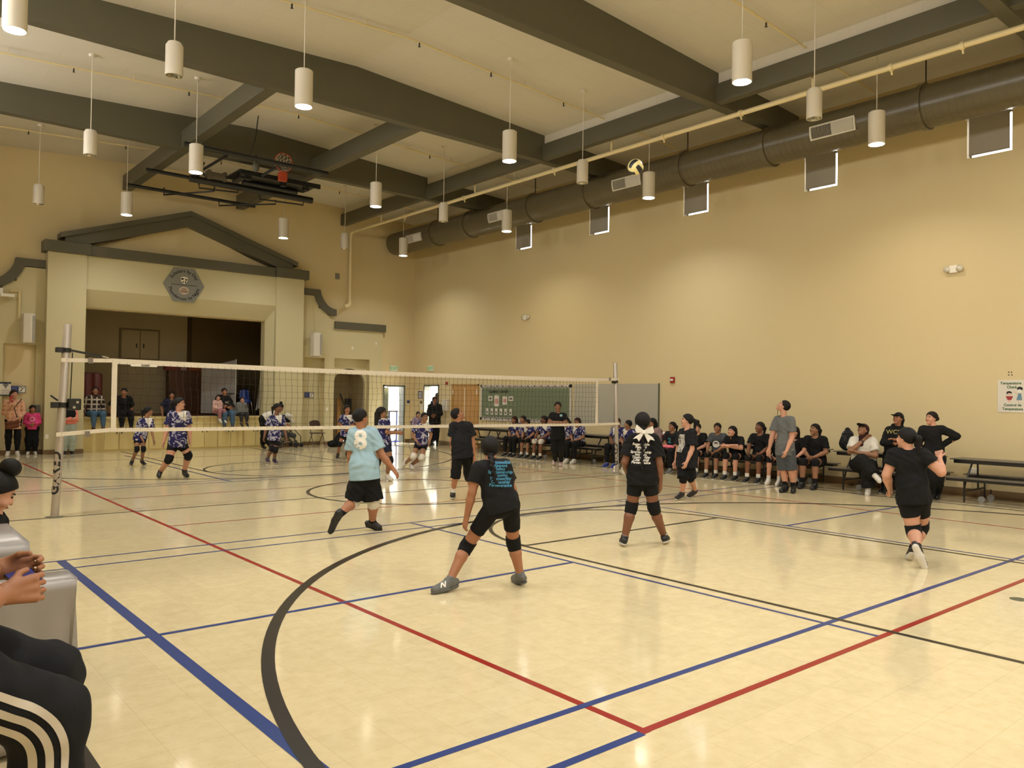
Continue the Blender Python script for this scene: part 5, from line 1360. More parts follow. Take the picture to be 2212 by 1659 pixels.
cafe(6.0, 7.93, 'black folding table behind the woman in the white shirt')
cafe(8.2, 10.95, 'black folding table behind the black-shirt girls and the coach')
cafe(11.2, 13.75, 'black folding table behind the bow girl with balls on it')
cafe(14.05, 16.95, 'black folding table behind the crossed-arms woman')
cafe(17.3, 20.3, 'black folding table farthest along the wall under the green board')
p = Vector((15.17, 12.28, .74 + .105)); volleyball(p, .105, [BRED, BWH, BRED], 'red and white volleyball on the table behind the bow girl')
volleyball(Vector((15.2, 12.02, .74 + .105)), .105, [BWH, BWH, BNAV], 'mostly white volleyball on the table beside the red one')
# bottle on the bench
b = fl(1898, 1014, .435); b.x = 14.86
bt = empty('water_bottle', b, 'silver-blue water bottle standing on the bench right of the woman in white', 'water bottle')
mb = MB(); mb.lathe((14.84, b.y, .436), [(0, 0), (.034, 0), (.036, .01), (.036, .17), (.02, .205), (.02, .215)], 20); mb.build('bottle_body', mat('bottle_steel', (110, 140, 165), .25, metal=.6), bt, smooth=True)
mb = MB(); mb.lathe((14.84, b.y, .65), [(.023, 0), (.023, .03), (0, .032)], 16); mb.build('bottle_cap', BLACK, bt, smooth=True)
# bags
DOTS = pattern('bag_polka', (20, 20, 22), (190, 186, 180), 34, .66)
bg1 = empty('backpack', (15.2, 7.75, .74), 'black backpack with white spots standing on the table left of the woman in white', 'backpack')
npmesh('bag_body', [surf([rcone((15.2, 7.72, .90), (15.22, 7.72, 1.05), .15, .11, .03), rcone((15.22, 7.7, 1.08), (15.22, 7.72, 1.16), .08, .05, .03)], .012, 'b', cuts=[(V3(0, 0, .745), V3(0, 0, -1))])], DOTS, bg1)
mb = MB(); mb.tube([(15.07, 7.68, 1.05), (15.0, 7.66, .95), (15.07, 7.68, .8)], .012, 6); mb.build('shoulder_strap', BLACK, bg1)
bg2 = empty('duffel_bag', (15.2, 8.0, .74), 'low plain black bag on the table beside the spotted backpack', 'bag')
npmesh('bag_body', [surf([rcone((15.25, 8.32, .83), (15.25, 8.58, .83), .125, .11, .05)], .012, 'b', cuts=[(V3(0, 0, .745), V3(0, 0, -1))], noise=.004)], CBLK, bg2)

# ---------------------------------------------------------------- silver-covered scorer tables at left
SILK = mat('silver_cloth', (146, 142, 140), .42, metal=.35, var=.06, vscale=3, bump=.25, bscale=7)
def drape(name, x0, x1, y0, y1, z, flare, zb, lab, amp=.012, waves=9, seed=1):
    rn_ = random.Random(seed); ph = [rn_.uniform(0, 6.28) for _ in range(6)]
    o = empty(name, ((x0 + x1) / 2, (y0 + y1) / 2, 0), lab, 'tablecloth')
    per = []; n_ = 40
    for i in range(n_): per.append((x0 + (x1 - x0) * i / n_, y0, 0, -1))
    for i in range(n_): per.append((x1, y0 + (y1 - y0) * i / n_, 1, 0))
    for i in range(n_): per.append((x1 - (x1 - x0) * i / n_, y1, 0, 1))
    for i in range(n_): per.append((x0, y1 - (y1 - y0) * i / n_, -1, 0))
    N = len(per); L_ = 14; vs = []
    for j in range(L_ + 1):
        t = j / L_
        for i, (x, y, nx, ny) in enumerate(per):
            c = math.sin(i * waves * 2 * PI / N + ph[0] + 1.2 * math.sin(t * 2 + ph[1])) + .5 * math.sin(i * waves * 3.3 * 2 * PI / N + ph[2])
            off = flare * t + amp * c * min(1, t * 1.6); k = i % n_; cf = max(0, 1 - min(k, n_ - k) / 3)
            vs.append((x + nx * off, y + ny * off, z - (z - zb) * t + .006 * math.sin(i * .7) * (t > .95)))
    fs = [(j * N + i, j * N + (i + 1) % N, (j + 1) * N + (i + 1) % N, (j + 1) * N + i) for j in range(L_) for i in range(N)]
    mb = MB(); mb.add(vs, [tuple(f[::-1]) for f in fs]); top = tuple(range(N)); mb.add([vs[i] for i in range(N)], [top])
    c = mb.build('cloth', SILK, o, smooth=True); s_ = c.modifiers.new('solid', 'SOLIDIFY'); s_.thickness = .003
    return o
drape('tablecloth', -.15, .885, 4.31, 4.53, .81, .0, .03, 'silver cloth over the nearer narrow table at the left edge', amp=.018, waves=7, seed=2)
drape('tablecloth', -.25, .765, 4.86, 5.6, .915, .05, .10, 'silver cloth over the taller box behind the nearer table', amp=.022, waves=8, seed=5)

# ---------------------------------------------------------------- stroller, chair, bags near the stage
def S(px, py, Y): return onY(px, py, Y)
st = empty('stroller', onY(645, 960, 23.7), 'black folding stroller with white blanket beside the stage', 'stroller')
Ys = 23.75
wA, wB, wC = S(606, 954, Ys), S(640, 957, Ys), S(651, 958, Ys)
for w_, r in ((wA, .125), (wB, .075), (wC, .075)):
    for dy in (-.0, .42):
        mb = MB(); cz_ = r + .004; mb.tube([(w_.x + math.cos(t) * (r - .02), Ys + dy, cz_ + math.sin(t) * (r - .02)) for t in [2 * PI * i / 22 for i in range(23)]], .02, 8, cap=False)
        mb.tube([(w_.x, Ys + dy - .02, cz_), (w_.x, Ys + dy + .02, cz_)], .03, 8)
        for k in range(3):
            a = k * PI / 3; mb.tube([(w_.x - math.cos(a) * (r - .02), Ys + dy, cz_ - math.sin(a) * (r - .02)), (w_.x + math.cos(a) * (r - .02), Ys + dy, cz_ + math.sin(a) * (r - .02))], .008, 5)
        mb.build('wheel', BLACK, st, smooth=True)
ax = wA.x; bx_ = wC.x - .05
for dy in (0, .42):
    for pts in ([(ax - .08, Ys + dy, 1.0), (ax + .1, Ys + dy, .62), (bx_, Ys + dy, .08)], [(ax, Ys + dy, .12), (ax + .22, Ys + dy, .4), (ax + .42, Ys + dy, .62), (bx_ + .02, Ys + dy, .35), (bx_ + .03, Ys + dy, .08)], [(ax, Ys + dy, .12), (bx_ - .1, Ys + dy, .22)]):
        mb = MB(); mb.tube(pts, .014, 8); mb.build('frame_tube', BLACK, st, smooth=True)
npmesh('seat', [surf([rcone((ax + .12, Ys + .1, .42), (ax + .5, Ys + .1, .38), .09, .07, .03), rcone((ax + .12, Ys + .32, .42), (ax + .5, Ys + .32, .38), .09, .07, .06), rcone((ax + .1, Ys + .2, .45), (ax + .02, Ys + .2, .80), .13, .10, .05)], .014, 's')], CDGR, st)
npmesh('canopy', [surf([ell(V3(ax + .16, Ys + .21, .84), np.eye(3), [.25, .23, .2], .02, cuts=((V3(0, 0, .80), V3(0, 0, -1)),))], .014, 's')], CBLK, st)
o = empty('blanket', (ax + .4, Ys + .1, .9), 'white blanket draped over the stroller canopy', 'blanket')
npmesh('blanket_cloth', [surf([rcone((ax + .22, Ys + .05, 1.03), (ax + .42, Ys + .05, .82), .07, .05, .02), rcone((ax + .3, Ys - .02, 1.0), (ax + .36, Ys + .2, .86), .06, .06, .05)], .012, 'b', noise=.008)], CWHT, o)
# folding chair
MRN = mat('chair_maroon', (58, 34, 30), .4, var=.05)
def folding_chair(px, py, Y, lab, ang=0):
    c = S(px, py, Y); o = empty('folding_chair', (c.x, Y, 0), lab, 'folding chair')
    def P_(x, y, z): r = Matrix.Rotation(ang, 3, 'Z') @ Vector((x, y, 0)); return (c.x + r.x, Y + r.y, z)
    for s_ in (-1, 1):
        mb = MB(); mb.tube([P_(s_ * .21, -.22, .012), P_(s_ * .2, .0, .42), P_(s_ * .19, .12, .62), P_(s_ * .17, .2, .82)], .012, 8); mb.build('front_leg', MRN, o, smooth=True)
        mb = MB(); mb.tube([P_(s_ * .19, .25, .012), P_(s_ * .18, -.05, .44)], .012, 8); mb.build('rear_leg', MRN, o, smooth=True)
    for yy, zz in ((-.17, .12), (.2, .12)):
        mb = MB(); mb.tube([P_(-.2, yy, zz), P_(.2, yy, zz)], .009, 8); mb.build('stretcher', MRN, o, smooth=True)
    mb = MB(); mb.prism([P_(-.2, -.2, .43), P_(.2, -.2, .43), P_(.19, .16, .43), P_(-.19, .16, .43)], (0, 0, .025)); mb.build('seat', MRN, o, bevel=.01)
    mb = MB(); q = []
    for i in range(9): a = PI * i / 8; q.append(P_(.18 * math.cos(a), .17, .72 + .14 * math.sin(a) ** .6))
    mb.prism(q + [P_(-.18, .15, .62), P_(.18, .15, .62)], (0, .02, 0)); mb.build('backrest', MRN, o, bevel=.005)
    return o
folding_chair(684, 962, 23.9, 'dark maroon folding chair standing by the wall recess', PI * .0)
bgp = empty('backpack', onY(722, 962, 23.6), 'black bag slumped on the floor right of the folding chair', 'bag')
c = onY(722, 955, 23.4)
npmesh('bag_body', [surf([rcone((c.x - .14, 23.4, .11), (c.x + .16, 23.4, .13), .10, .13, .04), rcone((c.x + .1, 23.4, .2), (c.x + .2, 23.4, .42), .12, .07, .05)], .014, 'b', cuts=[(V3(0, 0, .004), V3(0, 0, -1))], noise=.006)], CBLK, bgp)
# things behind the arch
o = empty('folded_table', (13.0, 25.6, 0), 'brown folded tabletop leaning inside the arched doorway', 'folded table')
mb = MB(); mb.prism([(12.75, 25.5, .01), (13.12, 25.5, .01), (13.2, 25.8, 1.92), (12.83, 25.8, 1.92)], (0, .04, 0)); mb.build('tabletop', WOOD, o, bevel=.01)
o = empty('folded_table', (13.4, 25.4, 0), 'narrow brown board leaning right of the folded tabletop inside the arch', 'folded table')
mb = MB(); mb.prism([(13.3, 25.3, .01), (13.45, 25.3, .01), (13.58, 25.6, 1.6), (13.43, 25.6, 1.6)], (0, .05, 0)); mb.build('tabletop', WOOD, o, bevel=.01)
o = empty('black_case', (13.7, 25.4, 0), 'tall black padded case standing inside the arched doorway', 'case')
mb = MB(); mb.box((13.62, 25.3, .01), (13.85, 25.45, 1.58)); mb.build('case_body', CLR, o, bevel=.03)
mb = MB(); mb.tube([(13.62, 25.29, 1.2), (13.4, 25.35, 1.75)], .03, 8); mb.build('case_strap', CLR, o)
o = empty('blue_cart', (15.2, 24.3, 0), 'blue upright hand cart in front of the grey-green door', 'cart')
c = onY(856, 950, 24.3); CB = mat('cart_blue', (40, 60, 150), .4)
for dx in (0, -.3):
    mb = MB(); mb.tube([(c.x + dx, 24.3, .06), (c.x + dx, 24.3, 1.12)], .02, 8); mb.build('upright', CB, o, smooth=True)
mb = MB(); mb.tube([(c.x - .34, 24.3, 1.14), (c.x + .04, 24.3, 1.14)], .022, 8); mb.build('handle', BLACK, o, smooth=True)
mb = MB(); mb.box((c.x - .34, 24.1, .06), (c.x + .04, 24.34, .09)); mb.build('toe_plate', CB, o)
for dx in (0, -.3):
    mb = MB(); mb.tube([(c.x + dx - .02, 24.36, .06), (c.x + dx + .02, 24.36, .06)], .055, 14); mb.build('wheel', BLACK, o, smooth=True)

# ---------------------------------------------------------------- things on the stage
def bx3(nm, a, b, m, par=None, **k): mb = MB(); mb.box(a, b); return mb.build(nm, m, par, **k)
q0, q1 = onY(262, 712, 28.88), onY(340, 776, 28.88)
o = empty('wall_hatch', ((q0.x + q1.x) / 2, 28.88, q1.z), 'pair of closed hatch doors in the stage back wall', 'hatch')
HT = mat('hatch_paint', (134, 120, 92), .7, var=.03)
bx3('hatch_frame', (q0.x - .06, 28.84, q1.z - .06), (q1.x + .06, 28.88, q0.z + .06), HT, o, bevel=.01)
mx_ = (q0.x + q1.x) / 2
for a, b in ((q0.x, mx_ - .012), (mx_ + .012, q1.x)):
    d = bx3('door', (a, 28.81, q1.z), (b, 28.84, q0.z), STG, o, bevel=.008); hx_ = b - .1 if a == q0.x else a + .1
    bx3('pull', (hx_ - .02, 28.80, q1.z + .36), (hx_ + .02, 28.81, q1.z + .5), PULL, d)
c0, c1 = onY(362, 800, 28.2), onY(440, 800, 28.2)
o = empty('storage_cupboard', ((c0.x + c1.x) / 2, 28.2, .97), 'tall brown two-door cupboard at the back of the stage', 'cupboard')
zt = onY(400, 800, 28.1).z
bx3('carcass', (c0.x, 28.05, .97), (c1.x, 28.38, zt), DWOOD, o, bevel=.01); mx_ = (c0.x + c1.x) / 2
for a, b in ((c0.x + .02, mx_ - .01), (mx_ + .01, c1.x - .02)): d = bx3('door', (a, 28.02, 1.05), (b, 28.05, zt - .04), DWOOD, o, bevel=.005); bx3('handle', ((b - .08) if b < mx_ else a + .06, 28.0, 1.9), ((b - .06) if b < mx_ else a + .08, 28.02, 2.05), BLACK, d)
for k, (dx, w_, hh, mm, nm) in enumerate(((.0, .45, .2, mat('box_red', (130, 40, 26), .6), 'red cardboard box at left on top of the stage cupboard'), (.5, .2, .22, mat('box_white', (180, 140, 140), .6), 'small pale box on top of the stage cupboard'), (.75, .55, .18, mat('box_orange', (150, 70, 24), .6), 'flat orange box on top of the stage cupboard'))):
    o = empty('box', (c0.x + dx, 28.2, zt), nm, 'box'); bx3('box_body', (c0.x + dx - .1, 28.08, zt + .003), (c0.x + dx - .1 + w_, 28.33, zt + hh), mm, o)
e0, e1 = onY(438, 800, 27.0), onY(499, 778, 27.0)
o = empty('rolling_whiteboard', ((e0.x + e1.x) / 2, 27, .97), 'pale grey rolling board standing on the stage beside the cupboard', 'board')
mb = MB(); mb.prism([(e0.x, 27.1, 1.02), (e1.x, 26.6, 1.02), (e1.x, 26.6, e1.z + .0), (e0.x + (e1.x - e0.x) * .6, 26.8, e1.z - .12), (e0.x, 27.1, e1.z - .22)], (0, .03, 0)); mb.build('board_panel', mat('board_pale', (150, 144, 136), .6, var=.04), o)
mb = MB(); mb.tube([(e1.x + .02, 26.58, .97), (e1.x + .02, 26.58, e1.z + .02)], .02, 8); mb.tube([(e1.x - .1, 26.3, .985), (e1.x + .02, 26.58, 1.2), (e1.x + .1, 26.9, .985)], .016, 6); mb.build('board_stand', WHITE, o)
for k, (px, nm) in enumerate(((187, 'left one of two dark red-brown tall tubs at the stage left'), (207, 'right one of two dark red-brown tall tubs at the stage left'))):
    c = onY(px, 850, 26.2); zt_ = onY(px, 804, 26.2).z; o = empty('storage_tub', (c.x, 26.2, .97), nm, 'tub', 'tall tubs at stage left')
    mb = MB(); mb.lathe((c.x, 26.2, .97), [(0, 0), (.17, 0), (.17, zt_ - 1.05), (.14, zt_ - 1.0), (0, zt_ - .97)], 24); mb.build('tub_body', mat('tub_brown', (96, 40, 26), .5, var=.1), o, smooth=True)
    mb = MB(); mb.tube([(c.x, 26.2, 1.5), (c.x, 26.2, 1.56)], .178, 24); mb.build('tub_band', mat('band_brown', (60, 34, 24), .5), o)
f0 = onY(566, 800, 25.3)
o = empty('flag', (f0.x, 25.4, .97), 'white and red flag hanging at the right side of the stage', 'flag')
mb = MB(); mb.tube([(f0.x + .1, 25.35, .97), (f0.x + .1, 25.35, 3.3)], .014, 8); mb.sphere((f0.x + .1, 25.35, 3.33), .03); mb.build('flag_pole', mat('brass', (120, 96, 50), .3, metal=.8), o, smooth=True)
FLM = [mat('flag_white', (196, 190, 180), .8), mat('flag_red', (150, 36, 34), .8)]
mb = MB()
for i in range(10):
    for j in range(8):
        def fp(i, j): t = i / 10; u = j / 8; return (f0.x + .1 - u * (.05 + .26 * t), 25.30 + .05 * math.sin(j * 1.9 + i * .3), 3.2 - t * 1.9 - u * .15)
        mb.add([fp(i, j), fp(i + 1, j), fp(i + 1, j + 1), fp(i, j + 1)], [(0, 1, 2, 3)], 1 if (i > 5 and j < 3) else 0)
fo = mb.build('flag_cloth', FLM, o); s_ = fo.modifiers.new('solid', 'SOLIDIFY'); s_.thickness = .006
c = onY(533, 868, 26.0)
o = empty('plastic_chair', (c.x, 26, .97), 'blue plastic chair at the back right of the stage', 'chair')
CHB = mat('chair_blue', (34, 60, 130), .4)
npmesh('seat_shell', [surf([rcone((c.x - .13, 26, 1.42), (c.x + .13, 26, 1.42), .045, .045, .02), rcone((c.x - .13, 26.2, 1.5), (c.x - .12, 26.22, 1.78), .05, .04, .04), rcone((c.x + .13, 26.2, 1.5), (c.x + .12, 26.22, 1.78), .05, .04, .04), rcone((c.x, 26.2, 1.5), (c.x, 26.22, 1.78), .08, .07, .05), rcone((c.x, 26.05, 1.43), (c.x, 26.16, 1.45), .12, .1, .05)], .014, 's')], CHB, o)
for dx in (-.18, .18):
    for dy in (-.1, .25):
        mb = MB(); mb.tube([(c.x + dx * .7, 26 + dy * .6, 1.42), (c.x + dx, 26 + dy, .97)], .012, 6); mb.build('leg', CHROME, o)
o = empty('folding_table', (c.x, 26.9, .97), 'pale-topped table at the back right of the stage', 'table')
bx3('tabletop', (c.x - .45, 26.6, 1.68), (c.x + .55, 27.1, 1.71), LAMT, o)
for dx in (-.4, .5): mb = MB(); mb.tube([(c.x + dx, 26.85, .97), (c.x + dx, 26.85, 1.68)], .015, 6); mb.build('leg', BLACK, o)
for px, nm in ((228, 'left stage spotlight hanging under the dark opening edge'), (372, 'right stage spotlight hanging under the dark opening edge')):
    c = onY(px, 668, 26.2); o = empty('stage_light', (c.x, 26.2, 4.6), nm, 'stage light', 'unlit stage lights')
    mb = MB(); mb.tube([(c.x, 26.2, 4.6), (c.x, 26.2, 4.35)], .015, 8); mb.build('hanger', BLACK, o); mb = MB(); mb.tube([(c.x, 26.25, 4.32), (c.x + .22, 26.05, 4.22)], .09, 14); mb.build('light_can', mat('can_grey', (90, 84, 70), .5), o, smooth=True)
# ---------------------------------------------------------------- players and adults, one by one
def fig(G_, spec, label, th, fth=None, fp=0, **k):
    G = fl(*G_)
    J = joints(G, spec)
    return person(J, label, front=facing(G, th), face=facing(G, fth if fth is not None else th, fp), **k), J, G
WTX = mat('shirt_print_white', (214, 210, 200), .7, var=0); BTX = mat('shirt_print_blue', (66, 140, 176), .7, var=0)
# centre player
r_, J, G = fig((1050, 1275), dict(hd=(1059, 969, .10), nk=(1060, 1003, .02), sA=(1034, 1012, .0), sB=(1090, 1007, .02), eA=(1020, 1062, -.02), eB=(1107, 1058, .08), wA=(1008, 1117, .02), wB=(1096, 1096, .28),
    hA=(1066, 1094, .0), hB=(1102, 1090, .0), kA=(1008, 1180, .12), kB=(1109, 1172, .16), aA=('F', 972, 1277, .10), aB=('F', 1123, 1265, .10), tA=('F', 934, 1284, .03), tB=('F', 1109, 1256, .03)),
    'crouching player with blue printed shirt back, long braid and grey sneakers at centre court', 0, s=.92, g=1.02, sk='a', hair='braid', extra={'braid': [V3(*RT(1063, 1000, fl(1050, 1275), -.12)), V3(*RT(1071, 1042, fl(1050, 1275), -.16))]},
    top=1, topm=CBLK2, sleeve=.62, hem=.06, loose=.012, botm=CBLK, bhem=.62, pads=CBLK, shoe=SHOEG, sole=SHOEG, sock=.03, sockm=CPURP, h=.008)
sh = child(r_, 'shirt'); a_, rr_ = camdirs(G)
back = -a_
for i, t in enumerate(['Responsible', 'Respect', 'Safety', 'Sportsmanship', 'Integrity', 'Trustworthy', 'Citizenship', 'Perseverance']):
    project_text(t, .037, RT(1082, 1004 + i * 7.2, G, -.3), back, (0.03, 0, 1), sh, BTX, r_, bold=.0008)
SN = [o for o in bpy.data.objects if o.parent == r_ and o.name.startswith('shoe')][0]
project_text('N', .06, RT(955, 1274, G, -.3), -a_ , (0, 0, 1), SN, WTX, SN, name='shoe_letter', bold=.003)
# number 8 boy
r_, J, G = fig((800, 1152), dict(hd=(779, 902, .0), nk=(781, 930, 0), sA=(764, 938, .0), sB=(803, 936, 0), eA=(757, 985, .05), eB=(826, 984, -.02), wA=(760, 1012, .2), wB=(848, 1012, -.02),
    hA=(778, 1030, 0), hB=(798, 1030, 0), kA=(765, 1084, .02), kB=(806, 1084, .04), aA=(733, 1112, -.22), aB=('F', 804, 1146, .10), tA=(714, 1150, -.20), tB=('F', 823, 1146, .03)),
    'boy in light blue shirt with large white number 8 and black shorts, walking right', 8, fth=50, s=.98, g=1.12, sk='a', hair='short', top=1, topm=CLBL, sleeve=.72, hem=.03, loose=.025, botm=CBLK, bhem=.90, bloose=.03, pads=CWHT, shoe=SHOEB, sole=SHOEB, sock=.14, sockm=CBLK, h=.008, female=False)
sh = child(r_, 'shirt'); a_, rr_ = camdirs(G)
project_text('8', .31, RT(778, 954, G, -.3), -a_, (0, 0, 1), sh, WTX, r_, name='number', bold=.012)
STW = mat('stripe_white', (196, 192, 182), .8, var=0)
# boy in black
r_, J, G = fig((985, 1080), dict(hd=(988, 895, .0), nk=(991, 913, 0), sA=(979, 920, 0), sB=(1013, 921, 0), eA=(976, 953, 0), eB=(1021, 952, 0), wA=(979, 978, .02), wB=(1024, 984, 0),
    hA=(990, 973, 0), hB=(1008, 973, 0), kA=(985, 1020, 0), kB=(1012, 1022, .25), aA=('F', 978, 1079, .10), aB=('F', 1017, 1068, .10), tA=('F', 982, 1074, .03), tB=('F', 1022, 1063, .03)),
    'boy in all black looking up to the right, standing behind the centre player', 10, fth=80, fp=30, s=.95, g=.95, sk='a', hair='short', top=1, topm=CBLK2, sleeve=.7, hem=.13, loose=.03, bottom='trousers', botm=CBLK, bhem=.28, bloose=.02, sock=.12, sockm=CWHT, h=.009)
# bow girl
r_, J, G = fig((1390, 1181), dict(hd=(1388, 912, 0), nk=(1388, 941, 0), sA=(1366, 951, 0), sB=(1412, 951, 0), eA=(1350, 998, -.03), eB=(1424, 1002, -.02), wA=(1356, 1024, .18), wB=(1426, 1042, .02),
    hA=(1374, 1036, 0), hB=(1402, 1036, 0), kA=(1364, 1096, .03), kB=(1412, 1096, .03), aA=('F', 1349, 1180, .10), aB=('F', 1434, 1175, .10), tA=('F', 1343, 1172, .03), tB=('F', 1443, 1167, .03)),
    'player seen from behind with white printed shirt back, big white hair bow and braid', 0, s=.97, g=1.1, sk='b', hair='braid', extra={'braid': [V3(*RT(1389, 945, fl(1390, 1181), -.13)), V3(*RT(1386, 1012, fl(1390, 1181), -.17))]},
    top=1, topm=CBLK, sleeve=.72, hem=.06, loose=.03, botm=CBLK, bhem=.55, pads=CBLK, shoe=SHOEB, sole=SHOEW, sock=.03, sockm=CWHT, h=.008)
sh = child(r_, 'shirt'); a_, rr_ = camdirs(G)
for i, t in enumerate(['Responsible', 'Respect', 'Safety', 'Sportsmanship', 'Integrity', 'Trustworthy', 'Citizenship', 'Perseverance']):
    project_text(t, .040, RT(1384, 962 + i * 5.7, G, -.3), -a_, (0.02, 0, 1), sh, WTX, r_, bold=.0012, shear=.2)
# the bow itself
c0 = Vector(RT(1391, 933, G, -.165)); bw = []
BOW = mat('bow_white', (214, 212, 206), .7, var=.03)
def bowpart(pts, d=.014):
    mb = MB(); mb.prism([c0 + rr_ * p[0] + Vector((0, 0, 1)) * p[1] - a_ * (p[2] if len(p) > 2 else 0) for p in pts], a_ * d); return mb
for nm, pts in (('bow_loop', [(0, .015), (-.05, .06, .03), (-.085, .085, .03), (-.10, .02, .03), (-.085, -.01, .02), (0, -.015)]), ('bow_loop', [(0, .015), (.05, .05, .03), (.10, .07, .03), (.115, .0, .03), (.09, -.02, .02), (0, -.015)]),
                ('bow_tail', [(-.01, .0), (-.09, -.05), (-.125, -.085), (-.08, -.075), (-.055, -.115), (0, -.02)]), ('bow_tail', [(.01, .0), (.10, -.06), (.125, -.10), (.075, -.085), (.05, -.125), (0, -.02)])):
    bowpart(pts).build(nm, BOW, r_, bevel=.005)
bowpart([(-.02, .02, .02), (.02, .02, .02), (.02, -.02, .02), (-.02, -.02, .02)], .03).build('bow_knot', BOW, r_, bevel=.006)
# running girl at the right
r_, J, G = fig((1974, 1216), dict(hd=(1957, 946, 0), nk=(1962, 972, 0), sA=(1932, 984, 0), sB=(1992, 983, 0), eA=(1915, 1026, -.02), eB=(2033, 1020, -.02), wA=(1922, 1056, .12), wB=(2029, 991, .05),
    hA=(1960, 1078, 0), hB=(1988, 1078, .02), kA=(1974, 1148, .0), kB=(1990, 1138, .22), aA=(1981, 1184, -.25), aB=('F', 1972, 1212, .12), tA=(1998, 1226, -.25), tB=('F', 1963, 1209, .03)),
    'girl in plain black shirt and shorts running away at the right with one sole raised', -6, fth=-60, s=.97, g=1.22, sk='c', hair='pony', top=1, topm=CBLK, sleeve=.5, hem=.05, loose=.02, botm=CBLK, bhem=.55, pads=CBLK, shoe=SHOEB, sole=SHOEW, sock=.10, sockm=CBLK, h=.008,
    handA=dict(n=(0, 1, 0), side=(0, 0, 1), curl=1.3), handB=dict(n=(1, 0, 0), side=(0, 0, 1), curl=1.2))
# referee / coach in grey
r_, J, G = fig((1700, 1064), dict(hd=(1693, 877, 0), nk=(1693, 897, 0), sA=(1679, 907, .12), sB=(1709, 908, -.10), eA=(1668, 942, .06), eB=(1711, 944, -.12), wA=(1662, 970, .02), wB=(1699, 974, -.24),
    hA=(1689, 978, .03), hB=(1704, 978, -.03), kA=(1693, 1018, .04), kB=(1710, 1018, -.02), aA=('F', 1697, 1063, .11), aB=('F', 1714, 1064, .11), tA=('F', 1678, 1066, .03), tB=('F', 1707, 1071, .03)),
    'coach in grey shirt and grey shorts with whistle looking up toward the ball', -112, fth=-85, fp=35, s=1.03, g=1.08, sk='c', hair='buzz', top=1, topm=CGRY, sleeve=.7, hem=.04, loose=.02, botm=CDGR, bhem=.92, bloose=.02, sock=.10, sockm=CBLK, sole=SHOEB, h=.009, female=False)
mb = MB(); q = J['hd'] ; fdir = facing(G, -65, 10)
p0 = Vector(q + fdir * .12 - V3(0, 0, .04)); mb.tube([p0, p0 + Vector((0, 0, -.12)), Vector(J['nk'] + facing(G, -60) * .12 - V3(0, 0, .06)), Vector(J['nk'] + facing(G, -60) * .05 + V3(0, 0, .02))], .006, 6); mb.build('whistle_lanyard', mat('lanyard_maroon', (70, 24, 26), .7), r_)
mb = MB(); mb.tube([p0, p0 - Vector(fdir) * .05], .014, 8); mb.build('whistle', BLACK, r_)
# girl with printed card on her shirt
r_, J, G = fig((1476, 1080), dict(hd=(1484, 908, 0), nk=(1485, 928, 0), sA=(1474, 935, .12), sB=(1496, 936, -.11), eA=(1465, 969, .14), eB=(1495, 970, -.15), wA=(1460, 996, .12), wB=(1484, 997, -.22),
    hA=(1479, 995, .04), hB=(1489, 995, -.04), kA=(1476, 1033, -.06), kB=(1491, 1032, .08), aA=('F', 1473, 1079, .11), aB=('F', 1501, 1073, .11), tA=('F', 1453, 1083, .03), tB=('F', 1486, 1075, .03)),
    'girl in black shirt with white square print, ponytail, walking left before the bench', -112, fth=-92, fp=5, s=.97, g=1.0, sk='c', hair='pony', top=1, topm=CBLK2, sleeve=.75, hem=.12, loose=.04, botm=CBLK, bhem=1.0, bloose=.02, pads=CBLK, sock=.04, sockm=CPURP, h=.009)
f_ = facing(G, -122)
CARD = pattern('card_print', (40, 40, 42), (170, 166, 158), 22, .42)
patch(.17, .30, (J['sA'] + J['sB']) / 2 - V3(0, 0, .17) + f_ * .05, f_, (0, 0, 1), child(r_, 'shirt'), CARD, r_, 'card_print')
# jersey players
def jersey(G_, spec, label, th, fth, fp=0, **k):
    k.setdefault('hair', 'pony')
    return fig(G_, spec, label, th, fth, fp, top=1, topm=JERS, sleeve=.75, hem=.07, loose=.02, botm=k.pop('botm', CBLK), bhem=k.pop('bhem', .45), h=k.pop('h', .010), white=k.pop('white', 'B'), group='home team in navy and white splash jerseys', **k)
PG = 'x'
jersey((378, 1034), dict(hd=(388, 871, 0), nk=(386, 888, 0), sA=(370, 896, 0), sB=(402, 896, 0), eA=(361, 926, .02), eB=(409, 924, .02), wA=(354, 953, -.02), wB=(410, 948, -.02), hA=(375, 958, 0), hB=(392, 958, 0), kA=(365, 992, -.1), kB=(407, 984, .03),
    aA=('F', 346, 1032, .12), aB=('F', 398, 1030, .12), tA=('F', 345, 1037, .03), tB=('F', 409, 1033, .03)), 'largest navy jersey player walking near the stage, black knee pads and black shoes', 175, 110, s=1.02, g=1.15, sk='c', pads=CBLK, sock=.06, sockm=CBLK, sole=SHOEB, botm=CBLK, bhem=.5)
jersey((298, 1009), dict(hd=(321, 888, 0), nk=(318, 900, 0), sA=(304, 908, .0), sB=(326, 909, 0), eA=(299, 930, 0), eB=(327, 929, -.1), wA=(308, 950, -.15), wB=(332, 950, -.15), hA=(296, 947, 0), hB=(308, 947, 0), kA=(296, 971, -.12), kB=(310, 971, -.12),
    aA=('F', 285, 1006, .10), aB=('F', 306, 1005, .10), tA=('F', 282, 1009, .03), tB=('F', 317, 1007, .03)), 'smallest navy jersey player crouching forward left of the big one', 150, 90, s=.88, g=.85, sk='d', hair='pony', pads=CBLK, sock=.12, sockm=CPURP)
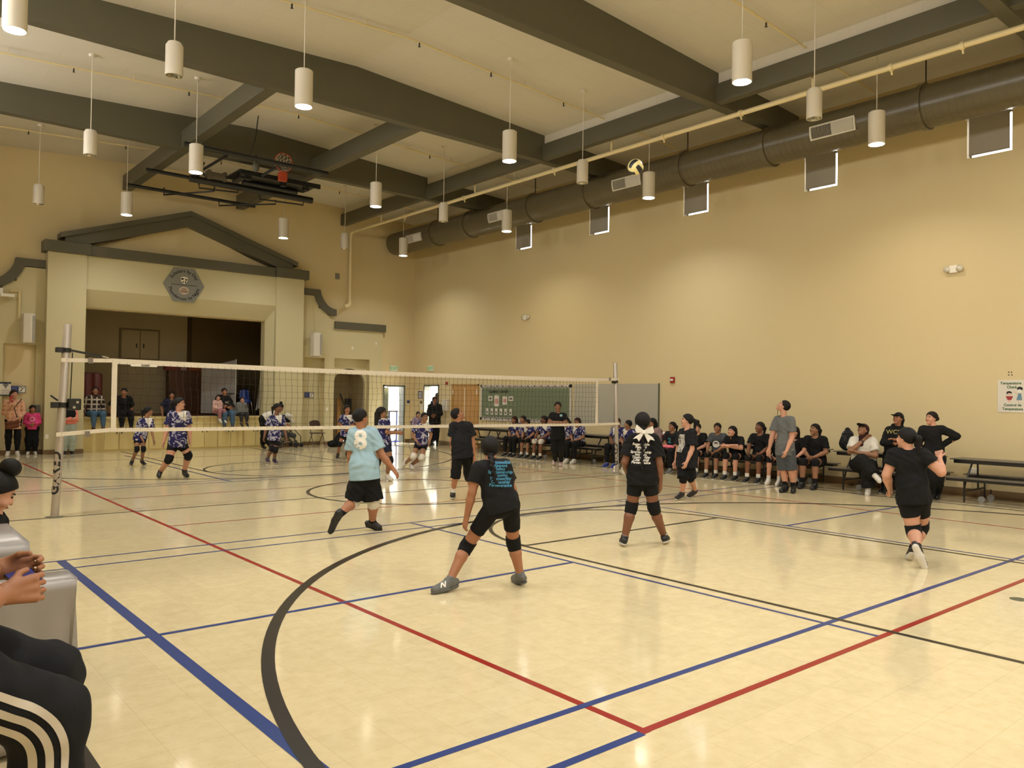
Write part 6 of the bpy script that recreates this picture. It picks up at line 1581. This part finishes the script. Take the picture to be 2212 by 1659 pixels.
jersey((591, 1003), dict(hd=(600, 881, 0), nk=(597, 895, 0), sA=(585, 903, 0), sB=(609, 903, 0), eA=(575, 924, 0), eB=(614, 924, 0), wA=(571, 943, -.08), wB=(618, 943, -.08), hA=(586, 946, 0), hB=(599, 946, 0), kA=(588, 969, -.1), kB=(595, 972, -.1),
    aA=('F', 577, 1000, .11), aB=('F', 592, 1002, .11), tA=('F', 586, 1003, .03), tB=('F', 606, 1006, .03)), 'navy jersey player with purple shoes standing before the stroller', 160, 120, s=.95, g=.95, sk='b', hair='pony', pads=CBLK, sock=.13, sockm=CPURP, shoe=SHOEP, botm=CBLK, bhem=.7)
jersey((741, 992), dict(hd=(750, 884, 0), nk=(749, 895, 0), sA=(739, 901, 0), sB=(759, 901, 0), eA=(735, 917, 0), eB=(763, 917, 0), wA=(745, 926, -.18), wB=(753, 927, -.18), hA=(742, 938, 0), hB=(755, 938, 0), kA=(734, 960, -.05), kB=(752, 960, -.05),
    aA=('F', 730, 989, .10), aB=('F', 749, 988, .10), tA=('F', 728, 992, .03), tB=('F', 753, 990, .03)), 'navy jersey player with hands together in front of the arched doorway', 175, 150, s=.93, g=.85, sk='a', pads=CBLK, sock=.05, sockm=CBLK, sole=SHOEB)
jersey((836, 1040), dict(hd=(825, 892, 0), nk=(824, 905, 0), sA=(815, 911, .08), sB=(835, 912, -.08), eA=(826, 936, .05), eB=(836, 934, -.15), wA=(848, 934, .05), wB=(858, 935, -.12), hA=(823, 960, .04), hB=(835, 960, -.04), kA=(816, 998, .05), kB=(843, 995, -.12),
    aA=('F', 815, 1036, .11), aB=('F', 836, 1038, .11), tA=('F', 829, 1040, .03), tB=('F', 851, 1041, .03)), 'navy jersey player with long dark hair and white shoes beside the number 8 boy', 120, 95, s=1.0, g=.95, sk='d', hair='long', pads=CBLK, sock=.09, sockm=CWHT, shoe=SHOEW, botm=CNAV, bhem=.5)
jersey((893, 1016), dict(hd=(917, 901, 0), nk=(914, 914, 0), sA=(902, 920, 0), sB=(925, 919, 0), eA=(890, 938, 0), eB=(931, 938, 0), wA=(901, 954, -.15), wB=(927, 957, -.15), hA=(904, 958, 0), hB=(917, 958, 0), kA=(893, 986, -.15), kB=(911, 989, -.2),
    aA=(877, 999, .2), aB=('F', 889, 1014, .11), tA=(870, 1010, .3), tB=('F', 900, 1018, .03)), 'navy jersey player with white knee pads lunging near the bright doorway', 165, 150, s=.95, g=.95, sk='d', hair='short', pads=CWHT, sock=.0, shoe=SHOEW)
# woman with crossed arms
XA = dict(n=(0, 0, -1), side=(0, 0, 1), curl=.3)
r_, J, G = fig((1200, 1010), dict(hd=(1205, 878, 0), nk=(1206, 890, 0), sA=(1193, 897, 0), sB=(1218, 898, 0), eA=(1186, 913, -.05), eB=(1223, 914, -.05), wA=(1210, 912, -.22), wB=(1196, 914, -.20), hA=(1198, 942, 0), hB=(1212, 942, 0), kA=(1197, 972, 0), kB=(1212, 972, 0),
    aA=('F', 1200, 1004, .10), aB=('F', 1212, 1006, .10), tA=('F', 1188, 1009, .03), tB=('F', 1206, 1012, .03)), 'woman in black with crossed arms and pale pink shoes behind the net', 190, 185, s=1.0, g=1.08, sk='d', hair='lowbun', top=1, topm=CBLK, sleeve=.6, hem=.08, loose=.02, bottom='trousers', botm=CBLK, bhem=.95, sock=0, shoe=SHOEPK, h=.010, handA=XA, handB=XA)
sh = child(r_, 'shirt'); a_, rr_ = camdirs(G)
patch(.07, .06, RT(1212, 898, G, -.3), -a_, (0, 0, 1), sh, mat('badge_teal', (130, 176, 176), .6, var=0), r_, 'chest_badge', shape=lambda x, y: x * x + y * y < 1)
# man in hoodie
r_, J, G = fig((1905, 1066), dict(hd=(1940, 904, 0), nk=(1938, 924, 0), sA=(1921, 930, 0), sB=(1955, 932, 0), eA=(1909, 956, -.05), eB=(1962, 958, 0), wA=(1932, 958, -.2), wB=(1934, 950, -.18), hA=(1921, 990, 0), hB=(1938, 990, 0), kA=(1915, 1027, 0), kB=(1938, 1027, .1),
    aA=('F', 1910, 1066, .11), aB=('F', 1942, 1062, .11), tA=('F', 1892, 1070, .03), tB=('F', 1925, 1067, .03)), 'person in black hooded sweatshirt and cap standing by the wall behind the running girl', 200, 215, 12, s=.98, g=1.15, sk='a', hair='pony', cap=CBLK, hood=True, top=1, topm=CBLK, sleeve=1.93, hem=.12, loose=.03, bottom='trousers', botm=CBLK, bhem=.95, sock=0, h=.010, handA=XA, handB=XA)
sh = child(r_, 'shirt'); a_, rr_ = camdirs(G)
project_text('WCS', .11, RT(1930, 934, G, -.3), -a_, (0, 0, 1), sh, mat('print_yellow', (170, 160, 90), .7, var=0), r_)
# woman in black, hand on hip
r_, J, G = fig((2020, 1082), dict(hd=(2012, 903, 0), nk=(2016, 920, 0), sA=(1994, 929, 0), sB=(2034, 928, 0), eA=(1983, 960, .03), eB=(2066, 942, .05), wA=(1997, 985, -.1), wB=(2036, 962, .03), hA=(2006, 992, 0), hB=(2028, 992, 0), kA=(2012, 1034, 0), kB=(2027, 1034, 0),
    aA=('F', 2014, 1080, .11), aB=('F', 2027, 1078, .11), tA=('F', 2000, 1084, .03), tB=('F', 2018, 1085, .03)), 'woman in black turtleneck with hand on hip standing between the tables', 195, 225, 5, s=1.0, g=1.18, sk='c', hair='lowbun', top=1, topm=CBLK, sleeve=1.95, hem=.05, loose=.012, neckv=-1, bottom='trousers', botm=CBLK, bhem=.95, sock=0, sole=SHOEB, h=.010)
# ---------------------------------------------------------------- seated people
def seated(P0, fwd, label, zs=.435, s=.9, lean=.05, arms='lap', look=(0, 0), foot=.0, ftw=0.0, cross=False, **k):
    P0 = Vector(P0); f = Vector(fwd).normalized(); r = Vector((f.y, -f.x, 0)); u = Vector((0, 0, 1))
    def L_(a, b, c): v = P0 + r * a * s + f * b * s + u * (c * s); return V3(v.x, v.y, v.z)
    P0.z = zs + .082 * s
    dz = P0.z
    ft = zs + .082 * s - foot    # knee-to-floor drop handled below
    J = dict(hA=L_(-.095, 0, 0), hB=L_(.095, 0, 0), nk=L_(0, .02 + lean, .50 - lean * .35), sA=L_(-.165, .015 + lean * .92, .455 - lean * .3), sB=L_(.165, .015 + lean * .92, .455 - lean * .3), hd=L_(0, .05 + lean * 1.25, .665 - lean * .45))
    kn = .40
    ankz = (.10 if foot == 0 else dz - .38 * s) ; 
    for q, sg in (('A', -1), ('B', 1)):
        J['k' + q] = L_(sg * .12, kn, .01); a = L_(sg * .125 + ftw * sg, kn + .02, 0); a[2] = ankz; J['a' + q] = a; t = a + V3(*(f * .16 * s)); t[2] = ankz - .07 if foot == 0 else ankz - .10; J['t' + q] = t
    if cross:
        J['kB'] = L_(-.02, kn + .02, .10); J['aB'] = L_(-.26, kn + .20, -.14); J['tB'] = L_(-.34, kn + .32, -.22)
    if arms == 'lap': W = [(-.045, .26, .10), (.045, .27, .09)]; E_ = [(-.22, .08 + lean * .5, .20), (.22, .08 + lean * .5, .20)]
    elif arms == 'knees': W = [(-.13, .36, .10), (.13, .36, .10)]; E_ = [(-.22, .12 + lean * .6, .22), (.22, .12 + lean * .6, .22)]
    elif arms == 'edge': W = [(-.26, .02, .0), (.26, .02, .0)]; E_ = [(-.27, -.03, .22), (.27, -.03, .22)]
    elif arms == 'cross': W = [(.10, .22 + lean, .24), (-.10, .24 + lean, .26)]; E_ = [(-.22, .10 + lean, .19), (.22, .10 + lean, .21)]
    elif arms == 'chin': W = [(.10, .2 + lean, .24), (-.03, .12 + lean, .47)]; E_ = [(-.22, .12 + lean, .19), (.2, .18 + lean, .24)]
    elif arms == 'hug': W = [(.02, .30, .22), (-.02, .32, .18)]; E_ = [(-.24, .12, .22), (.24, .12, .22)]
    J['wA'], J['wB'] = L_(*W[0]), L_(*W[1]); J['eA'], J['eB'] = L_(*E_[0]), L_(*E_[1])
    yaw, pit = math.radians(look[0]), math.radians(look[1])
    fv = f * math.cos(yaw) + r * math.sin(yaw); fv = fv * math.cos(pit) + u * math.sin(pit)
    return person(J, label, s=s, front=V3(*f), face=V3(*fv), h=k.pop('h', .010), **k), J
W_ = (-1, 0, 0)
def bench(y, label, **k): return seated((k.pop('x', 14.86), y, 0), k.pop('fwd', (-1, -.15, 0)), label, **k)
TEAM = dict(top=1, sleeve=.7, hem=.02, loose=.018)
PL = dict(topm=CBLK, botm=CBLK, bhem=.6, pads=CBLK, sole=SHOEW, **TEAM)
JP = dict(topm=JERS, botm=CBLK, bhem=.6, white='A', **TEAM)
LEG = dict(bottom='trousers', botm=CBLK, bhem=.93)
bench(17.42, 'child in navy jersey with brown hair on the bench, farthest from the near post', s=.86, hair='long', hairm=CMAR, sk='d', look=(20, 0), topm=JERS, white='A', **TEAM, **LEG)
bench(17.05, 'child in navy jersey with dark cap-like hair, second from the far end of the bench', s=.9, hair='short', sk='a', look=(30, 0), topm=JERS, white='A', **TEAM, **LEG, fwd=(-1, -.3, 0))
bench(16.7, 'child in navy jersey leaning forward low, left of the white knee pads', s=.86, lean=.2, arms='knees', hair='short', sk='d', look=(20, -10), topm=JERS, white='B', botm=CBLK, bhem=.6, pads=CBLK, **TEAM)
bench(16.15, 'child in navy jersey with white knee pads seated left of the crossed-arms woman', s=.92, arms='knees', hair='long', sk='b', look=(20, 0), topm=JERS, white='A', botm=CBLK, bhem=.6, pads=CWHT, **TEAM)
bench(15.25, 'child in navy jersey and leggings mostly hidden behind the crossed-arms woman', s=.88, hair='pony', sk='d', topm=JERS, white='B', shoe=SHOEW, **TEAM, **LEG)
bench(14.85, 'child with long brown hair in navy jersey and white shoes right of the crossed-arms woman', s=.9, hair='long', hairm=CMAR, sk='d', look=(10, 0), topm=JERS, white='B', shoe=SHOEW, sock=.12, **TEAM, **LEG)
bench(13.42, 'child in navy jersey with bright blue shoes behind the right net post', s=.95, hair='short', sk='b', look=(-45, 0), topm=JERS, white='B', shoe=SHOEBL, **TEAM, **LEG)
bench(13.08, 'child in navy and white jersey right of the net post looking away left', s=.9, hair='short', sk='d', look=(60, 0), topm=JERS, white='B', shoe=SHOEW, **TEAM, **LEG)
bench(12.32, 'person in fluffy pinkish coat behind the bow girl', s=.98, hair='long', sk='d', look=(35, 0), topm=mat('coat_pink', (124, 100, 98), .95, var=.2, bump=.6, bscale=80), top=1, sleeve=1.9, hem=.05, loose=.04, **LEG)
r_, J = bench(11.72, 'girl in black shirt with teal print holding a pink bottle', s=.9, hair='pony', sk='d', look=(25, 5), topm=CBLK2, shoe=SHOEG, **TEAM, **LEG)
project_text('2', .16, J['nk'] * .55 + J['hA'] * .22 + J['hB'] * .23 + V3(-.1, .04, 0), Vector((-.75, -.6, 0)), (0, 0, 1), child(r_, 'shirt'), mat('print_teal', (50, 130, 140), .7, var=0), r_, bold=.004)
o = empty('sports_bottle', J['wA'], 'bright pink bottle lying in the lap of the girl in the teal print shirt', 'bottle')
mb = MB(); a = Vector((J['wA'] + J['wB']) / 2) + Vector((-.07, 0, .03)); mb.tube([a + Vector((0, .16, 0)), a + Vector((0, .1, 0)), a - Vector((0, .1, 0)), a - Vector((0, .18, 0))], .04, 14, rs=[.022, .036, .036, .03]); mb.build('bottle_body', mat('bottle_pink', (220, 110, 130), .35), o, smooth=True)
bench(10.98, 'girl in plain black shirt with hair up and pale shoes, right of the walking girl', s=.92, hair='topbun', sk='c', look=(-5, -5), lean=.1, **{**PL, 'shoe': SHOEG})
r_, J = bench(10.47, 'girl in dark grey shirt with round white print on the bench', s=.92, hair='pony', sk='d', look=(-5, 0), arms='knees', **{**PL, 'topm': CDGR})
cI = J['nk'] * .5 + (J['hA'] + J['hB']) * .25
for t_, sz, dx in (('O', .2, 0), ('w', .11, 0)): project_text(t_, sz, cI + V3(-.1, 0, 0), Vector((-.85, -.5, 0)), (0, 0, 1), child(r_, 'shirt'), WTX, r_, bold=.004)
bench(9.98, 'girl in black shirt with long hair bending forward with folded arms', s=.95, lean=.22, arms='cross', hair='long', sk='c', look=(20, 5), **PL)
bench(9.42, 'girl in black shirt with hands on her knees left of the coach', s=.98, hair='pony', sk='b', look=(25, 10), arms='knees', lean=.03, **PL)
r_, J = bench(8.95, 'player in black shirt and white shoes half hidden behind the coach', s=.88, lean=.15, arms='knees', hair='pony', sk='c', look=(20, 0), **{**PL, 'shoe': SHOEW})
bench(8.58, 'person in black with dark hair hidden right behind the coach', s=.95, lean=.12, hair='long', sk='c', look=(20, 0), arms='knees', **{**PL, 'sole': SHOEB})
bench(8.17, 'girl in black shirt with clasped hands seated right of the coach', s=1.0, hair='pony', sk='d', look=(25, 10), **{**PL, 'sole': SHOEB, 'g': 1.1, 'sock': .12, 'sockm': CBLK})
r_, J = bench(7.22, 'woman in white shirt and black cap with crossed legs and white shoes', s=1.04, hair='long', hairm=CMAR, sk='d', look=(25, 30), arms='chin', cross=True, cap=CBLK, topm=CWHT, top=1, sleeve=.7, hem=.02, loose=.02, bottom='trousers', botm=CBLK, bhem=.93, bloose=.03, shoe=SHOEW, g=1.15, fwd=(-1, -.35, 0))
mb = MB(); c_ = Vector(J['wB']); d_ = (Vector(J['eB']) - c_).normalized(); mb.tube([c_ + d_ * .03, c_ + d_ * .06], .036, 14); mb.build('wristwatch', BLACK, r_, smooth=True)

# ---- on the edge of the stage
ES = lambda px: (onY(px, 860, 24.45).x, 24.58, 0)
SD = dict(zs=.99, foot=1, sock=.0)
seated(ES(205), (0.1, -1, 0), 'woman in brown plaid jacket and jeans sitting on the stage edge', arms='edge', hair='long', hairm=HAIRB, sk='d', look=(10, 10), top=1, topm=PLD2, sleeve=1.9, hem=.04, loose=.025, bottom='trousers', botm=CJEAN, bhem=.9, s=1.0, **SD)
seated(ES(265), (0.1, -1, 0), 'man in black shirt and black trousers sitting on the stage edge', arms='edge', hair='short', sk='a', look=(35, -5), lean=.12, top=1, topm=CBLK, sleeve=.9, hem=.04, loose=.04, bottom='trousers', botm=CBLK, bhem=.93, g=1.15, s=1.02, **SD)
seated(ES(371), (0.1, -1, 0), 'child in dark shirt sitting on the stage edge behind the largest jersey player', arms='edge', hair='short', sk='a', look=(20, 0), top=1, topm=CNAV, sleeve=.8, hem=.04, loose=.03, bottom='trousers', botm=CBLK, bhem=.9, s=.88, **SD)
r_, J = seated(ES(484), (0.1, -1, 0), 'bearded man in black sweatshirt and jeans sitting on the stage edge with a child', arms='hug', hair='buzz', sk='a', look=(10, 0), hood=True, top=1, topm=CBLK, sleeve=1.93, hem=.04, loose=.04, bottom='trousers', botm=CJEAN, bhem=.92, g=1.1, s=1.04, **SD)
project_text('NC', .1, Vector(J['nk']) + Vector((.08, -.1, -.16)), (0, -1, 0), (0, 0, 1), child(r_, 'shirt'), WTX, r_)
p = onY(472, 880, 24.2); seated((p.x, 24.36, 0), (.3, -1, 0), 'little girl in pale pink jacket on the lap of the bearded man', zs=1.10, foot=1, sock=0, arms='lap', hair='pony', sk='c', look=(50, 0), top=1, topm=mat('jacket_palepink', (196, 160, 150), .8), sleeve=1.9, hem=.02, loose=.02, bottom='trousers', botm=FLO2, bhem=.9, s=.64, shoe=SHOEW)
p = ES(524); seated(p, (0, -1, 0), 'child in light grey hooded sweatshirt and patterned leggings on the stage edge', arms='edge', hair='pony', sk='c', look=(-15, 15), hood=True, top=1, topm=CHTR, sleeve=1.9, hem=.03, loose=.03, bottom='trousers', botm=FLOR, bhem=.9, s=.70, **SD)

# ---- standing at the left of the stage
def std(px, pyf, s, label, th=180, fth=None, fp=0, arms='down', **k):
    G = fl(px, pyf); a_, r_ = camdirs(G); f = facing(G, th); fw = Vector(f); rt = Vector((fw.y, -fw.x, 0))
    def L_(a, b, c): v = G + rt * a * s + fw * b * s; return V3(v.x, v.y, c * s)
    J = dict(hA=L_(-.09, 0, .92), hB=L_(.09, 0, .92), nk=L_(0, .0, 1.43), sA=L_(-.165, 0, 1.38), sB=L_(.165, 0, 1.38), hd=L_(0, .03, 1.60), kA=L_(-.10, .02, .50), kB=L_(.10, .02, .50), aA=L_(-.10, -.01, .10), aB=L_(.10, -.01, .10), tA=L_(-.13, .17, .03), tB=L_(.13, .17, .03))
    if arms == 'down': J.update(eA=L_(-.23, -.02, 1.10), eB=L_(.23, -.02, 1.10), wA=L_(-.22, .08, .86), wB=L_(.22, .08, .86))
    if arms == 'cross': J.update(eA=L_(-.21, .08, 1.10), eB=L_(.21, .08, 1.10), wA=L_(.08, .22, 1.13), wB=L_(-.08, .24, 1.16))
    if arms == 'front': J.update(eA=L_(-.22, .0, 1.12), eB=L_(.22, .0, 1.12), wA=L_(-.05, .2, 1.08), wB=L_(.05, .22, 1.04))
    if arms == 'phone': J.update(eA=L_(-.22, .02, 1.12), eB=L_(.20, .08, 1.12), wA=L_(-.1, .2, .98), wB=L_(.1, .28, 1.38))
    return person(J, label, s=s, front=f, face=facing(G, fth if fth is not None else th, fp), h=k.pop('h', .010), **k), J
r_, J = std(27, 985, 1.0, 'woman in peach plaid shirt holding up a red phone at the left edge', 180, 150, 0, 'phone', hair='pony', hairm=HAIRB, sk='c', top=1, topm=PLD1, sleeve=1.85, hem=.22, loose=.025, bottom='trousers', botm=CBLK, bhem=.9, shoe=SHOEW, sock=0)
o = empty('phone', J['wB'], 'red phone held up by the woman in the peach plaid shirt', 'phone')
c = Vector(J['wB']) + Vector((.03, -.07, .09)); mb = MB(); mb.box(c + Vector((-.04, -.005, -.075)), c + Vector((.04, .005, .075))); mb.build('phone_body', REDP, o, bevel=.004)
o = empty('shoulder_bag', J['hB'], 'brown leather bag hanging at the hip of the plaid-shirt woman', 'bag')
c = (Vector(J['hA']) + Vector(J['hB'])) / 2 + Vector((-.05, -.22, -.05)); npmesh('bag_body', [surf([rcone(c + Vector((-.12, 0, -.02)), c + Vector((.12, 0, .02)), .05, .05, .02), rcone(c + Vector((-.11, 0, -.12)), c + Vector((.11, 0, -.08)), .05, .05, .05)], .012, 'b')], CKHK, o)
mb = MB(); mb.tube([c + Vector((.12, -.02, .05)), c + Vector((.02, -.06, .38)), Vector(J['sA']) + Vector((0, -.05, .1))], .011, 6); mb.build('bag_strap', INK, o)
r_, J = std(68, 982, .76, 'little girl in bright pink top and black trousers beside the left pillar', 180, 165, -8, 'front', hair='long', sk='a', top=1, topm=CPNK, sleeve=1.92, hem=.04, loose=.02, bottom='trousers', botm=CBLK, bhem=.93, bloose=.012, shoe=SHOEW, sock=0, g=1.05)
cI = V3(*((J['nk'] * .62 + (J['hA'] + J['hB']) * .19))); project_text('O', .16, cI, Vector(facing(fl(68, 982), 180)), (0, 0, 1), child(r_, 'shirt'), mat('print_whitepink', (214, 170, 190), .7, var=0), r_, bold=.002)
r_, J = std(147, 982, .84, 'girl in black hooded vest with salmon sleeves and pale jeans behind the left post', 175, 170, 0, 'cross', hair='long', sk='c', top=1, topm=CLPK, sleeve=1.92, hem=-.06, loose=.02, bottom='trousers', botm=CLJN, bhem=.95, bloose=.018, shoe=SHOEB, sole=SHOEW, sock=0)
P = [ell((J['sA'] + J['sB']) / 2 - V3(0, 0, .10), [(1, 0, 0), (0, 1, 0), (0, 0, 1)], [.2, .155, .2], .03), rcone(J['nk'] - V3(0, 0, .03), J['nk'] + V3(0, .03, .02), .10, .09, .03)]
npmesh('vest', [surf(P, .012, 'v', cuts=[(J['nk'] - V3(0, 0, .22), V3(0, 0, -1))])], CBLK, r_)
npmesh('hood', [surf([ell(J['hd'] + V3(0, .02, .01), [(1, 0, 0), (0, 1, 0), (0, 0, 1)], [.115, .12, .135], .01, cuts=((J['hd'] + V3(.0, -.035, 0), V3(0, -1, 0)),))], .012, 'v')], CBLK, r_)
# woman in white shirt bending at the stroller
fig((577, 972), dict(hd=(606, 880, .0), nk=(600, 889, .0), sA=(594, 893, -.15), sB=(600, 896, .15), eA=(602, 908, -.15), eB=(610, 908, .15), wA=(614, 918, -.15), wB=(620, 916, .15), hA=(568, 905, -.1), hB=(572, 906, .1), kA=(570, 937, -.1), kB=(577, 938, .1),
    aA=('F', 567, 970, .10), aB=('F', 580, 967, .10), tA=('F', 576, 971, .03), tB=('F', 590, 970, .03)), 'woman in white shirt and black trousers bending over the stroller', 90, 100, -30, s=.98, hair='bun', sk='d', top=1, topm=CWHT, sleeve=1.0, hem=-.02, loose=.03, bottom='trousers', botm=CBLK, bhem=.8, bloose=.02, shoe=SHOEB, sole=SHOEW, sock=0, h=.011)
# doorway group
r_, J = std(938, 963, .98, 'woman in black jacket standing in the bright doorway', 190, 160, 5, 'front', hair='lowbun', sk='b', top=1, topm=CBLK, sleeve=1.9, hem=.15, loose=.05, bottom='trousers', botm=CBLK, bhem=.92, sock=0, sole=SHOEB)
r_, J = std(944, 960, 1.06, 'tall person in dark beanie standing behind the woman in the bright doorway', 185, 180, 0, 'down', hair='short', sk='b', cap=CDGR, top=1, topm=CNAV, sleeve=1.9, hem=.1, loose=.03, bottom='trousers', botm=CNAV, bhem=.92, sock=0, sole=SHOEB)
p = fl(968, 972); folding_chair(969, 968, 22.9, 'dark folding chair under the seated man in jeans by the doorway', 0)
c = onY(969, 968, 22.9); seated((c.x, 22.88, 0), (-.3, -1, 0), 'man in black jacket, white undershirt and jeans seated by the bright doorway', zs=.46, arms='lap', hair='buzz', sk='b', look=(15, -10), top=1, topm=CBLK, sleeve=1.9, hem=.05, loose=.04, bottom='trousers', botm=CJEAN, bhem=.9, s=1.0, sole=SHOEB)
c = onY(901, 960, 23.2); folding_chair(901, 965, 23.3, 'folding chair holding the girl behind the lunging player', 0)
seated((c.x, 23.26, 0), (0, -1, 0), 'girl in lilac top seated behind the lunging jersey player', zs=.46, arms='lap', hair='long', sk='c', look=(10, 0), top=1, topm=mat('cloth_lilac', (150, 132, 160), .85), sleeve=1.9, hem=.03, loose=.02, bottom='trousers', botm=CBLK, bhem=.9, s=.82)

# ---------------------------------------------------------------- people seated at the left edge, close by
def seat_px(label, J, **k): return person({a: V3(*b) for a, b in J.items()}, label, **k)
def P3(px, py, Y): v = onY(px, py, Y); return (v.x, v.y, v.z)
# person with a phone: knees point to the right of the view
J = dict(hA=P3(-170, 1395, 2.85), hB=P3(-175, 1450, 2.55), nk=P3(-215, 1080, 2.70), sA=P3(-200, 1110, 2.90), sB=P3(-215, 1130, 2.50), hd=P3(-200, 980, 2.70), kA=P3(104, 1462, 2.88), kB=P3(110, 1548, 2.55),
    aA=P3(100, 1790, 2.86), aB=P3(82, 1890, 2.52), tA=P3(165, 1840, 2.88), tB=P3(140, 1945, 2.52), eA=P3(-130, 1200, 2.92), eB=P3(-125, 1370, 2.46), wA=P3(-8, 1230, 2.78), wB=P3(2, 1284, 2.60))
ph = V3(*P3(50, 1248, 2.72)); rt_ = nrm(V3(*P3(120, 1262, 2.70)) - V3(*P3(0, 1262, 2.70)))
r_ = seat_px('person in black track pants with three white stripes holding a phone, at bottom left', J, s=1.0, g=.98, front=rt_, face=nrm(rt_ + V3(0, 0, -.5)), sk='a', hair='short', top=1, topm=CBLK, sleeve=.8, hem=.05, loose=.02, bottom='trousers', botm=CBLK2, bhem=.95, bloose=.018, sock=0, h=.006, female=False,
    handA=dict(d=nrm(rt_ + V3(0, 0, .1)), n=nrm(V3(0, -1, -.1)), side=(0, 0, 1), curl=.85, h=.003), handB=dict(d=nrm(rt_ * .95 + V3(0, .1, .18)), n=nrm(V3(0, 1, -.15)), side=(0, 0, 1), curl=.8, h=.003))
o = empty('phone', ph, 'dark phone with bright screen in the hands at the left edge', 'phone')
F_p = Matrix.Translation(ph) @ Matrix.Rotation(math.radians(-8), 4, 'Y')
mb = MB(); mb.box((-.036, -.065, -.004), (.036, .065, .004)); me = mb.mesh('phone_body'); Rp = Matrix.Rotation(math.radians(12), 4, 'X') @ Matrix.Rotation(math.radians(8), 4, 'Z'); me.transform(F_p @ Rp); pb_ = link('phone_body', me, BLACK, o)
mb = MB(); mb.box((-.033, -.060, .0041), (.033, .060, .0047)); me = mb.mesh('phone_screen'); me.transform(F_p @ Rp); link('phone_screen', me, mat('screen_glow', (44, 48, 96), .2, var=.5, vscale=60, emit=(110, 115, 220), estr=.12), o)
# three stripes on the near trouser leg
tr = child(r_, 'trousers'); STR3 = mat('stripe_offwhite', (186, 178, 164), .8, var=.05)
tmd = tr.data; bvt = BVHTree.FromPolygons([v.co for v in tmd.vertices], [p.vertices[:] for p in tmd.polygons])
for off in (-.038, 0, .038):
    a_, b_, c_ = Vector(J['hB']), Vector(J['kB']), Vector(J['aB']); vs = []
    th = (b_ - a_).normalized(); sh_ = (c_ - b_).normalized(); nA = Vector((th.z, 0, -th.x)).normalized(); nA = nA if nA.z > 0 else -nA; nB = Vector((-sh_.z, 0, sh_.x)).normalized(); nB = nB if nB.x > 0 else -nB
    def pt(t, e):
        o_ = off + e - .012; P1 = b_ - th * .09; P2 = b_ + sh_ * .11
        if t < .8: c, n = a_ + (P1 - a_) * (t / .8), nA
        elif t > 1.2: c, n = P2 + (c_ - P2) * ((t - 1.2) / .8), nB
        else: u = (t - .8) / .4; c = P1 * (1 - u) ** 2 + b_ * 2 * u * (1 - u) + P2 * u * u; n = nA.lerp(nB, u).normalized()
        return c + n * o_
    n_ = 60
    for i in range(n_ + 1):
        t = 2 * i / n_
        for e in (-.010, .010):
            p = pt(t, e); hit = bvt.ray_cast(Vector((p.x, p.y - .4, p.z)), Vector((0, 1, 0)), 1.0)
            q_ = hit[0] if hit[0] is not None else Vector((p.x, p.y - .08, p.z)); vs.append(q_ + Vector((0, -.0025, 0)))
    mb = MB(); mb.add(vs, [(2 * i, 2 * i + 2, 2 * i + 3, 2 * i + 1) for i in range(n_)]); mb.build('stripe', STR3, tr, smooth=True)
o = empty('folding_chair', P3(-175, 1600, 2.7), 'grey folding chair under the person with the phone', 'folding chair')
zs_ = J['hA'][2] - .12; xc_ = J['hA'][0]
mb = MB(); mb.box((xc_ - .22, 2.48, zs_ - .025), (xc_ + .16, 2.92, zs_)); mb.build('seat', mat('chair_grey', (96, 94, 88), .4), o, bevel=.01)
for yy in (2.5, 2.9):
    mb = MB(); mb.tube([(xc_ - .22, yy, .012), (xc_ + .12, yy, zs_ - .02)], .012, 8); mb.build('leg', CHROME, o, smooth=True)
    mb = MB(); mb.tube([(xc_ + .14, yy, .012), (xc_ - .2, yy, zs_ + .4)], .012, 8); mb.build('leg', CHROME, o, smooth=True)
# person with a bun beyond the covered table
Yb = 5.95
Jb = dict(hd=P3(-6, 1062, Yb), nk=P3(-36, 1110, Yb), sA=P3(-15, 1130, Yb + .17), sB=P3(-35, 1140, Yb - .15), hA=P3(-75, 1268, Yb + .1), hB=P3(-75, 1268, Yb - .1), eA=P3(0, 1180, Yb + .2), eB=P3(-8, 1190, Yb - .2), wA=P3(25, 1205, Yb + .12), wB=P3(22, 1212, Yb - .1),
    kA=P3(20, 1265, Yb + .1), kB=P3(20, 1268, Yb - .1), aA=P3(25, 1370, Yb + .1), aB=P3(25, 1375, Yb - .1), tA=P3(60, 1385, Yb + .1), tB=P3(60, 1390, Yb - .1))
fr_ = nrm(V3(*P3(60, 1100, Yb)) - V3(*P3(-60, 1100, Yb)))
seat_px('person with a high dark bun looking down, seated beyond the silver cloth', Jb, s=1.12, g=1.0, front=fr_, face=nrm(fr_ + V3(0, 0, -.55)), sk='c', hair='topbun', top=1, topm=CBLK, sleeve=1.9, hem=.05, loose=.02, bottom='trousers', botm=CBLK, bhem=.95, sock=0, h=.008)
